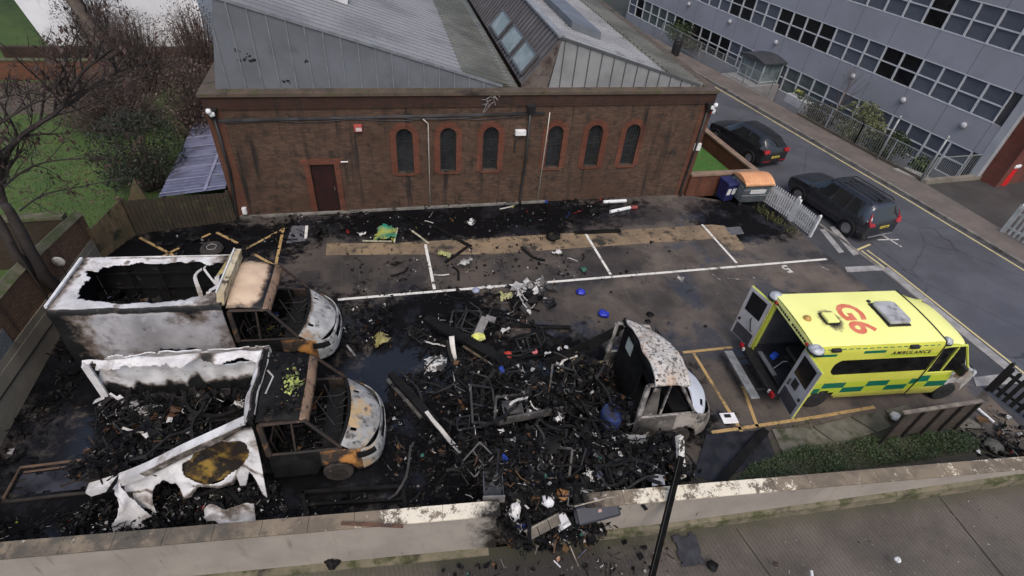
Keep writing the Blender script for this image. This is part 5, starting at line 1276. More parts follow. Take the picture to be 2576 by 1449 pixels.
# second van, nearest the wall on the left: roof gone, near side peeled down
v2 = thing('burnt_ambulance', 'burnt out van with no roof and its white near side peeled down to the ground', 'ambulance', (-6.75, 8.66, 0), -.07)
m = MB(); m.grid(lambda u, v: side(1, u, v)+V((.03*nz(u*3, v*3, 9), .1*nz(u*1.5, v*2, 3)+.045*nz(u*5, v*5, 4), 0)), 120, 60, u0=0, u1=LB,
                 keep=lambda u, v: not (v < .3+.1*nz(u*4) and u < .5) and not (2.75 < u < 3.3 and .72 < v+.03*nz(u*6) < .86) and not (v > .97 and nz(u*5, 2) > .25) and not (u < .8 and v > 1-.42*((.8-u)/.8)**2.2),
                 soot=lambda u, v: clamp((.58+.13*nz(u*2.2, 5)+.06*nz(u*6, 8)-v)*5)+.15*(v > .95)*clamp(nz(u*2, 9)+.3)+.3*clamp((u-2.3))*(v > .9))
m.build('side_panel', ash, v2, smooth=True, solid=.025)
m = MB(); m.grid(lambda u, v: V((u, lerp(.92, .6, v)+.05*nz(u*3, v*2), ZT-.04-.22*v+.05*nz(u*2, v*3, 6))), 100, 14, u0=.05, u1=3.75, keep=lambda u, v: v < .55+.4*nz(u*2.3, 7)+.25*nz(u*6, 3)-(.4 if u < .35 else 0),
    soot=lambda u, v: .5*clamp(nz(u*1.4, 11)+.15)*2)
m.build('roof_edge', ash, v2, smooth=True, solid=.02)
m = MB(); m.grid(lambda u, v: V((3.62+.16*v+.04*nz(u*4, v), lerp(-.95, .93, u), ZT-.06+.05*v-.15*(1-v)+.05*nz(u*3, 4)-.1*clamp(.2-u)*4)), 60, 8, soot=lambda u, v: .5*clamp(v*3-2)+.1, keep=lambda u, v: v > .12*nz(u*7, 3)+.05)
m.build('front_arch', ash, v2, smooth=True, solid=.05)
m = MB()
for y in (-.95, -.8, .75, .92): m.beam((3.8, y, .5), (3.8, y*.97, 2.5), .09, .06)
m.beam((3.82, -.92, 2.5), (3.82, .92, 2.52), .12, .1); m.beam((3.84, -.9, 1.9), (3.84, .9, 1.85), .06, .05)
m.build('bulkhead_frame', char, v2)
m = MB(); m.tube([(3.88, -.85, 2.52), (3.86, -.3, 2.56), (3.9, .5, 2.5), (3.88, .85, 2.55)], .018, 5); m.tube([(3.95, .3, 2.54), (4.1, .1, 2.56), (4.02, -.35, 2.55), (4.1, -.4, 2.5)], .02, 5)
m.build('torn_wire', M('wire_pale', (.4,.38,.36), None, 5), v2)
# near roof rail: sags from the front arch down to the ground at the rear
rail = [(3.7, -.92, 2.45), (3.2, -1.0, 2.25), (2.4, -1.05, 1.85), (1.5, -1.1, 1.35), (.7, -1.1, .98), (.3, -1.12, .85)]
m = MB(); c = [V(p) for p in catmull([list(p) for p in rail], 8)]
for a, b in zip(c, c[1:]): m.beam(a, b+(b-a)*.05, .2, .05, soot=(.3 if 1.9 < a.x < 2.5 else .12*clamp(nz(a.x*4)+.4))); m.beam(a+V((0, -.09, -.1)), b+V((0, -.09, -.1)), .03, .16, soot=.55 if a.x > 1.6 else .2)
m.build('roof_rail', ash, v2)
def railz(x):
    for a, b in zip(c, c[1:]):
        if b.x <= x <= a.x: f = (a.x-x)/(a.x-b.x+1e-9); return lerp(a.z, b.z, f)
    return .9 if x < 1 else 2.45
def peel(u, v):
    zt = railz(u)-.12; z = lerp(zt, .25, v)
    return V((u+.12*nz(u*2, v*2, 5), -1.08-.42*v**1.4-.1*nz(u*1.7, v*2.2, 1)-.12*math.sin(u*3+v*2)*v, z+.06*nz(u*2, v, 8)))
def peelkeep(u, v):
    e = .64+.38*nz(u*1.6, 3.3)+.09*nz(u*4, 2)
    if 1.1 < u < 1.55: e = .98
    if u > 3.2: e = .8+.3*nz(u*3, 8)
    if u < .95: e = .2
    h = math.hypot((u-2.95)/.68, (v-.3)/.32) < 1+.4*nz(u*2.2, v*3, 6)
    h2 = math.hypot((u-1.85)/.3, (v-.62)/.22) < 1+.3*nz(u*6, v*6)
    return v < e and not h and not h2
m = MB(); m.grid(peel, 150, 70, u0=.75, u1=3.82, keep=peelkeep, soot=lambda u, v: max(.5-v*5 if u > 1.7 else 0, .62*clamp(1.6*nz(u*1.3, v*2.0, 31)-.12), clamp(.55-abs(v-.62-.38*nz(u*1.6, 3.3)-.09*nz(u*4, 2))*7), .75-math.hypot((u-2.95)/.62, (v-.34)/.3)*.7 if math.hypot((u-2.95)/.62, (v-.34)/.3) < 1.15 else 0, .3*clamp(nz(u*2, v*3, 12))))
pe = m.build('peeled_panel', ash, v2, smooth=True, solid=.015)
gold = NT('scorched_gold'); pco = gold.coord('Object')
gc_ = gold.mix(gold.map(gold.noise(pco, 1.9, 5, .6), .4, .6), (.24, .15, .03), (.045, .025, .012)); gc_ = gold.mix(gold.map(gold.noise(pco, 2.4, 7, .7), .38, .54), gc_, (.015, .011, .009))
gold = gold.finish(gc_, .5)
m = MB(); m.grid(lambda u, v: peel(u, v)+V((0, .05, -.02)), 50, 30, u0=2.1, u1=3.7, v0=.02, v1=.62)
gp2_ = m.build('gold_panel', gold, v2, smooth=True)
vs, fs = text_mb('GE', .26, 1.0, .01)
m = MB(); m.add([peel(2.66+v.x, .2-v.y/1.9)+V((0, .025, 0)) for v in vs], fs); m.build('lettering', AK, gp2_)
m = MB(); m.grid(lambda u, v: V((.75+.9*u*(.5+.5*v)+.1*nz(u*2, v*3), -1.35-.5*v+.15*nz(u*3, v*3, 4)+.2*u, lerp(.95, .06, v)+.25*u*(1-v)+.05*nz(u, v*4))), 30, 40, keep=lambda u, v: abs(u-.45) < .12+.4*v+.05*nz(v*7, u*3) and not (v > .8 and u > .7), soot=lambda u, v: .2*clamp(nz(u*3, v*4)))
m.build('fallen_strip', ash, v2, smooth=True, solid=.015)
m = MB(); m.grid(lambda u, v: V((2.6+1.0*u, -1.7-.25*v+.1*nz(u*3, v*2), .55-.45*v+.15*nz(u*4, v*3))), 20, 20, keep=lambda u, v: v < .7+.4*nz(u*4, 2)+.3*u, soot=lambda u, v: .45-.3*v); m.build('fallen_strip', ash, v2, smooth=True, solid=.015)
# rear post and torn white strips
m = MB(); m.beam((.02, .98, 1.15), (.03, .96, 2.35), .16, .05, soot=.05); m.beam((.06, .95, 1.2), (1.05, .62, 1.15), .05, .2, soot=.03)
for i in range(3): m.beam((.0+.04*i, .98, 1.25-.1*i), (-.32+.08*i, 1.02-.05*i, 1.05-.08*i), .12, .012, soot=.2)
for i in range(5): m.beam((.2+.16*i, .9-.03*i, 1.45-.07*i), (.75+.16*i+.2*nz(i*3.1), .62-.12*i, 1.05-.1*i), .05+.03*(i % 2), .014, soot=.2*(i % 3))
m.build('rear_post', ash, v2)
m = MB(); m.box(.05, 3.8, -.95, .95, .5, .56)
for y in (-.6, .6): m.beam((.0, y, .42), (3.9, y, .42), .1, .14)
for a, b in (((-.3, .3, .7), (.6, -.7, .62)), ((.3, .1, .6), (.35, -.5, 1.0)), ((.35, -.5, 1.0), (.5, -.6, .6)), ((-.2, -.75, .6), (1.2, -.9, .72)), ((-.5, -.8, .5), (.4, -.55, .66)), ((.2, .6, .6), (.3, .3, 1.1))): m.beam(a, b, .035, .035)
m.build('chassis', rustm, v2)
tanb = M('tan_bonnet', (.34,.34,.33), (.2,.195,.185), 2.0, rough=.7, soot=True, bump=.4, bsc=8, stains=[((.42,.29,.15), .9, .5, .6), ((.08,.07,.06), 4, .54, .66), ((.02,.018,.016), 2.2, .58, .7)])
burnt_cab(v2, char, lambda u, v: .9, lambda u, v: clamp(.35-u*1.6)+.12*clamp(v), wingr, char, bonm=tanb)
van_wheels(v2, btyre, rustm)
# third van: only the cab and chassis are left
v3 = thing('burnt_ambulance', 'wrecked white van cab whose body is blown apart, beside the yellow ambulance', 'ambulance', (1.55, 8.15, 0), -.045, rot=(R(-2.5), R(2), -.045)); v3.scale = (1.03, 1.12, 1.06)
spk = M('speckled_ash', (.5,.48,.45), (.38,.34,.3), 1.5, rough=.8, bump=.5, bsc=10, stains=[((.09,.08,.075), 13, .5, .6), ((.42,.29,.2), 1.5, .56, .7), ((.02,.018,.017), 2.4, .6, .7)])
m = MB(); m.grid(lambda u, v: V((lerp(4.1+.06*nz(v*2.5), 5.05-.72*clamp((v+.25)/1.25)**1.9+.05*nz(v*4, 5), u), v*lerp(1.04, .97, u), 2.58-.17*u**1.6-.22*abs(v)**5+.06*nz(u*3, v*3))), 24, 50, v0=-1, v1=1); m.build('cab_roof', spk, v3, smooth=True, solid=.05)
m = MB(); m.beam((4.12, -.98, 2.42), (4.12, .98, 2.44), .06, .12); m.build('roof_edge', char, v3)
cab_frame(v3, M('soot_pillar', (.05,.045,.042), (.3,.28,.26), 4, rough=.7), ('near', 'far'))
dm = M('blackened_door', (.11,.1,.09), (.016,.015,.014), 1.6, rough=.65, stains=[((.3,.28,.26), 2.2, .56, .7)])
for ul in ((0, .5), (.5, 1)):
    m = MB(); m.grid(skin, 240, 16, keep=lambda u, v: ul[0] <= u < ul[1] and ksk(0, 4.98)(u, v)); m.build('cab_door', dm, v3, smooth=True, solid=.02)
    m = MB(); m.grid(skin, 240, 16, keep=lambda u, v: ul[0] <= u < ul[1] and ksk(4.98, 5.85)(u, v)); m.build('front_wing', M('dusty_wing', (.3,.27,.235), (.17,.15,.13), 1.5, rough=.65, bump=.4, bsc=8, stains=[((.25,.14,.07), 2, .58, .7), ((.02,.018,.017), 1.7, .5, .64)]), v3, smooth=True, solid=.02)
m = MB(); m.grid(skin, 240, 16, keep=lambda u, v: skin(u, v).x >= 5.85); m.build('front_bumper', MATS['dusty_wing'], v3, smooth=True, solid=.02)
m = MB(); m.grid(bonnet_pt, 30, 50, v0=-1, v1=1, keep=lambda u, v: not (.5 < u < .75 and -.75 < v < -.6), soot=lambda u, v: .05+clamp(.3-u*2)); m.build('bonnet', M('white_bonnet', (.55,.58,.64), (.48,.5,.54), 1.2, rough=.5, soot=True, stains=[((.28,.27,.27), 2.5, .58, .72)]), v3, smooth=True, solid=.02)
m = MB(); m.grid(lambda u, v: V((lerp(5.42, 5.05, u)-.08*v*v, v*lerp(.9, .86, u), lerp(1.32, 2.25, u))), 20, 30, v0=-1, v1=1, keep=lambda u, v: nz(u*4, v*4, 2) < .22); m.build('windscreen', M('sooty_glass', (.012,.012,.013), (.05,.05,.05), 3, rough=.2), v3, solid=.01)
m = MB(); m.box(3.6, 5.3, -.92, .92, .4, .5); m.box(4.95, 5.4, -.86, .86, .6, 1.2); m.box(5.35, 6.1, -.6, .6, .3, .8); m.box(4.15, 4.2, -.3, .9, .5, 2.35); m.box(4.2, 4.26, -.96, .96, 1.95, 2.4)
m.build('cab_floor', char, v3)
m = MB(); m.prism([(3.95, -1.0, .45), (4.15, -.97, 2.2), (4.3, -.97, 2.2), (4.6, -1.0, .45)], (0, .03, 0)); m.build('torn_door_panel', dm, v3)
MB().obox((4.14, .45, 2.05), (.02, .3, .36)).build('bulkhead_window', M('pale_green_pane', (.25,.29,.25), (.4,.43,.4), 3), v3)
m = MB()
for y in (-.55, .55): m.beam((-.1, y, .5), (4.2, y, .48), .1, .16)
for x in (.1, 1.1, 2.1, 3.1): m.beam((x, -.95, .56), (x, .95, .56), .08, .08)
m.box(.3, 2.6, -.2, .95, .6, .63)
m.beam((.0, -1.0, .62), (3.2, -1.02, .6), .08, .12); m.beam((0, 1.0, .62), (2.2, 1.02, .64), .08, .1)
m.build('chassis', char, v3)
m = MB(); m.beam((.6, -.5, .85), (2.45, -.3, .86), .06, .2); m.beam((.6, -.48, .95), (.75, .1, 1.0), .05, .05); m.beam((.75, .1, 1.0), (1.5, .15, .95), .05, .05); m.beam((1.5, .15, .95), (1.45, -.4, .95), .05, .05); m.box(.85, 1.35, -.35, 0, .9, .96)
m.build('seat_base', M('greyed_metal', (.09,.085,.08), (.03,.03,.03), 3, rough=.6, stains=[((.2,.1,.05), 4, .6, .7)]), v3)
m = MB(); m.beam((3.3, 1.0, 1.3), (4.15, .98, 2.2), .05, .1); m.beam((2.2, .98, 1.15), (3.4, 1.0, 1.35), .05, .1); m.prism([(2.3, .97, 1.1), (4.1, .97, 1.9), (4.1, .97, 2.3), (2.3, .97, 1.2)], (0, .03, 0)); m.build('side_remnant', char, v3)
van_wheels(v3, btyre, rustm)
# ------------------------------------------------------------------ rubble and debris
random.seed(23)
rub = M('rubble_surface', (.02,.02,.02), (.05,.048,.046), 6, rough=.4, r2=.85, spec=.1, tint=True, bump=.3, bsc=25)
BLK = [(.006,.006,.007), (.009,.009,.01), (.014,.013,.013), (.022,.02,.019), (.008,.008,.011), (.005,.005,.005)]
GRY = [(.09,.088,.085), (.16,.155,.15), (.06,.058,.055)]
WHT = [(.5,.49,.48), (.62,.61,.6), (.38,.37,.36)]
RST = [(.1,.05,.026), (.07,.04,.025), (.14,.08,.04)]
ODD = [(.02,.05,.25), (.35,.03,.03), (.25,.26,.05), (.05,.15,.12), (.2,.2,.32)]
def pick(w):
    r = random.random(); s = 0
    for f, l in zip(w, (BLK, GRY, WHT, RST, ODD)):
        s += f
        if r < s: return random.choice(l)
    return BLK[0]
def chunk(mb, c, s, tint):
    k = random.random()*.86; rx, ry, rz = (random.uniform(0, 6.28) for _ in range(3))
    if k < .3:      # stick
        L = s*random.uniform(1.5, 4.5); d = V((math.cos(rz), math.sin(rz), random.uniform(-.25, .45))).normalized(); b = d.cross(V((.2, .3, 1))).normalized()*s*random.uniform(-.4, .4)
        w = s*random.uniform(.08, .22); mb.beam(c-d*L/2, c+b, w, w*.7, tint=tint); mb.beam(c+b, c+d*L/2, w, w*.7, tint=tint)
    elif k < .62:   # crumpled sheet
        m = Matrix.Translation(c) @ Matrix.Rotation(rz, 4, 'Z') @ Matrix.Rotation(random.uniform(-.9, .9), 4, 'X')
        vs = []; n = 3
        for i in range(n):
            for j in range(n): vs.append(m @ V(((i-1)*s*random.uniform(.35, .75), (j-1)*s*random.uniform(.35, .9), s*random.uniform(-.25, .3))))
        mb.add(vs, [(i*n+j, (i+1)*n+j, (i+1)*n+j+1, i*n+j+1) for i in range(n-1) for j in range(n-1)], tint=tint)
    elif k < .72:   # bent wire
        p = c.copy(); pts = [p.copy()]
        for _ in range(random.randint(3, 6)): p += V((random.uniform(-1, 1), random.uniform(-1, 1), random.uniform(-.4, .7)))*s*.9; p.z = max(p.z, c.z-.02); pts.append(p.copy())
        mb.tube(pts, s*.07+.004, 4, tint=tint)
    else:           # lump
        m = Matrix.Translation(c) @ Matrix.Rotation(rz, 4, 'Z') @ Matrix.Rotation(ry, 4, 'Y')
        a, b, d = s*random.uniform(.3, .7), s*random.uniform(.25, .6), s*random.uniform(.15, .45)
        vs = [m @ V((x*a*random.uniform(.6, 1.2), y*b*random.uniform(.6, 1.2), z*d*random.uniform(.5, 1.2))) for x, y, z in ((-1,-1,-1),(1,-1,-1),(1,1,-1),(-1,1,-1),(-1,-1,1),(1,-1,1),(1,1,1),(-1,1,1))]
        mb.add(vs, [(3,2,1,0),(4,5,6,7),(0,1,5,4),(1,2,6,5),(2,3,7,6),(3,0,4,7)], tint=tint)
def inpoly(p, poly):
    r = False; n = len(poly)
    for i in range(n):
        a, b = poly[i], poly[(i+1) % n]
        if (a[1] > p[1]) != (b[1] > p[1]) and p[0] < (b[0]-a[0])*(p[1]-a[1])/(b[1]-a[1]+1e-12)+a[0]: r = not r
    return r
def pile(name, label, cat, poly, zf, n, s0, s1, w, hump=0, small=1.8):
    """loose rubble strewn over a polygon of ground points"""
    mb = MB(); xs = [p[0] for p in poly]; ys = [p[1] for p in poly]; c = 0
    while c < n:
        x, y = random.uniform(min(xs), max(xs)), random.uniform(min(ys), max(ys))
        if not inpoly((x, y), poly): continue
        d = mnoise.noise(V((x*.9, y*.9, n*.1)))
        if random.random() > .6+d*1.1: continue
        s = lerp(s0, s1, random.random()**small); t = pick(w)
        if t in WHT or t in GRY: s *= .55
        chunk(mb, V((x, y, zf(x, y)+s*.2+random.random()*hump*(.5+clamp(d+.3)))), s, t); c += 1
    return tag(mb.build(name, rub, thing=False), label, cat, kind='stuff')
def gpoly(*ps): return [(G(*p).x, G(*p).y) for p in ps]
def loc2w(t, pts):
    m = t.matrix_basis; return [((m @ V((x, y, 0))).x, (m @ V((x, y, 0))).y) for x, y in pts]
W1 = (.84, .08, .04, .035, .005); W2 = (.83, .085, .055, .028, .002); W3 = (.74, .13, .1, .026, .004)
pile('charred_rubble', 'black charred rubble filling the burnt van with the cream cab roof', 'rubble', loc2w(v1, [(.1, -.85), (3.7, -.85), (3.7, .85), (.1, .85)]), lambda x, y: .95+.35*nz(x*1.2, y*1.2), 1500, .04, .22, (.8, .08, .02, .07, .01), .35)
pile('charred_rubble', 'black charred rubble filling the roofless burnt van beside the front wall', 'rubble', loc2w(v2, [(.0, -1.0), (3.75, -.9), (3.75, .85), (.1, .85)]), lambda x, y: .78+.3*nz(x*1.3, y*1.3)+.25*clamp((y-8.4)), 3400, .03, .19, W2, .5)
pile('charred_rubble', 'ash and rubble spilled on the ground below the peeled white van side', 'rubble', loc2w(v2, [(-.1, -1.0), (3.9, -1.0), (4.2, -1.75), (.2, -2.0), (-.4, -1.6)]), lambda x, y: .02, 1700, .025, .14, W3, .22)
pile('charred_rubble', 'black rubble filling the cab of the roofless burnt van', 'rubble', loc2w(v2, [(3.95, -.8), (5.3, -.8), (5.3, .8), (3.95, .8)]), lambda x, y: .55, 420, .04, .18, W1, .35)
pile('charred_flakes', 'black flakes and scraps covering the cab roof of the roofless van', 'rubble', loc2w(v2, [(3.9, -.85), (4.75, -.8), (4.75, .8), (3.9, .85)]), lambda x, y: 2.46, 260, .02, .1, W1, .05)
pile('charred_rubble', 'black rubble inside the cab under the cream scorched roof', 'rubble', loc2w(v1, [(3.95, -.8), (5.3, -.8), (5.3, .8), (3.95, .8)]), lambda x, y: .55, 360, .04, .18, W1, .35)
pile('charred_rubble', 'deep black wreckage covering the chassis of the blown apart van', 'rubble', loc2w(v3, [(-.3, -1.6), (3.9, -1.4), (4.0, 1.0), (2.4, 1.2), (-.1, 1.2)]), lambda x, y: .35+.3*clamp(nz(x*.9, y*.9)+.3), 3400, .03, .2, W2, .7)
def brz(x, y):
    f = clamp((5.7-y)/.75); return lerp(.55, -.25, f)
pile('charred_rubble', 'wreckage spilling through the broken gap in the front wall', 'rubble', [(1.65, 6.9), (4.6, 6.9), (5.6, 6.5), (5.3, 5.6), (4.1, 4.75), (2.2, 4.85), (1.6, 5.6)], brz, 3400, .03, .2, (.78, .11, .075, .03, .005), .55)
pile('charred_rubble', 'wreckage heaped at the near side of the speckled white cab', 'rubble', [(4.4, 6.9), (6.6, 6.7), (6.9, 5.6), (4.6, 5.6)], lambda x, y: .1, 1500, .03, .18, W2, .75)
pile('charred_rubble', 'black rubble on the ground between the roofless van and the wrecked cab', 'rubble', gpoly((985, 950), (1140, 930), (1215, 1180), (1235, 1275), (1020, 1290), (960, 1180)), lambda x, y: .02, 1500, .02, .13, W2, .08)
pile('charred_rubble', 'debris scattered over the ground behind the blown apart van', 'rubble', gpoly((1040, 800), (1260, 770), (1420, 860), (1400, 930), (1120, 960), (1040, 900)), lambda x, y: .02, 750, .02, .13, W3, .07)
pile('charred_rubble', 'dark debris heap in front of the cream roofed van', 'rubble', gpoly((860, 775), (985, 770), (985, 870), (900, 880), (850, 840)), lambda x, y: .02, 420, .03, .17, (.8, .1, .06, .04, .0), .16)
pile('charred_rubble', 'black debris strewn along the foot of the hall wall', 'rubble', gpoly((640, 545), (1100, 515), (1560, 495), (1590, 540), (1300, 580), (1000, 610), (760, 600)), lambda x, y: .012, 700, .02, .13, (.78, .11, .08, .01, .02), .06)
pile('charred_rubble', 'small debris sprinkled over the white marked parking bays', 'rubble', gpoly((860, 640), (1080, 600), (1400, 590), (1530, 680), (1240, 780), (900, 740)), lambda x, y: .01, 620, .012, .1, W3, .03)
pile('charred_rubble', 'black crumbs on the hatched bay behind the burnt vans', 'rubble', gpoly((360, 600), (600, 570), (760, 575), (720, 660), (560, 640), (400, 650)), lambda x, y: .012, 110, .03, .2, W1, .06)
pile('charred_rubble', 'grit and pale crumbs along the inside of the front wall', 'rubble', [(-8.9, 7.6), (-8.2, 6.75), (1.3, 5.85), (1.4, 6.4), (-2.0, 6.9), (-6.5, 7.5)], lambda x, y: .012, 480, .02, .14, (.66, .16, .13, .03, .02), .05)
pile('charred_rubble', 'sparse black specks over the clean part of the car park', 'rubble', gpoly((1500, 600), (1750, 620), (1900, 760), (1760, 860), (1500, 860), (1420, 740)), lambda x, y: .01, 90, .015, .1, (.86, .08, .05, 0, .01), .02, 3)
pile('charred_rubble', 'burnt scraps on the front pavement below the broken wall', 'rubble', [(.6, 5.1), (5.6, 4.7), (6.4, 3.6), (3.5, 3.4), (.2, 3.6)], lambda x, y: nearz(x)+.01, 300, .015, .12, (.7, .1, .13, .05, .02), .02)
pile('pale_crumbs', 'pale glass crumbs dusted across the front pavement', 'crumbs', [(1, 4.9), (14, 3.8), (15, 2.4), (1, 3.0)], lambda x, y: nearz(x)+.006, 380, .01, .035, (.1, .35, .52, .02, .01), .0)
pile('charred_rubble', 'rubble and broken slabs in the corner by the black gate', 'rubble', [(14.9, 5.6), (17.1, 6.2), (17.3, 4.6), (15.2, 4.4)], lambda x, y: .04, 260, .03, .2, (.55, .28, .08, .07, .02), .06)
pile('charred_rubble', 'soot and debris in the gap by the boundary wall', 'rubble', [(-9.25, 8.3), (-8.3, 8.3), (-8.1, 13), (-9.25, 15.5)], lambda x, y: .012, 200, .03, .2, (.84, .1, .03, .03, 0), .06)
# clothing and small things in the rubble near the wall get their own objects
blackm = M('charred_timber', (.005,.005,.005), (.011,.0105,.01), 2.5, rough=.6, spec=.14, bump=.5, bsc=14, stains=[((.06,.045,.03), 2, .62, .76), ((.14,.13,.12), 8, .74, .8)])
whitem = M('scorched_white', (.56,.54,.5), (.42,.4,.37), 2, rough=.7, stains=[((.05,.045,.04), 3.5, .55, .66), ((.3,.25,.2), 2, .58, .7)])
def plain(name, c, c2=None, **k): return M(name, c, c2, 4, rough=.6, **k)
def bar(name, label, cat, a, b, w, h, mat, parts=()):
    m = MB(); n = 5; a, b = V(a), V(b)
    off = [V((0, 0, 0))]+[V((nz(i*1.3, a.x), nz(i*1.7, a.y, 3), nz(i, 9)))*.025*(b-a).length/2 for i in range(1, n)]+[V((0, 0, 0))]
    for i in range(n): m.beam(a.lerp(b, i/n)+off[i], a.lerp(b, (i+1.02)/n)+off[i+1], w, h)
    return tag(m.build(name, mat, bevel=.004), label, cat)
big = bar('charred_roof_beam', 'long hollow charred roof beam lying across the car park behind the blown apart van', 'beam', G(1072, 800, .45), G(1305, 930, .5), .3, .14, blackm)
bar('charred_roof_beam', 'thin brown charred strip lying beside the long charred roof beam', 'beam', G(1165, 870, .3), G(1240, 920, .35), .07, .05, plain('brown_strip', (.16,.12,.08), (.05,.04,.03)))
bar('upright_strip', 'pale scorched strip standing upright over the rubble behind the chassis', 'strip', G(1150, 968, .3), G(1136, 846, 1.3), .14, .03, whitem)
bar('charred_post', 'black charred post standing beside the pale upright strip', 'post', G(1165, 1010, .3), G(1125, 860, 1.2), .09, .09, blackm)
bar('charred_beam', 'black charred beam leaning between the roofless van and the chassis', 'beam', G(985, 940, .35), G(1095, 1065, .3), .22, .12, blackm)
bar('charred_beam', 'second black charred bar lying just left of the scorched white pole', 'beam', G(975, 955, .12), G(1060, 1050, .12), .1, .08, plain('grey_char', (.035,.034,.033), (.1,.095,.09)))
bar('scorched_pole', 'scorched white pole lying in the rubble between the vans', 'pole', G(1072, 1036, .35), G(1168, 1152, .3), .1, .06, whitem)
bar('metal_bracket', 'bent grey metal channel beside the lime panel', 'bracket', G(1200, 845, .25), G(1222, 798, .5), .26, .05, plain('grey_channel', (.2,.19,.18), (.12,.115,.11)))
bar('metal_bracket', 'short end of bent grey channel folded over at the top', 'bracket', G(1222, 798, .5), G(1246, 806, .45), .22, .05, MATS['grey_channel'])
def panel(name, label, cat, pix, z, mat, th=.025, curl=.08):
    c = [G(*p, z) for p in pix]
    m = MB(); m.grid(lambda u, v: c[0].lerp(c[1], u).lerp(c[3].lerp(c[2], u), v)+V((0, 0, curl*(nz(u*2+c[0].x, v*2+c[0].y)+.4))), 10, 10, keep=lambda u, v: min(u, 1-u, v, 1-v) > .05+.12*nz(u*4, v*4+c[0].x) or (u > .1 and v > .1 and nz(u*9, v*9) < .2))
    return tag(m.build(name, mat, solid=th), label, cat)
panel('lime_panel', 'bright lime yellow scrap of ambulance panel on the black rubble', 'panel', ((1183, 842), (1215, 836), (1222, 856), (1196, 866)), .3, plain('lime_scrap', (.6,.62,.12), (.5,.5,.2)))
panel('panel_scrap', 'burnt sheet with green and yellow paint near the hall wall', 'panel', ((948, 572), (1002, 570), (998, 605), (940, 606)), .05, M('green_yellow_sheet', (.3,.3,.06), (.02,.2,.13), 2.2, rough=.5, stains=[((.03,.03,.03), 3, .5, .62)]), .03, .16)
bar('pale_batten', 'pale batten along the foot of the burnt green and yellow sheet', 'batten', G(912, 606, .04), G(985, 607, .05), .07, .03, plain('pale_wood', (.45,.42,.3), (.25,.23,.17)))
bar('pale_batten', 'pale batten standing on edge at the right of the green and yellow sheet', 'batten', G(992, 610, .06), G(1000, 573, .2), .05, .04, MATS['pale_wood'])
bar('pale_batten', 'long pale batten across the sandy strip in front of the hall door', 'batten', G(1036, 580, .06), G(1078, 612, .06), .07, .03, MATS['pale_wood'])
panel('panel_scrap', 'crumpled ochre scrap in front of the cream roofed van', 'panel', ((935, 845), (975, 842), (985, 860), (945, 878)), .12, plain('ochre_scrap', (.3,.26,.09), (.15,.13,.06)), .02, .2)
panel('panel_scrap', 'torn yellow green strip beside the sandy strip', 'panel', ((1105, 632), (1140, 640), (1130, 650), (1100, 645)), .06, plain('yellow_green', (.32,.33,.12), (.2,.2,.1)), .02, .15)
panel('panel_scrap', 'pale triangular sheet scrap standing up in the parking bay', 'panel', ((1168, 652), (1190, 650), (1180, 672), (1150, 668)), .2, plain('pale_sheet', (.36,.36,.34), (.2,.2,.19)), .02, .2)
panel('panel_scrap', 'crumpled white ash coated sheet near the pale upright strip', 'panel', ((1065, 905), (1125, 898), (1122, 930), (1070, 935)), .15, M('ash_sheet', (.55,.54,.52), (.04,.04,.04), 4, lo=.45, hi=.55, rough=.8), .02, .25)
panel('panel_scrap', 'yellow tinted scrap among the grey wreck in the middle of the bays', 'panel', ((1255, 742), (1285, 735), (1290, 752), (1260, 760)), .1, plain('yellow_tint', (.35,.35,.14), (.25,.24,.15)), .02, .2)
m = MB()
for i in range(70):
    p = G(random.gauss(1325, 26), random.gauss(745, 16), .05); chunk(m, p+V((0, 0, random.random()*.3)), random.uniform(.08, .35), pick((.3, .35, .33, .02, 0)))
tag(m.build('grey_wreckage', rub), 'heap of grey and white crumpled wreckage in the middle of the car park', 'wreckage', kind='stuff')
def sack(name, label, cat, px, py, r, mat, z=0.0, flat=.6):
    p = G(px, py, z); m = MB()
    m.grid(lambda u, v: V((p.x, p.y, z))+V((r*(1+.55*nz(3*math.cos(6.2832*u)+px, 3*math.sin(6.2832*u), v*3))*math.sin(math.pi*v)*math.cos(6.2832*u), r*(1+.55*nz(3*math.cos(6.2832*u), 3*math.sin(6.2832*u)+py, v*3))*math.sin(math.pi*v)*math.sin(6.2832*u), r*flat*(1-math.cos(math.pi*v))*(1+.3*nz(u*5, v*4, px)))), 18, 9)
    return tag(m.build(name, mat, smooth=True), label, cat)
bluem = M('blue_plastic', (.02,.035,.42), (.015,.025,.25), 9, rough=.35)
sack('blue_bag', 'blue plastic bag on the tarmac at the end of the black strip', 'bag', 1517, 795, .17, bluem)
sack('blue_bag', 'smaller blue plastic bag by the white bay line', 'bag', 1460, 739, .15, bluem)
sack('pale_blue_cloth', 'crumpled pale blue cloth beside the bay line', 'cloth', 1198, 735, .13, plain('pale_blue', (.3,.33,.42), (.2,.22,.3)))
sack('red_bag', 'bright red bag in the rubble below the charred roof beam', 'bag', 1276, 899, .15, plain('bag_red', (.55,.06,.035), (.4,.04,.03)), .1)
sack('pink_bag', 'small pink-red bag to the right of the bright red bag', 'bag', 1345, 888, .1, plain('bag_pink', (.5,.14,.15), (.4,.1,.1)), .05)
sack('white_rag', 'small white rag on the tarmac left of the painted bay number', 'cloth', 1407, 880, .07, plain('rag_white', (.6,.6,.6), (.5,.5,.5)))
sack('white_rag', 'white rag nearest the painted bay number two', 'cloth', 1424, 876, .07, MATS['rag_white'])
sack('green_scrap', 'dark green crumpled scrap near the bay line', 'cloth', 1468, 682, .14, plain('dark_green', (.02,.09,.06), (.02,.05,.04)))
sack('burnt_lump', 'charred black lump on the clean tarmac, nearer the wrecked cab', 'lump', 1635, 793, .12, blackm, flat=.3)
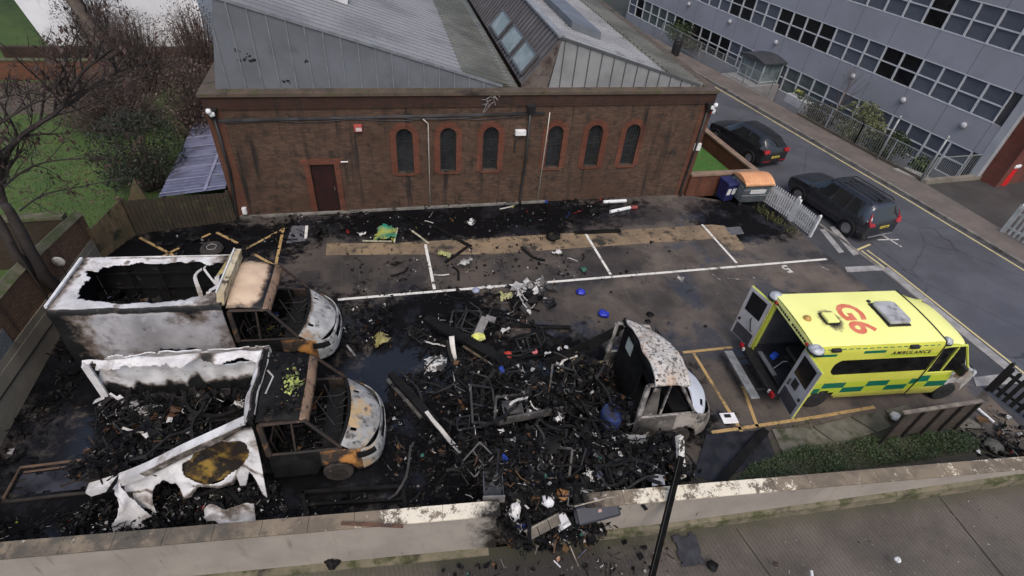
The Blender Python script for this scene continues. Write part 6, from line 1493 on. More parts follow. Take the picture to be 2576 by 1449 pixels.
sack('burnt_lump', 'charred black lump on the clean tarmac, flatter and further left', 'lump', 1630, 810, .1, blackm, flat=.25)
sack('burnt_lump', 'charred black lump on the sandy concrete strip', 'lump', 1390, 600, .26, blackm, flat=.5)
sack('orange_brown_lump', 'orange-brown lump in the rubble above the broken wall', 'lump', 1413, 1246, .16, plain('burnt_orange', (.26,.12,.04), (.16,.08,.03)), .75)
sack('white_cloth', 'white cloth draped over the rubble in the wall gap', 'cloth', 1376, 1268, .15, plain('cloth_white', (.62,.62,.64), (.5,.5,.53)), .65, 1.0)
sack('white_cloth', 'pale lilac cloth heap on the pavement under the wall gap', 'cloth', 1381, 1352, .2, plain('cloth_lilac', (.42,.42,.56), (.3,.3,.42)), -.45, .4)
sack('white_cloth', 'lilac crumpled cloth behind the unbroken wall end', 'cloth', 1512, 1218, .16, MATS['cloth_lilac'], .45, .8)
sack('white_cloth', 'smaller lilac cloth left of the larger lilac cloth behind the wall', 'cloth', 1468, 1226, .11, MATS['cloth_lilac'], .45, .7)
sack('blue_cloth', 'deep blue burnt cloth under the brown slatted panel at the wall gap', 'cloth', 1322, 1338, .24, M('cloth_blue', (.02,.05,.3), (.012,.02,.08), 5), -.2, .6)
greyc0 = M('sooty_steel', (.02,.019,.018), (.007,.007,.007), 5, rough=.5, spec=.25, stains=[((.2,.19,.18), 7, .64, .72)])
bx = thing('white_box', 'white box lying against the dark cabinet on the broken wall', 'box', tuple(G(1412, 1318, .35)), .4)
MB().obox((0, 0, .1), (.22, .3, .24), (.3, .2, 0)).build('carton', MATS['cloth_white'], bx, bevel=.01)
MB().obox((0, -.11, .19), (.18, .02, .1), (.3, .2, 0)).build('flap', MATS['pale_sheet'], bx)
dc_ = thing('dark_cabinet', 'long blue-black cabinet tipped over the broken end of the front wall', 'cabinet', (3.95, 5.03, .8), .32, rot=(R(-58), 0, .06))
MB().box(-.5, .5, -.14, .14, -.2, .2).build('case', M('cabinet_ink', (.014,.016,.024), (.02,.022,.03), 3, rough=.35), dc_, bevel=.05)
MB().box(-.52, .52, -.13, .13, .203, .23).build('lid_strip', plain('pale_brown_strip', (.3,.26,.2), (.1,.09,.07)), dc_)
MB().box(-.02, .06, -.155, -.143, -.02, .04).build('badge', plain('badge_pale', (.4,.25,.22)), dc_)
sp_ = thing('slatted_crate_side', 'brown slatted panel hanging over the broken wall', 'panel', (2.75, 4.98, .62), .25, rot=(R(-50), 0, .28))
for i in range(3): MB().box(-.42+i*.28, -.16+i*.28, -.02, .02, -.1, .1).build('slat', plain('slat_brown', (.13,.11,.085), (.07,.06,.05)), sp_)
MB().box(-.45, .43, -.03, .03, .103, .135).build('frame', plain('frame_pale', (.28,.25,.2), (.08,.07,.06)), sp_)
bar('thin_rod', 'thin metal rod leaning from the broken wall down to the pavement', 'rod', G(1418, 1335, .2), G(1455, 1424, -.55), .025, .025, plain('rod_grey', (.25,.22,.18), (.1,.09,.08)))
bar('thin_rod', 'long pale rod lying in the wreckage left of the leaning black pole', 'rod', G(1520, 1135, .75), G(1578, 1225, .6), .04, .04, MATS['rod_grey'])
panel('cardboard_scrap', 'small brown scrap on the pavement below the broken wall', 'scrap', ((1398, 1405), (1406, 1398), (1410, 1408), (1402, 1414)), -.5, plain('brown_scrap', (.35,.2,.14)), .01, .02)
bar('white_stick', 'short white stick on the pavement below the thin leaning rod', 'stick', G(1393, 1410, -.55), G(1410, 1427, -.55), .03, .02, MATS['cloth_white'])
for lab, a, b in (('white tube lying nearer the hall wall, beside the bins', (1518, 508), (1575, 505)), ('white tube lying further from the hall wall with a red end', (1535, 533), (1585, 522))):
    t = MB().tube([G(*a, .08), G(*b, .08)], .075, 12).build('white_tube', plain('tube_white', (.68,.68,.68), (.55,.55,.55)), smooth=False)
    tag(t, lab, 'tube')
    if 'red' in lab:
        d = (G(1598, 522, .08)-G(1588, 522, .08)); q = G(1587, 521.5, .08)-t.location
        MB().tube([q, q+d*1.6], .09, 12).build('red_end', plain('end_red', (.3,.04,.03), (.15,.03,.03)), t, thing=False)
ty = thing('loose_tyre', 'burnt tyre lying on the hatched bay behind the cream roofed van', 'tyre', tuple(G(535, 632)))
MB().lathe([(.2, .02), (.34, .02), (.38, .1), (.34, .19), (.22, .2), (.2, .1)], 22).build('tyre', btyre, ty, smooth=False)
MB().tube([(.16*math.cos(a)+.05*nz(a), .16*math.sin(a), .19+.03*nz(a, 2)) for a in [i*.5 for i in range(13)]], .015, 5).build('wire_bead', plain('bead_grey', (.3,.3,.3)), ty)
sack('burnt_lump', 'charred black lump at the back of the hatched bay left of the burnt tyre', 'lump', 488, 603, .24, blackm, flat=.4)
fb = thing('white_board', 'white square board with a black device lying beside the yellow ambulance', 'board', tuple(G(1833, 1053, .02)), -.12)
MB().box(-.22, .22, -.17, .17, 0, .04).build('board', plain('board_white', (.74,.74,.74), (.66,.66,.66)), fb, bevel=.01)
MB().box(-.12, .06, .0, .1, .043, .075).build('device', AK, fb, bevel=.005)
bl_ = MB().lathe([(.02, 0), (.26, .02), (.29, .08), (.29, .74), (.26, .8), (.02, .82)], 22, tuple(G(1527, 1082, .35))).build('blue_drum', M('drum_blue', (.02,.035,.12), (.012,.018,.05), 2, rough=.5, stains=[((.02,.02,.022), 2, .48, .62)]))
tag(bl_, 'dark blue drum standing in the rubble behind the wrecked cab', 'drum')
cl = G(737, 965, 2.5); m = MB()
for i in range(90):
    p = cl+V((random.gauss(0, .1), random.gauss(0, .16), random.uniform(0, .05))); r = random.uniform(.015, .045)
    a = random.uniform(0, 6.28); m.add([p+V((r*math.cos(a+k), r*math.sin(a+k), random.uniform(-.02, .05))) for k in (0, 1.4, 2.9, 4.4)], [(0, 1, 2, 3)])
tag(m.build('yellow_green_scraps', plain('hi_vis_scraps', (.42,.48,.13), (.06,.075,.03))), 'melted yellow-green scraps on the black cab roof of the roofless van', 'scraps', kind='stuff')
bar('black_strip', 'long black strip lying on the tarmac pointing at the blue bag', 'strip', G(1280, 818, .06), G(1435, 824, .06), .14, .05, blackm)
bar('black_strip', 'thin black strip curving below the longer black strip', 'strip', G(1365, 833, .04), G(1420, 868, .04), .07, .03, blackm)
bar('black_strip', 'long thin black strip lying on the wet tarmac by the hall', 'strip', G(1090, 568, .05), G(1185, 620, .05), .13, .05, blackm)
bar('black_strip', 'black strip across the sandy concrete strip beside the bay line', 'strip', G(1180, 618, .05), G(1120, 660, .05), .1, .04, blackm)
bar('black_strip', 'short black strip on the wet tarmac near the white tubes', 'strip', G(1445, 585, .05), G(1560, 580, .05), .2, .05, blackm)
bar('bumper_strip', 'pale curved bumper strip lying in front of the cream roofed van', 'bumper', G(872, 868, .1), G(893, 895, .06), .06, .03, plain('strip_pale', (.3,.29,.28), (.1,.1,.1)))
polem = M('pole_black', (.004,.004,.004), (.007,.007,.007), 4, rough=.95, spec=.06)
pt_ = thing('leaning_pole', 'charred black pole leaning over the front wall from the pavement', 'pole', tuple(G(1625, 1500, -.5)))
A_, B_ = G(1690, 1245, 1.16), G(1640, 1449, .15); pt_.location = B_-(A_-B_)*.6; o_ = pt_.location; m = MB(); a, b = V((0, 0, 0)), A_+(A_-B_)*.5-o_
m.beam(a-(b-a)*.15, b, .13, .13); m.build('shaft', polem, pt_)
MB().beam(a-(b-a)*.15+V((-.065, -.03, .02)), b+V((-.065, -.03, .02)), .012, .06).build('batten', M('pole_edge', (.02,.019,.018), (.008,.008,.008), 4), pt_)
bar('peeling_post', 'short white post with peeling paint standing at the front wall', 'post', G(1716, 1200, .4), G(1709, 1098, 1.35), .16, .12, M('peeling_white', (.6,.59,.56), (.48,.46,.42), 3, rough=.8, stains=[((.02,.018,.016), 4, .54, .6)]))
panel('white_sheet', 'torn white sheet hanging behind the front wall beside the peeling post', 'sheet', ((1632, 1145), (1668, 1140), (1672, 1222), (1640, 1226)), .6, MATS['cloth_white'], .015, .12)
panel('white_sheet', 'grey scorched metal sheet below the wrecked cab door', 'sheet', ((1550, 1092), (1625, 1095), (1625, 1118), (1555, 1115)), .8, plain('grey_sheet', (.24,.24,.24), (.12,.12,.12)), .015, .06)
panel('black_board', 'black charred board propped in the rubble over the chassis', 'board', ((1322, 1102), (1412, 1095), (1408, 1140), (1335, 1150)), 1.1, blackm, .03, .06)
panel('white_sheet', 'small white tin sheet at the rear corner of the blown apart chassis', 'sheet', ((1188, 1118), (1222, 1112), (1226, 1150), (1196, 1158)), .65, plain('tin_grey', (.3,.3,.3), (.05,.05,.05)), .015, .08)
dr = thing('drawer_unit', 'grey metal drawer with a pale lip standing in the rubble at the wall gap', 'drawer', tuple(G(1240, 1225, .85)), -.15)
MB().box(-.2, .2, -.3, .3, -.05, 0).box(-.22, -.2, -.3, .3, -.05, .16).box(.2, .22, -.3, .3, -.05, .16).box(-.2, .2, .28, .3, 0, .14).build('tray', M('drawer_grey', (.08,.08,.085), (.03,.03,.035), 3, rough=.4), dr)
MB().box(-.24, .24, -.335, -.303, -.06, .19).build('lip', MATS['grey_channel'], dr)
fr = thing('rusty_bed_frame', 'rusty tubular frame lying at the left front corner of the yard', 'frame', tuple(G(120, 1210)))
o_ = fr.location; q = [G(8, 1255, .06)-o_, G(52, 1176, .12)-o_, G(245, 1152, .12)-o_]
MB().tube([q[0], q[1], q[2]], .035, 8).build('tube', M('rust_tube', (.14,.09,.06), (.08,.05,.035), 3, rough=.75), fr)
MB().tube([G(60, 1188, .06)-o_, G(243, 1164, .06)-o_], .025, 6).build('rail', MATS['rust_tube'], fr)
MB().tube([G(185, 1180, .05)-o_, G(205, 1205, .05)-o_, G(228, 1212, .1)-o_, G(243, 1160, .15)-o_], .022, 6).build('bracket', MATS['rust_tube'], fr)
panel('black_sheet', 'wet black sheet lying inside the rusty tubular frame', 'sheet', ((55, 1195), (235, 1172), (222, 1228), (30, 1250)), .02, M('wet_black_sheet', (.012,.012,.016), (.04,.042,.055), 1.5, rough=.25, r2=.5), .01, .015)
bar('rusty_bar', 'long rusty bar lying along the foot of the front wall at the left', 'bar', G(20, 1262, .06), G(330, 1228, .06), .06, .05, plain('bar_dark_rust', (.04,.032,.026), (.02,.018,.016)))
tr_ = thing('fallen_trolley_base', 'black rectangular charred frame lying beside the front wall', 'frame', tuple(G(890, 1262, .0)))
o_ = tr_.location; q = [G(760, 1240, .1)-o_, G(1012, 1225, .1)-o_, G(1022, 1288, .1)-o_, G(775, 1303, .1)-o_]
m = MB()
for a, b in zip(q, q[1:]+q[:1]): m.beam(a, b, .09, .12)
m.build('frame', blackm, tr_); MB().beam(q[0].lerp(q[3], .5), q[1].lerp(q[2], .5), .07, .08).build('crossbar', blackm, tr_)
bar('rusty_bar', 'thin rust brown bar lying on the coping of the front wall', 'bar', G(858, 1316, 1.06), G(1014, 1324, 1.06), .06, .04, plain('bar_rust', (.13,.06,.035), (.06,.035,.025)))
pm_ = panel('black_sheet', 'black charred sheet lying flat on the front pavement', 'sheet', ((1690, 1350), (1748, 1338), (1772, 1420), (1715, 1428)), -.4, M('pavement_char', (.02,.02,.024), (.035,.036,.045), 4, rough=.6), .012, .03)
sack('burnt_lump', 'charred lump with a pale edge beside the black sheet on the front pavement', 'lump', 1790, 1425, .12, blackm, -.36, .5)
sack('burnt_lump', 'charred black and rust coloured lump alone on the front pavement', 'lump', 1950, 1420, .06, rustm, -.1, .5)
sack('white_rag', 'crumpled white paper on the front pavement at the right', 'paper', 2254, 1411, .07, MATS['rag_white'], .12, .9)
MBt = MB().tube([G(2041, 1436, .05), G(2043, 1452, .05)], .035, 8).build('paper_cup', MATS['rag_white']); tag(MBt, 'white paper cup at the lower edge of the front pavement', 'cup')
sack('black_bin_bag', 'black burnt bag at the foot of the front wall on the pavement', 'bag', 838, 1418, .16, blackm, -.6, .7)
bar('fallen_post', 'thick charred post lying across the burnt tarmac beside the planting bed', 'post', G(1925, 1084, .12), G(1745, 1285, .15), .2, .16, blackm)
random.seed(91)
rdm = None
for zk, (poly, z0, lab, n) in {'blown': (loc2w(v3, [(.2, -1.5), (4.0, -1.4), (4.0, .9), (.2, 1.0)]), .5, 'charred rod sticking up from the wreckage of the blown apart van', 26), 'cab': ([(4.6, 6.7), (6.2, 6.6), (6.2, 5.7), (4.7, 5.6)], .2, 'charred rod sticking up beside the wrecked cab', 10), 'shell': (loc2w(v2, [(.2, -.7), (3.6, -.7), (3.6, .7), (.2, .7)]), .6, 'charred rod sticking up inside the roofless van', 10), 'shell one': (loc2w(v1, [(.4, -.7), (3.4, -.7), (3.4, .7), (.4, .7)]), .6, 'charred rod sticking up inside the van with the cream cab roof', 8)}.items():
    xs = [p[0] for p in poly]; ys = [p[1] for p in poly]; k = 0; pr = None
    while k < n:
        x, y = random.uniform(min(xs), max(xs)), random.uniform(min(ys), max(ys))
        if not inpoly((x, y), poly): continue
        if pr is None:
            m = MB(); m.tube([(0, 0, -.2), (.05, .02, .25), (.02, .1, .6), (.12, .06, .95)], [.022, .02, .018, .012], 6); m.beam((.03, .05, .45), (.3, .0, .62), .03, .015)
            o = pr = tag(m.build('charred_rod', greyc_ if False else blackm, thing=False), lab, 'rod', lab.replace('rod sticking', 'rods sticking'))
        else: o = pr.copy(); COL.objects.link(o)
        s = random.uniform(.5, 1.15); o.location = (x, y, z0); o.scale = (s, s, s); o.rotation_euler = (random.gauss(0, .6), random.gauss(0, .6), random.uniform(0, 6.28)); k += 1
random.seed(123)
for zk, (poly, z0, lab, n) in {'blown': (loc2w(v3, [(-.2, -1.5), (4.0, -1.4), (4.0, 1.0), (-.2, 1.1)]), .95, 'long buckled black tube lying over the wreckage of the blown apart van', 15), 'gap': ([(1.8, 6.8), (5.6, 6.5), (5.3, 5.4), (2.2, 5.3)], .8, 'long buckled black tube lying over the rubble behind the broken wall', 11), 'between': (gpoly((980, 960), (1130, 940), (1210, 1170), (1020, 1270)), .15, 'long buckled black tube on the ground between the roofless van and the chassis', 8), 'behind': (gpoly((1060, 820), (1300, 790), (1400, 880), (1130, 930)), .1, 'long buckled black tube on the tarmac behind the blown apart van', 7), 'shell': (loc2w(v2, [(.4, -.7), (3.3, -.7), (3.3, .6), (.4, .6)]), 1.2, 'long buckled black tube lying in the roofless van', 7), 'side': (loc2w(v2, [(.9, -1.1), (3.6, -1.1), (3.6, -1.3), (.9, -1.3)]), .1, 'long buckled black tube below the peeled white van side', 5)}.items():
    xs = [p[0] for p in poly]; ys = [p[1] for p in poly]; k = 0; pr = None
    while k < n:
        x, y = random.uniform(min(xs), max(xs)), random.uniform(min(ys), max(ys))
        if not inpoly((x, y), poly): continue
        if k % 4 == 0:
            m = MB(); p = V((-.8, 0, .05)); d = V((1, 0, 0)); pts = [p.copy()]
            for _ in range(7):
                d = (d+V((0, random.gauss(0, .4), random.gauss(0, .2)))).normalized(); p = p+d*.24; p.z = max(.0, min(.4, p.z)); pts.append(p.copy())
            w = random.uniform(.04, .09)
            for a, b in zip(pts, pts[1:]): m.beam(a, b+(b-a)*.08, w, .04)
            o = pr = tag(m.build('buckled_tube', blackm if k % 8 else greyc0, thing=False), lab, 'tube', lab.replace('tube', 'tubes'))
        else: o = pr.copy(); COL.objects.link(o)
        s = random.uniform(.6, 1.2); o.location = (x, y, z0+random.uniform(0, .15 if z0 > .3 else .02)); o.scale = (s, s, s); o.rotation_euler = (random.gauss(0, .2), random.gauss(0, .22 if z0 > .3 else .04), random.uniform(0, 6.28)); k += 1
# bigger bits of wreckage, one object each, copied from a few kinds
random.seed(77)
def strip_proto(name, label, cat, group, mat, seed):
    m = MB(); random.seed(seed); p = V((0, 0, 0)); d = V((1, 0, .1)); pts = [p.copy()]
    for _ in range(5): d = (d+V((0, random.gauss(0, .35), random.gauss(0, .22)))).normalized(); p = p+d*.16; pts.append(V((p.x, p.y, max(.02, p.z))))
    for a, b in zip(pts, pts[1:]): m.beam(a, b+(b-a)*.06, .07, .018)
    return tag(m.build(name, mat, thing=False), label, cat, group)
def sheet_proto(name, label, cat, group, mat, seed, sz=.26):
    m = MB(); m.grid(lambda u, v: V(((u-.5)*sz*2, (v-.5)*sz*1.4, .05+.16*nz(u*2+seed, v*2)+.06*nz(u*5, v*5, seed))), 12, 10, keep=lambda u, v: min(u, 1-u, v, 1-v) > .1+.2*nz(u*3+seed, v*3))
    return tag(m.build(name, mat, thing=False, solid=.012), label, cat, group)
def frame_proto(name, label, cat, group, mat, seed):
    m = MB(); q = [V((-.3, -.2, .05)), V((.3, -.22, .1)), V((.34, .2, .22)), V((-.28, .24, .12))]
    for a, b in zip(q, q[1:]+q[:1]): m.beam(a, b, .035, .035)
    m.beam(q[0].lerp(q[1], .4), q[3].lerp(q[2], .5), .03, .03); m.tube([q[1], q[1]+V((.15, .1, .15)), q[2]+V((.2, 0, .1))], .012, 5)
    return tag(m.build(name, mat, thing=False), label, cat, group)
greyc = M('grey_char_metal', (.025,.024,.023), (.008,.008,.008), 5, rough=.5, stains=[((.25,.24,.23), 6, .62, .7)])
zones = {'blown': (loc2w(v3, [(0, -1.4), (3.8, -1.3), (3.9, 1.0), (0, 1.1)]), .85, 'in the wreckage of the blown apart van'),
         'gap': ([(1.8, 6.6), (5.2, 6.4), (5.0, 5.5), (2.2, 5.2)], .72, 'in the rubble behind the broken wall'),
         'van': (loc2w(v2, [(.4, -.7), (3.4, -.7), (3.4, .7), (.4, .7)]), .95, 'among the rubble inside the roofless van'),
         'mid': (gpoly((1000, 830), (1130, 800), (1400, 850), (1390, 920), (1130, 960)), .08, 'on the tarmac behind the blown apart van'),
         'bays': (gpoly((900, 600), (1200, 590), (1480, 600), (1450, 760), (1260, 780), (900, 690)), .02, 'scattered over the marked bays'),
         'strip': (gpoly((700, 560), (1100, 530), (1500, 520), (1500, 560), (1100, 590), (760, 595)), .03, 'on the black tarmac along the hall')}
for zk, (poly, z0, where) in zones.items():
    kinds = [(strip_proto, 'charred_strip', 'bent black charred strip', blackm, 14), (sheet_proto, 'scorched_sheet', 'crumpled charred sheet', blackm, 6), (strip_proto, 'pale_strip', 'twisted pale scorched strip', whitem, 3), (sheet_proto, 'pale_sheet_scrap', 'crumpled pale ash sheet', MATS['ash_sheet'], 3), (frame_proto, 'twisted_frame', 'twisted grey metal frame', greyc, 7)]
    if zk in ('bays', 'strip'): kinds = [(a_, b_, c_, d_, max(2, e_//2)) for a_, b_, c_, d_, e_ in kinds if b_ != 'twisted_frame']
    for fn, nm, lb0, mt_, cnt in kinds:
        pr = fn(nm, lb0+' '+where, 'wreckage', lb0+'s '+where, mt_, len(zk)*3+cnt); k = 0
        xs = [p[0] for p in poly]; ys = [p[1] for p in poly]; random.seed(len(nm)*7+len(zk))
        while k < cnt:
            x, y = random.uniform(min(xs), max(xs)), random.uniform(min(ys), max(ys))
            if not inpoly((x, y), poly): continue
            o = pr if k == 0 else pr.copy()
            if k: COL.objects.link(o)
            s = random.uniform(.45, 1.0) if 'pale' in nm else random.uniform(.6, 1.5); o.location = (x, y, z0+random.uniform(0, .12 if z0 > .3 else .01)); o.rotation_euler = (random.gauss(0, .25 if z0 > .3 else .05), random.gauss(0, .25 if z0 > .3 else .05), random.uniform(0, 6.28)); o.scale = (s, s, s); k += 1
# signboard seen from behind, white bar, pale pan
sb = thing('timber_signboard', 'back of a brown boarded signboard on dark posts in the planting bed', 'signboard', (12.5, 5.72, 0), -.02)
bm_ = M('board_brown', (.06,.045,.034), (.04,.031,.025), 2, rough=.85, stains=[((.03,.026,.022), 3, .55, .7)])
m = MB()
for i in range(9): m.box(0, 2.45, -.012+.006*(i % 2), .012+.006*(i % 2), .3+i*.122, .3+i*.122+.108)
m.build('boards', bm_, sb)
dk_ = M('post_dark', (.02,.017,.015), (.03,.026,.022), 4, rough=.7)
for x in (.0, .62, 1.25, 1.85, 2.42): MB().box(x-.03, x+.03, -.075, -.015, .0 if x in (0, 2.42) else .28, 1.42).build('post', dk_, sb)
MB().box(-.06, 2.5, -.05, .05, 1.405, 1.45).build('cap_rail', M('cap_pale', (.2,.17,.14), (.1,.085,.07), 4), sb)
bar('white_bar', 'white painted bar lying on the ground right of the signboard', 'bar', G(2453, 1022, .1), G(2500, 1062, .08), .06, .05, MATS['board_white'])
sack('white_pan', 'white dented lampshade lying behind the signboard', 'lampshade', 2248, 1053, .16, MATS['cloth_white'], .05, .6)
sack('rock', 'grey boulder at the end of the ivy by the front wall', 'rock', 2492, 1128, .24, M('boulder', (.1,.095,.085), (.06,.06,.05), 3, bump=.5), .0, .5)

# ------------------------------------------------------------------ plants
def leaves(mb, c, rad, n, s, shell=.35, tints=None, up=.3):
    for _ in range(n):
        while True:
            d = V((random.uniform(-1, 1), random.uniform(-1, 1), random.uniform(-1, 1)))
            if shell < d.length <= 1: break
        p = V((c[0]+d.x*rad[0], c[1]+d.y*rad[1], c[2]+d.z*rad[2]))
        if mnoise.noise(p*1.6/max(rad)) < -.18: continue
        a = V((random.uniform(-1, 1), random.uniform(-1, 1), random.uniform(-.6, 1))).normalized(); b = a.cross(V((random.random(), random.random(), random.random()+.1))).normalized()
        L = s*random.uniform(.6, 1.4); mb.add([p-a*L*.5, p+b*L*.28, p+a*L*.5, p-b*L*.28], [(0, 1, 2, 3)])
def leafmat(name, a, b, c): return M(name, a, b, 1.3, rough=.6, spec=.3, stains=[(c, 6, .5, .64)])
def shrub(name, label, loc, rad, kind, n, s, mat, twigs=40, twm=None, group=None):
    t = thing(name, label, 'bush', loc, 0, group)
    tw = MB()
    for i in range(twigs):
        a = random.uniform(0, 6.283); e = random.uniform(.25, 1.4); d = V((math.cos(a)*math.cos(e)*rad[0], math.sin(a)*math.cos(e)*rad[1], math.sin(e)*rad[2]*1.9))*random.uniform(.7, 1.08)
        p0 = V((d.x*.12, d.y*.12, 0)); k = [p0.lerp(d, f)+V((nz(i, f*4), nz(i+9, f*4), nz(i+19, f*4)))*.12*f*max(rad) for f in (0, .35, .7, 1)]
        tw.tube(k, [.03*max(rad)**.5, .02, .012, .004], 4, cap=False)
        for j in range(4 if kind == 'twig' else 0):
            f = random.uniform(.4, .95); q = p0.lerp(d, f); r = V((random.gauss(0, .3), random.gauss(0, .3), random.uniform(.05, .6)))*max(rad)*.4
            tw.tube([q, q+r*.5+V((0, 0, .03)), q+r], [.011, .008, .003], 3, cap=False)
    tw.build('stems', twm or MATS.get('twig_brown') or M('twig_brown', (.06,.042,.035), (.1,.075,.065), 3, rough=.8), t)
    if n:
        m = MB(); leaves(m, (0, 0, rad[2]), rad, n, s); m.build('foliage', mat, t)
    return t
random.seed(5)
ev = leafmat('evergreen_leaf', (.028,.036,.022), (.018,.025,.018), (.055,.055,.04))
brn = leafmat('dead_leaf', (.085,.06,.048), (.055,.04,.034), (.12,.09,.075))
shrub('evergreen_bush', 'big dark evergreen bush between the lawn and the lean-to', (-8.9, 21.6, -.1), (1.6, 1.9, 1.6), 'leaf', 12000, .1, ev, 90)
shrub('brown_bush', 'tall brown bush behind the lean-to roof beside the hall', (-7.6, 25.6, -.1), (1.4, 2.0, 1.9), 'twig', 6500, .11, brn, 220)
shrub('brown_bush', 'brown leafless bush in front of the white house, left of the hall roof', (-11.6, 32.0, -.1), (2.4, 2.0, 2.1), 'twig', 3800, .09, brn, 420)
shrub('brown_bush', 'reddish brown bush rising against the zinc roof', (-8.2, 30.5, -.1), (1.9, 2.2, 2.5), 'twig', 4200, .09, leafmat('rust_leaf', (.09,.045,.03), (.06,.033,.025), (.12,.075,.05)), 420)
shrub('brown_bush', 'wide twiggy bush behind the lawn below the white house', (-11.5, 27.2, -.1), (2.9, 2.2, 1.6), 'twig', 4200, .09, brn, 420)
shrub('brown_bush', 'rounded brown bush under the leaning grey trunk at the back', (-14.6, 36.2, -.1), (2.0, 1.6, 2.1), 'twig', 3800, .09, brn, 320)
shrub('evergreen_bush', 'dark bush at the far left edge near the lawn end', (-22.5, 37.0, -.1), (2.0, 1.6, 1.6), 'leaf', 1500, .2, ev)
shrub('evergreen_bush', 'tall dark hedge beyond the white house corner at top left', (-27.5, 47, -.1), (4.5, 3.0, 3.2), 'leaf', 3500, .3, ev)
shrub('office_shrub', 'pale green rounded shrub behind the office railing', (27.1, 24.2, -.6), (1.15, 1.6, 1.25), 'leaf', 4200, .13, leafmat('pale_leaf', (.17,.18,.085), (.11,.125,.055), (.24,.25,.14)))
shrub('office_shrub', 'dark green hedge to the right of the pale shrub', (27.5, 22.2, -.7), (.85, 1.5, .95), 'leaf', 3000, .13, leafmat('hedge_leaf', (.04,.06,.02), (.025,.04,.014), (.07,.09,.03)))
shrub('office_shrub', 'twiggy brown-green hedge behind the railing nearest the porch', (26.4, 26.2, -.5), (.7, 1.7, .75), 'leaf', 2200, .12, leafmat('brown_hedge_leaf', (.065,.06,.03), (.045,.045,.022), (.1,.09,.05)))
shrub('office_shrub', 'small bamboo-like plant behind the corner of the office railing', (27.6, 19.9, -.8), (.5, .6, .75), 'leaf', 900, .2, leafmat('bamboo_leaf', (.07,.1,.03), (.05,.075,.025), (.12,.14,.05)))
shrub('office_shrub', 'green hedge at the far end of the office behind the hall roof', (25.2, 41.5, -.5), (1.6, 3.0, .9), 'leaf', 1800, .2, leafmat('far_hedge', (.05,.08,.03), (.035,.055,.02), (.08,.1,.04)))
pbx = thing('planter', 'white planter of yellow flowers beside the glazed porch', 'planter', (26.4, 28.6, -.1), 1.7)
MB().box(-.9, .9, -.3, .3, 0, .5).build('trough', M('planter_white', (.5,.5,.5), (.4,.4,.4), 3), pbx)
m = MB(); leaves(m, (0, 0, .65), (.9, .35, .25), 350, .12, 0); m.build('foliage', MATS['hedge_leaf'], pbx)
m = MB(); leaves(m, (.3, 0, .8), (.35, .25, .12), 60, .1, 0); m.build('flowers', plain('yellow_flower', (.6,.55,.1), (.45,.45,.1)), pbx)
# ivy and weeds in the planting bed
mi = MB()
bedp = gpoly((2010, 1130), (2190, 1105), (2290, 1085), (2440, 1095), (2470, 1135), (2330, 1160), (2100, 1190), (1960, 1205), (1850, 1215), (1880, 1175))
xs = [p[0] for p in bedp]; ys = [p[1] for p in bedp]; c = 0
while c < 9500:
    x, y = random.uniform(min(xs), max(xs)), random.uniform(min(ys), max(ys)); d = mnoise.noise(V((x*1.1, y*1.6, 3)))
    if not inpoly((x, y), bedp) or random.random() > .45+d: continue
    z = .03+random.random()*(.06+.26*clamp(d+.35)); a = random.uniform(0, 6.283); s = random.uniform(.012, .036)
    t_ = random.uniform(-.5, .5); mi.add([(x+s*math.cos(a), y+s*math.sin(a), z+s*t_), (x-s*.6*math.sin(a), y+s*.6*math.cos(a), z+.01), (x-s*math.cos(a), y-s*math.sin(a), z-s*t_), (x+s*.6*math.sin(a), y-s*.6*math.cos(a), z-.005)], [(0, 1, 2, 3)]); c += 1
tag(mi.build('ivy_ground_cover', leafmat('ivy_leaf', (.034,.058,.02), (.02,.036,.014), (.06,.07,.035)), thing=False), 'green ivy and weeds covering the planting bed by the front wall', 'ground cover', kind='stuff')
mg = MB()
for (p0, p1, w, n) in ((G(1905, 520), G(2010, 590), .22, 500), (G(1900, 1090), G(2050, 1060), .12, 120)):
    for i in range(n):
        f = random.random(); p = p0.lerp(p1, f); x, y = p.x+random.gauss(0, w), p.y+random.gauss(0, w*.5); h = random.uniform(.03, .14)
        a = random.uniform(0, 6.283); mg.add([(x-.012*math.cos(a), y-.012*math.sin(a), 0), (x+.012*math.cos(a), y+.012*math.sin(a), 0), (x+random.gauss(0, .04), y+random.gauss(0, .04), h)], [(0, 1, 2)])
tag(mg.build('weeds', leafmat('weed_leaf', (.1,.1,.035), (.06,.07,.02), (.15,.13,.06)), thing=False), 'straggly weeds along the foot of the white picket fence', 'weeds', kind='stuff')
mt = MB()
for i in range(9000):
    x, y = random.uniform(-20, -6.5), random.uniform(17.5, 33)
    if x > -8.8 and y < 20: continue
    h = random.uniform(.03, .09); a = random.uniform(0, 6.283); w = .02; mt.add([(x-w*math.cos(a), y-w*math.sin(a), -.02), (x+w*math.cos(a), y+w*math.sin(a), -.02), (x+random.gauss(0, .05), y+random.gauss(0, .05), h)], [(0, 1, 2)])
tag(mt.build('grass_tufts', leafmat('grass_blade', (.06,.12,.025), (.045,.09,.02), (.11,.12,.04)), thing=False), 'rough grass blades of the garden lawn', 'grass', kind='stuff')
ml = MB()
for i in range(500):
    p = V((random.gauss(-10.6, 1.2), random.gauss(23.6, 1.1), 0)) if i < 220 else V((random.uniform(-17, -9), random.uniform(18, 31), 0))
    a = random.uniform(0, 6.283); s = random.uniform(.03, .07); ml.add([(p.x+s*math.cos(a+k), p.y+s*.7*math.sin(a+k), .02+.03*random.random()) for k in (0, 1.5, 3.1, 4.6)], [(0, 1, 2, 3)])
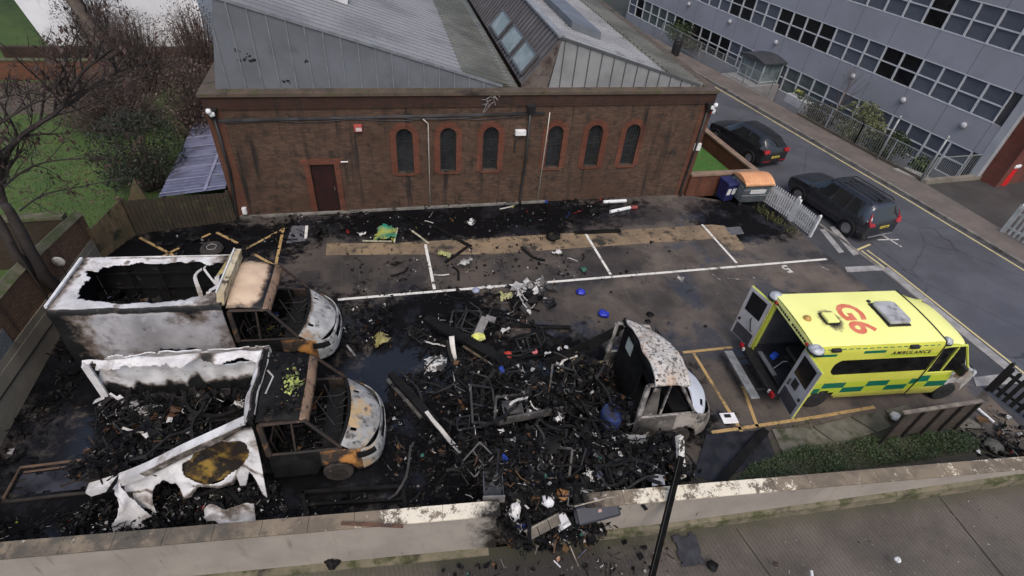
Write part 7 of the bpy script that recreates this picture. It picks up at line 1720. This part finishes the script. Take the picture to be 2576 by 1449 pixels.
tag(ml.build('fallen_leaves', leafmat('fallen_leaf', (.12,.07,.035), (.08,.05,.03), (.16,.11,.06)), thing=False), 'brown fallen leaves on the lawn', 'leaves', kind='stuff')

# bare trees
bark = M('bark', (.032,.024,.021), (.018,.014,.013), 2.5, rough=.85, bump=.6, bsc=15, stains=[((.07,.06,.05), 4, .6, .72)])
def grow(mb, p, d, L, r, depth, tips, spread=.55):
    n = 4; pts = [p]; q = p.copy(); dd = d.copy()
    for i in range(n):
        dd = (dd+V((random.gauss(0, .13), random.gauss(0, .13), random.gauss(.03, .1)))).normalized(); q = q+dd*(L/n); pts.append(q.copy())
    mb.tube(pts, [lerp(r, r*.55, i/n) for i in range(n+1)], 5 if r > .02 else 3, cap=False)
    tips.append(pts[-1])
    if depth == 0: return
    for k in range(random.choice((2, 3, 3))):
        j = random.randint(1, n); e = (dd+V((random.gauss(0, spread), random.gauss(0, spread), random.gauss(.05, spread*.8)))).normalized()
        grow(mb, pts[j], e, L*random.uniform(.5, .8), r*.5, depth-1, tips, spread)
random.seed(31)
tr = thing('bare_tree', 'bare tree with a dark leaning limb and clinging dead leaves at the left edge', 'tree', (-9.1, 14.3, -.05))
o_ = tr.location
limbs = [([(140,757,0),], 0)]
def tp(px, py, Y): return GY(px, py, Y)-o_
mb = MB(); tips = []
trunk = [V((0, 0, 0))]+[GX(*q, -9.12)-o_ for q in ((112, 695), (76, 632), (48, 575), (24, 530), (12, 515))]
mb.tube(trunk, [.2, .16, .145, .13, .11, .1], 9)
second = [trunk[1]+V((-.12, .05, 0)), GX(40, 640, -9.3)-o_, GX(0, 560, -9.4)-o_, GX(-40, 500, -9.5)-o_]; mb.tube(second, [.12, .11, .1, .09], 8)
mb.build('trunk', bark, tr, smooth=True)
mb = MB()
def limb(ps, r0, r1, Y0, Y1, sub=9, L=1.0, depth=2):
    k = [tp(px, py, lerp(Y0, Y1, i/(len(ps)-1))) for i, (px, py) in enumerate(ps)]; k2 = [V(c) for c in catmull([list(p) for p in k], 5)]
    mb.tube(k2, [lerp(r0, r1, i/(len(k2)-1)) for i in range(len(k2))], 7, cap=False)
    for _ in range(sub):
        i = random.randint(2, len(k2)-2); d = (k2[i+1]-k2[i]).normalized(); e = (d*.6+V((random.gauss(0, .5), random.gauss(0, .4), random.gauss(.12, .5)))).normalized()
        grow(mb, k2[i], e, L*random.uniform(.5, 1.1), lerp(r0, r1, i/len(k2))*.45+.006, depth, tips)
limb([(12,520), (0,470), (4,420), (40,355), (100,310), (150,275), (185,215), (215,175), (255,145), (300,110)], .09, .02, 14.4, 15.6, 26, 1.25, 3)
limb([(150,275), (195,248), (250,205), (300,180), (345,165), (410,150)], .05, .014, 15.2, 16.2, 16, 1.0)
limb([(138,284), (141,250), (150,200), (165,150), (205,60)], .035, .01, 15.1, 15.4, 11, .9)
limb([(10,470), (60,430), (130,405), (230,400), (300,408)], .03, .008, 14.4, 15.6, 12, .8, 2)
limb([(50,530), (110,490), (200,470), (330,445)], .025, .007, 14.4, 16, 12, .7, 2)
limb([(-30,330), (40,285), (110,250), (170,240)], .035, .01, 14.5, 15, 12, .8, 2)
limb([(-20,250), (30,240), (80,235), (120,245)], .03, .01, 14.5, 15, 10, .7, 2)
limb([(0,420), (40,400), (60,360), (80,300), (75,240)], .03, .008, 14.7, 15, 10, .7, 2)
mb.build('branches', bark, tr)
ml = MB()
for p in tips:
    if random.random() < .8: continue
    for _ in range(random.randint(1, 4)):
        c = p+V((random.gauss(0, .06), random.gauss(0, .06), random.uniform(-.14, .02))); a = V((random.gauss(0, .5), random.gauss(0, .5), -1)).normalized(); b = a.cross(V((random.random(), 1, .2))).normalized(); L = random.uniform(.08, .17)
        ml.add([c, c+a*L*.5+b*L*.3, c+a*L, c+a*L*.5-b*L*.3], [(0, 1, 2, 3)])
ml.build('dead_leaves', M('clinging_leaf', (.035,.022,.02), (.06,.035,.028), 5, rough=.8), tr)
t2 = thing('bare_tree', 'grey leaning tree trunk rising in front of the white house', 'tree', (-14.0, 35.2, -.1))
mb = MB(); mb.tube([(0, 0, 0), (-.2, 0, 1.4), (-.5, -.1, 3.2), (-1.1, -.1, 5.2), (-1.5, 0, 8)], [.42, .36, .32, .28, .22], 10)
mb.build('trunk', M('grey_bark', (.15,.12,.1), (.085,.07,.06), 1.5, rough=.85, bump=.5, bsc=10), t2, smooth=True)
mb = MB(); tips2 = []
for i in range(8): grow(mb, V((-.3-.1*i, 0, 2.4+.5*i)), V((random.gauss(.3, .6), random.gauss(0, .5), .6)).normalized(), 1.5, .05, 2, tips2)
mb.build('branches', bark, t2)
for lab, loc, h, n, k in (('small pale bare tree standing in front of the office first floor windows', (27.0, 26.0, -.3), 2.6, 16, .028), ('small pale stemmed shrub at the left edge of the lawn', (-15.3, 25.5, -.1), 1.6, 12, .03), ('slim grey stems standing on the lawn left of the brown bush', (-13.6, 29.5, -.1), 1.9, 7, .03)):
    t = thing('bare_sapling', lab, 'tree', loc); mb = MB(); tt = []
    mb.tube([(0, 0, 0), (.04, .03, h*.4), (.0, .05, h)], [k*1.3, k, k*.5], 6)
    for i in range(n): grow(mb, V((.02, .03, h*(.25+.7*i/n))), V((random.gauss(0, .35), random.gauss(0, .35), 1)).normalized(), h*.42, k*.4, 2, tt, .3)
    mb.build('trunk', M('pale_twig', (.13,.095,.075), (.2,.17,.15), 3, rough=.8) if 'office' not in lab else M('sapling_twig', (.09,.06,.045), (.12,.09,.07), 3, rough=.8), t)
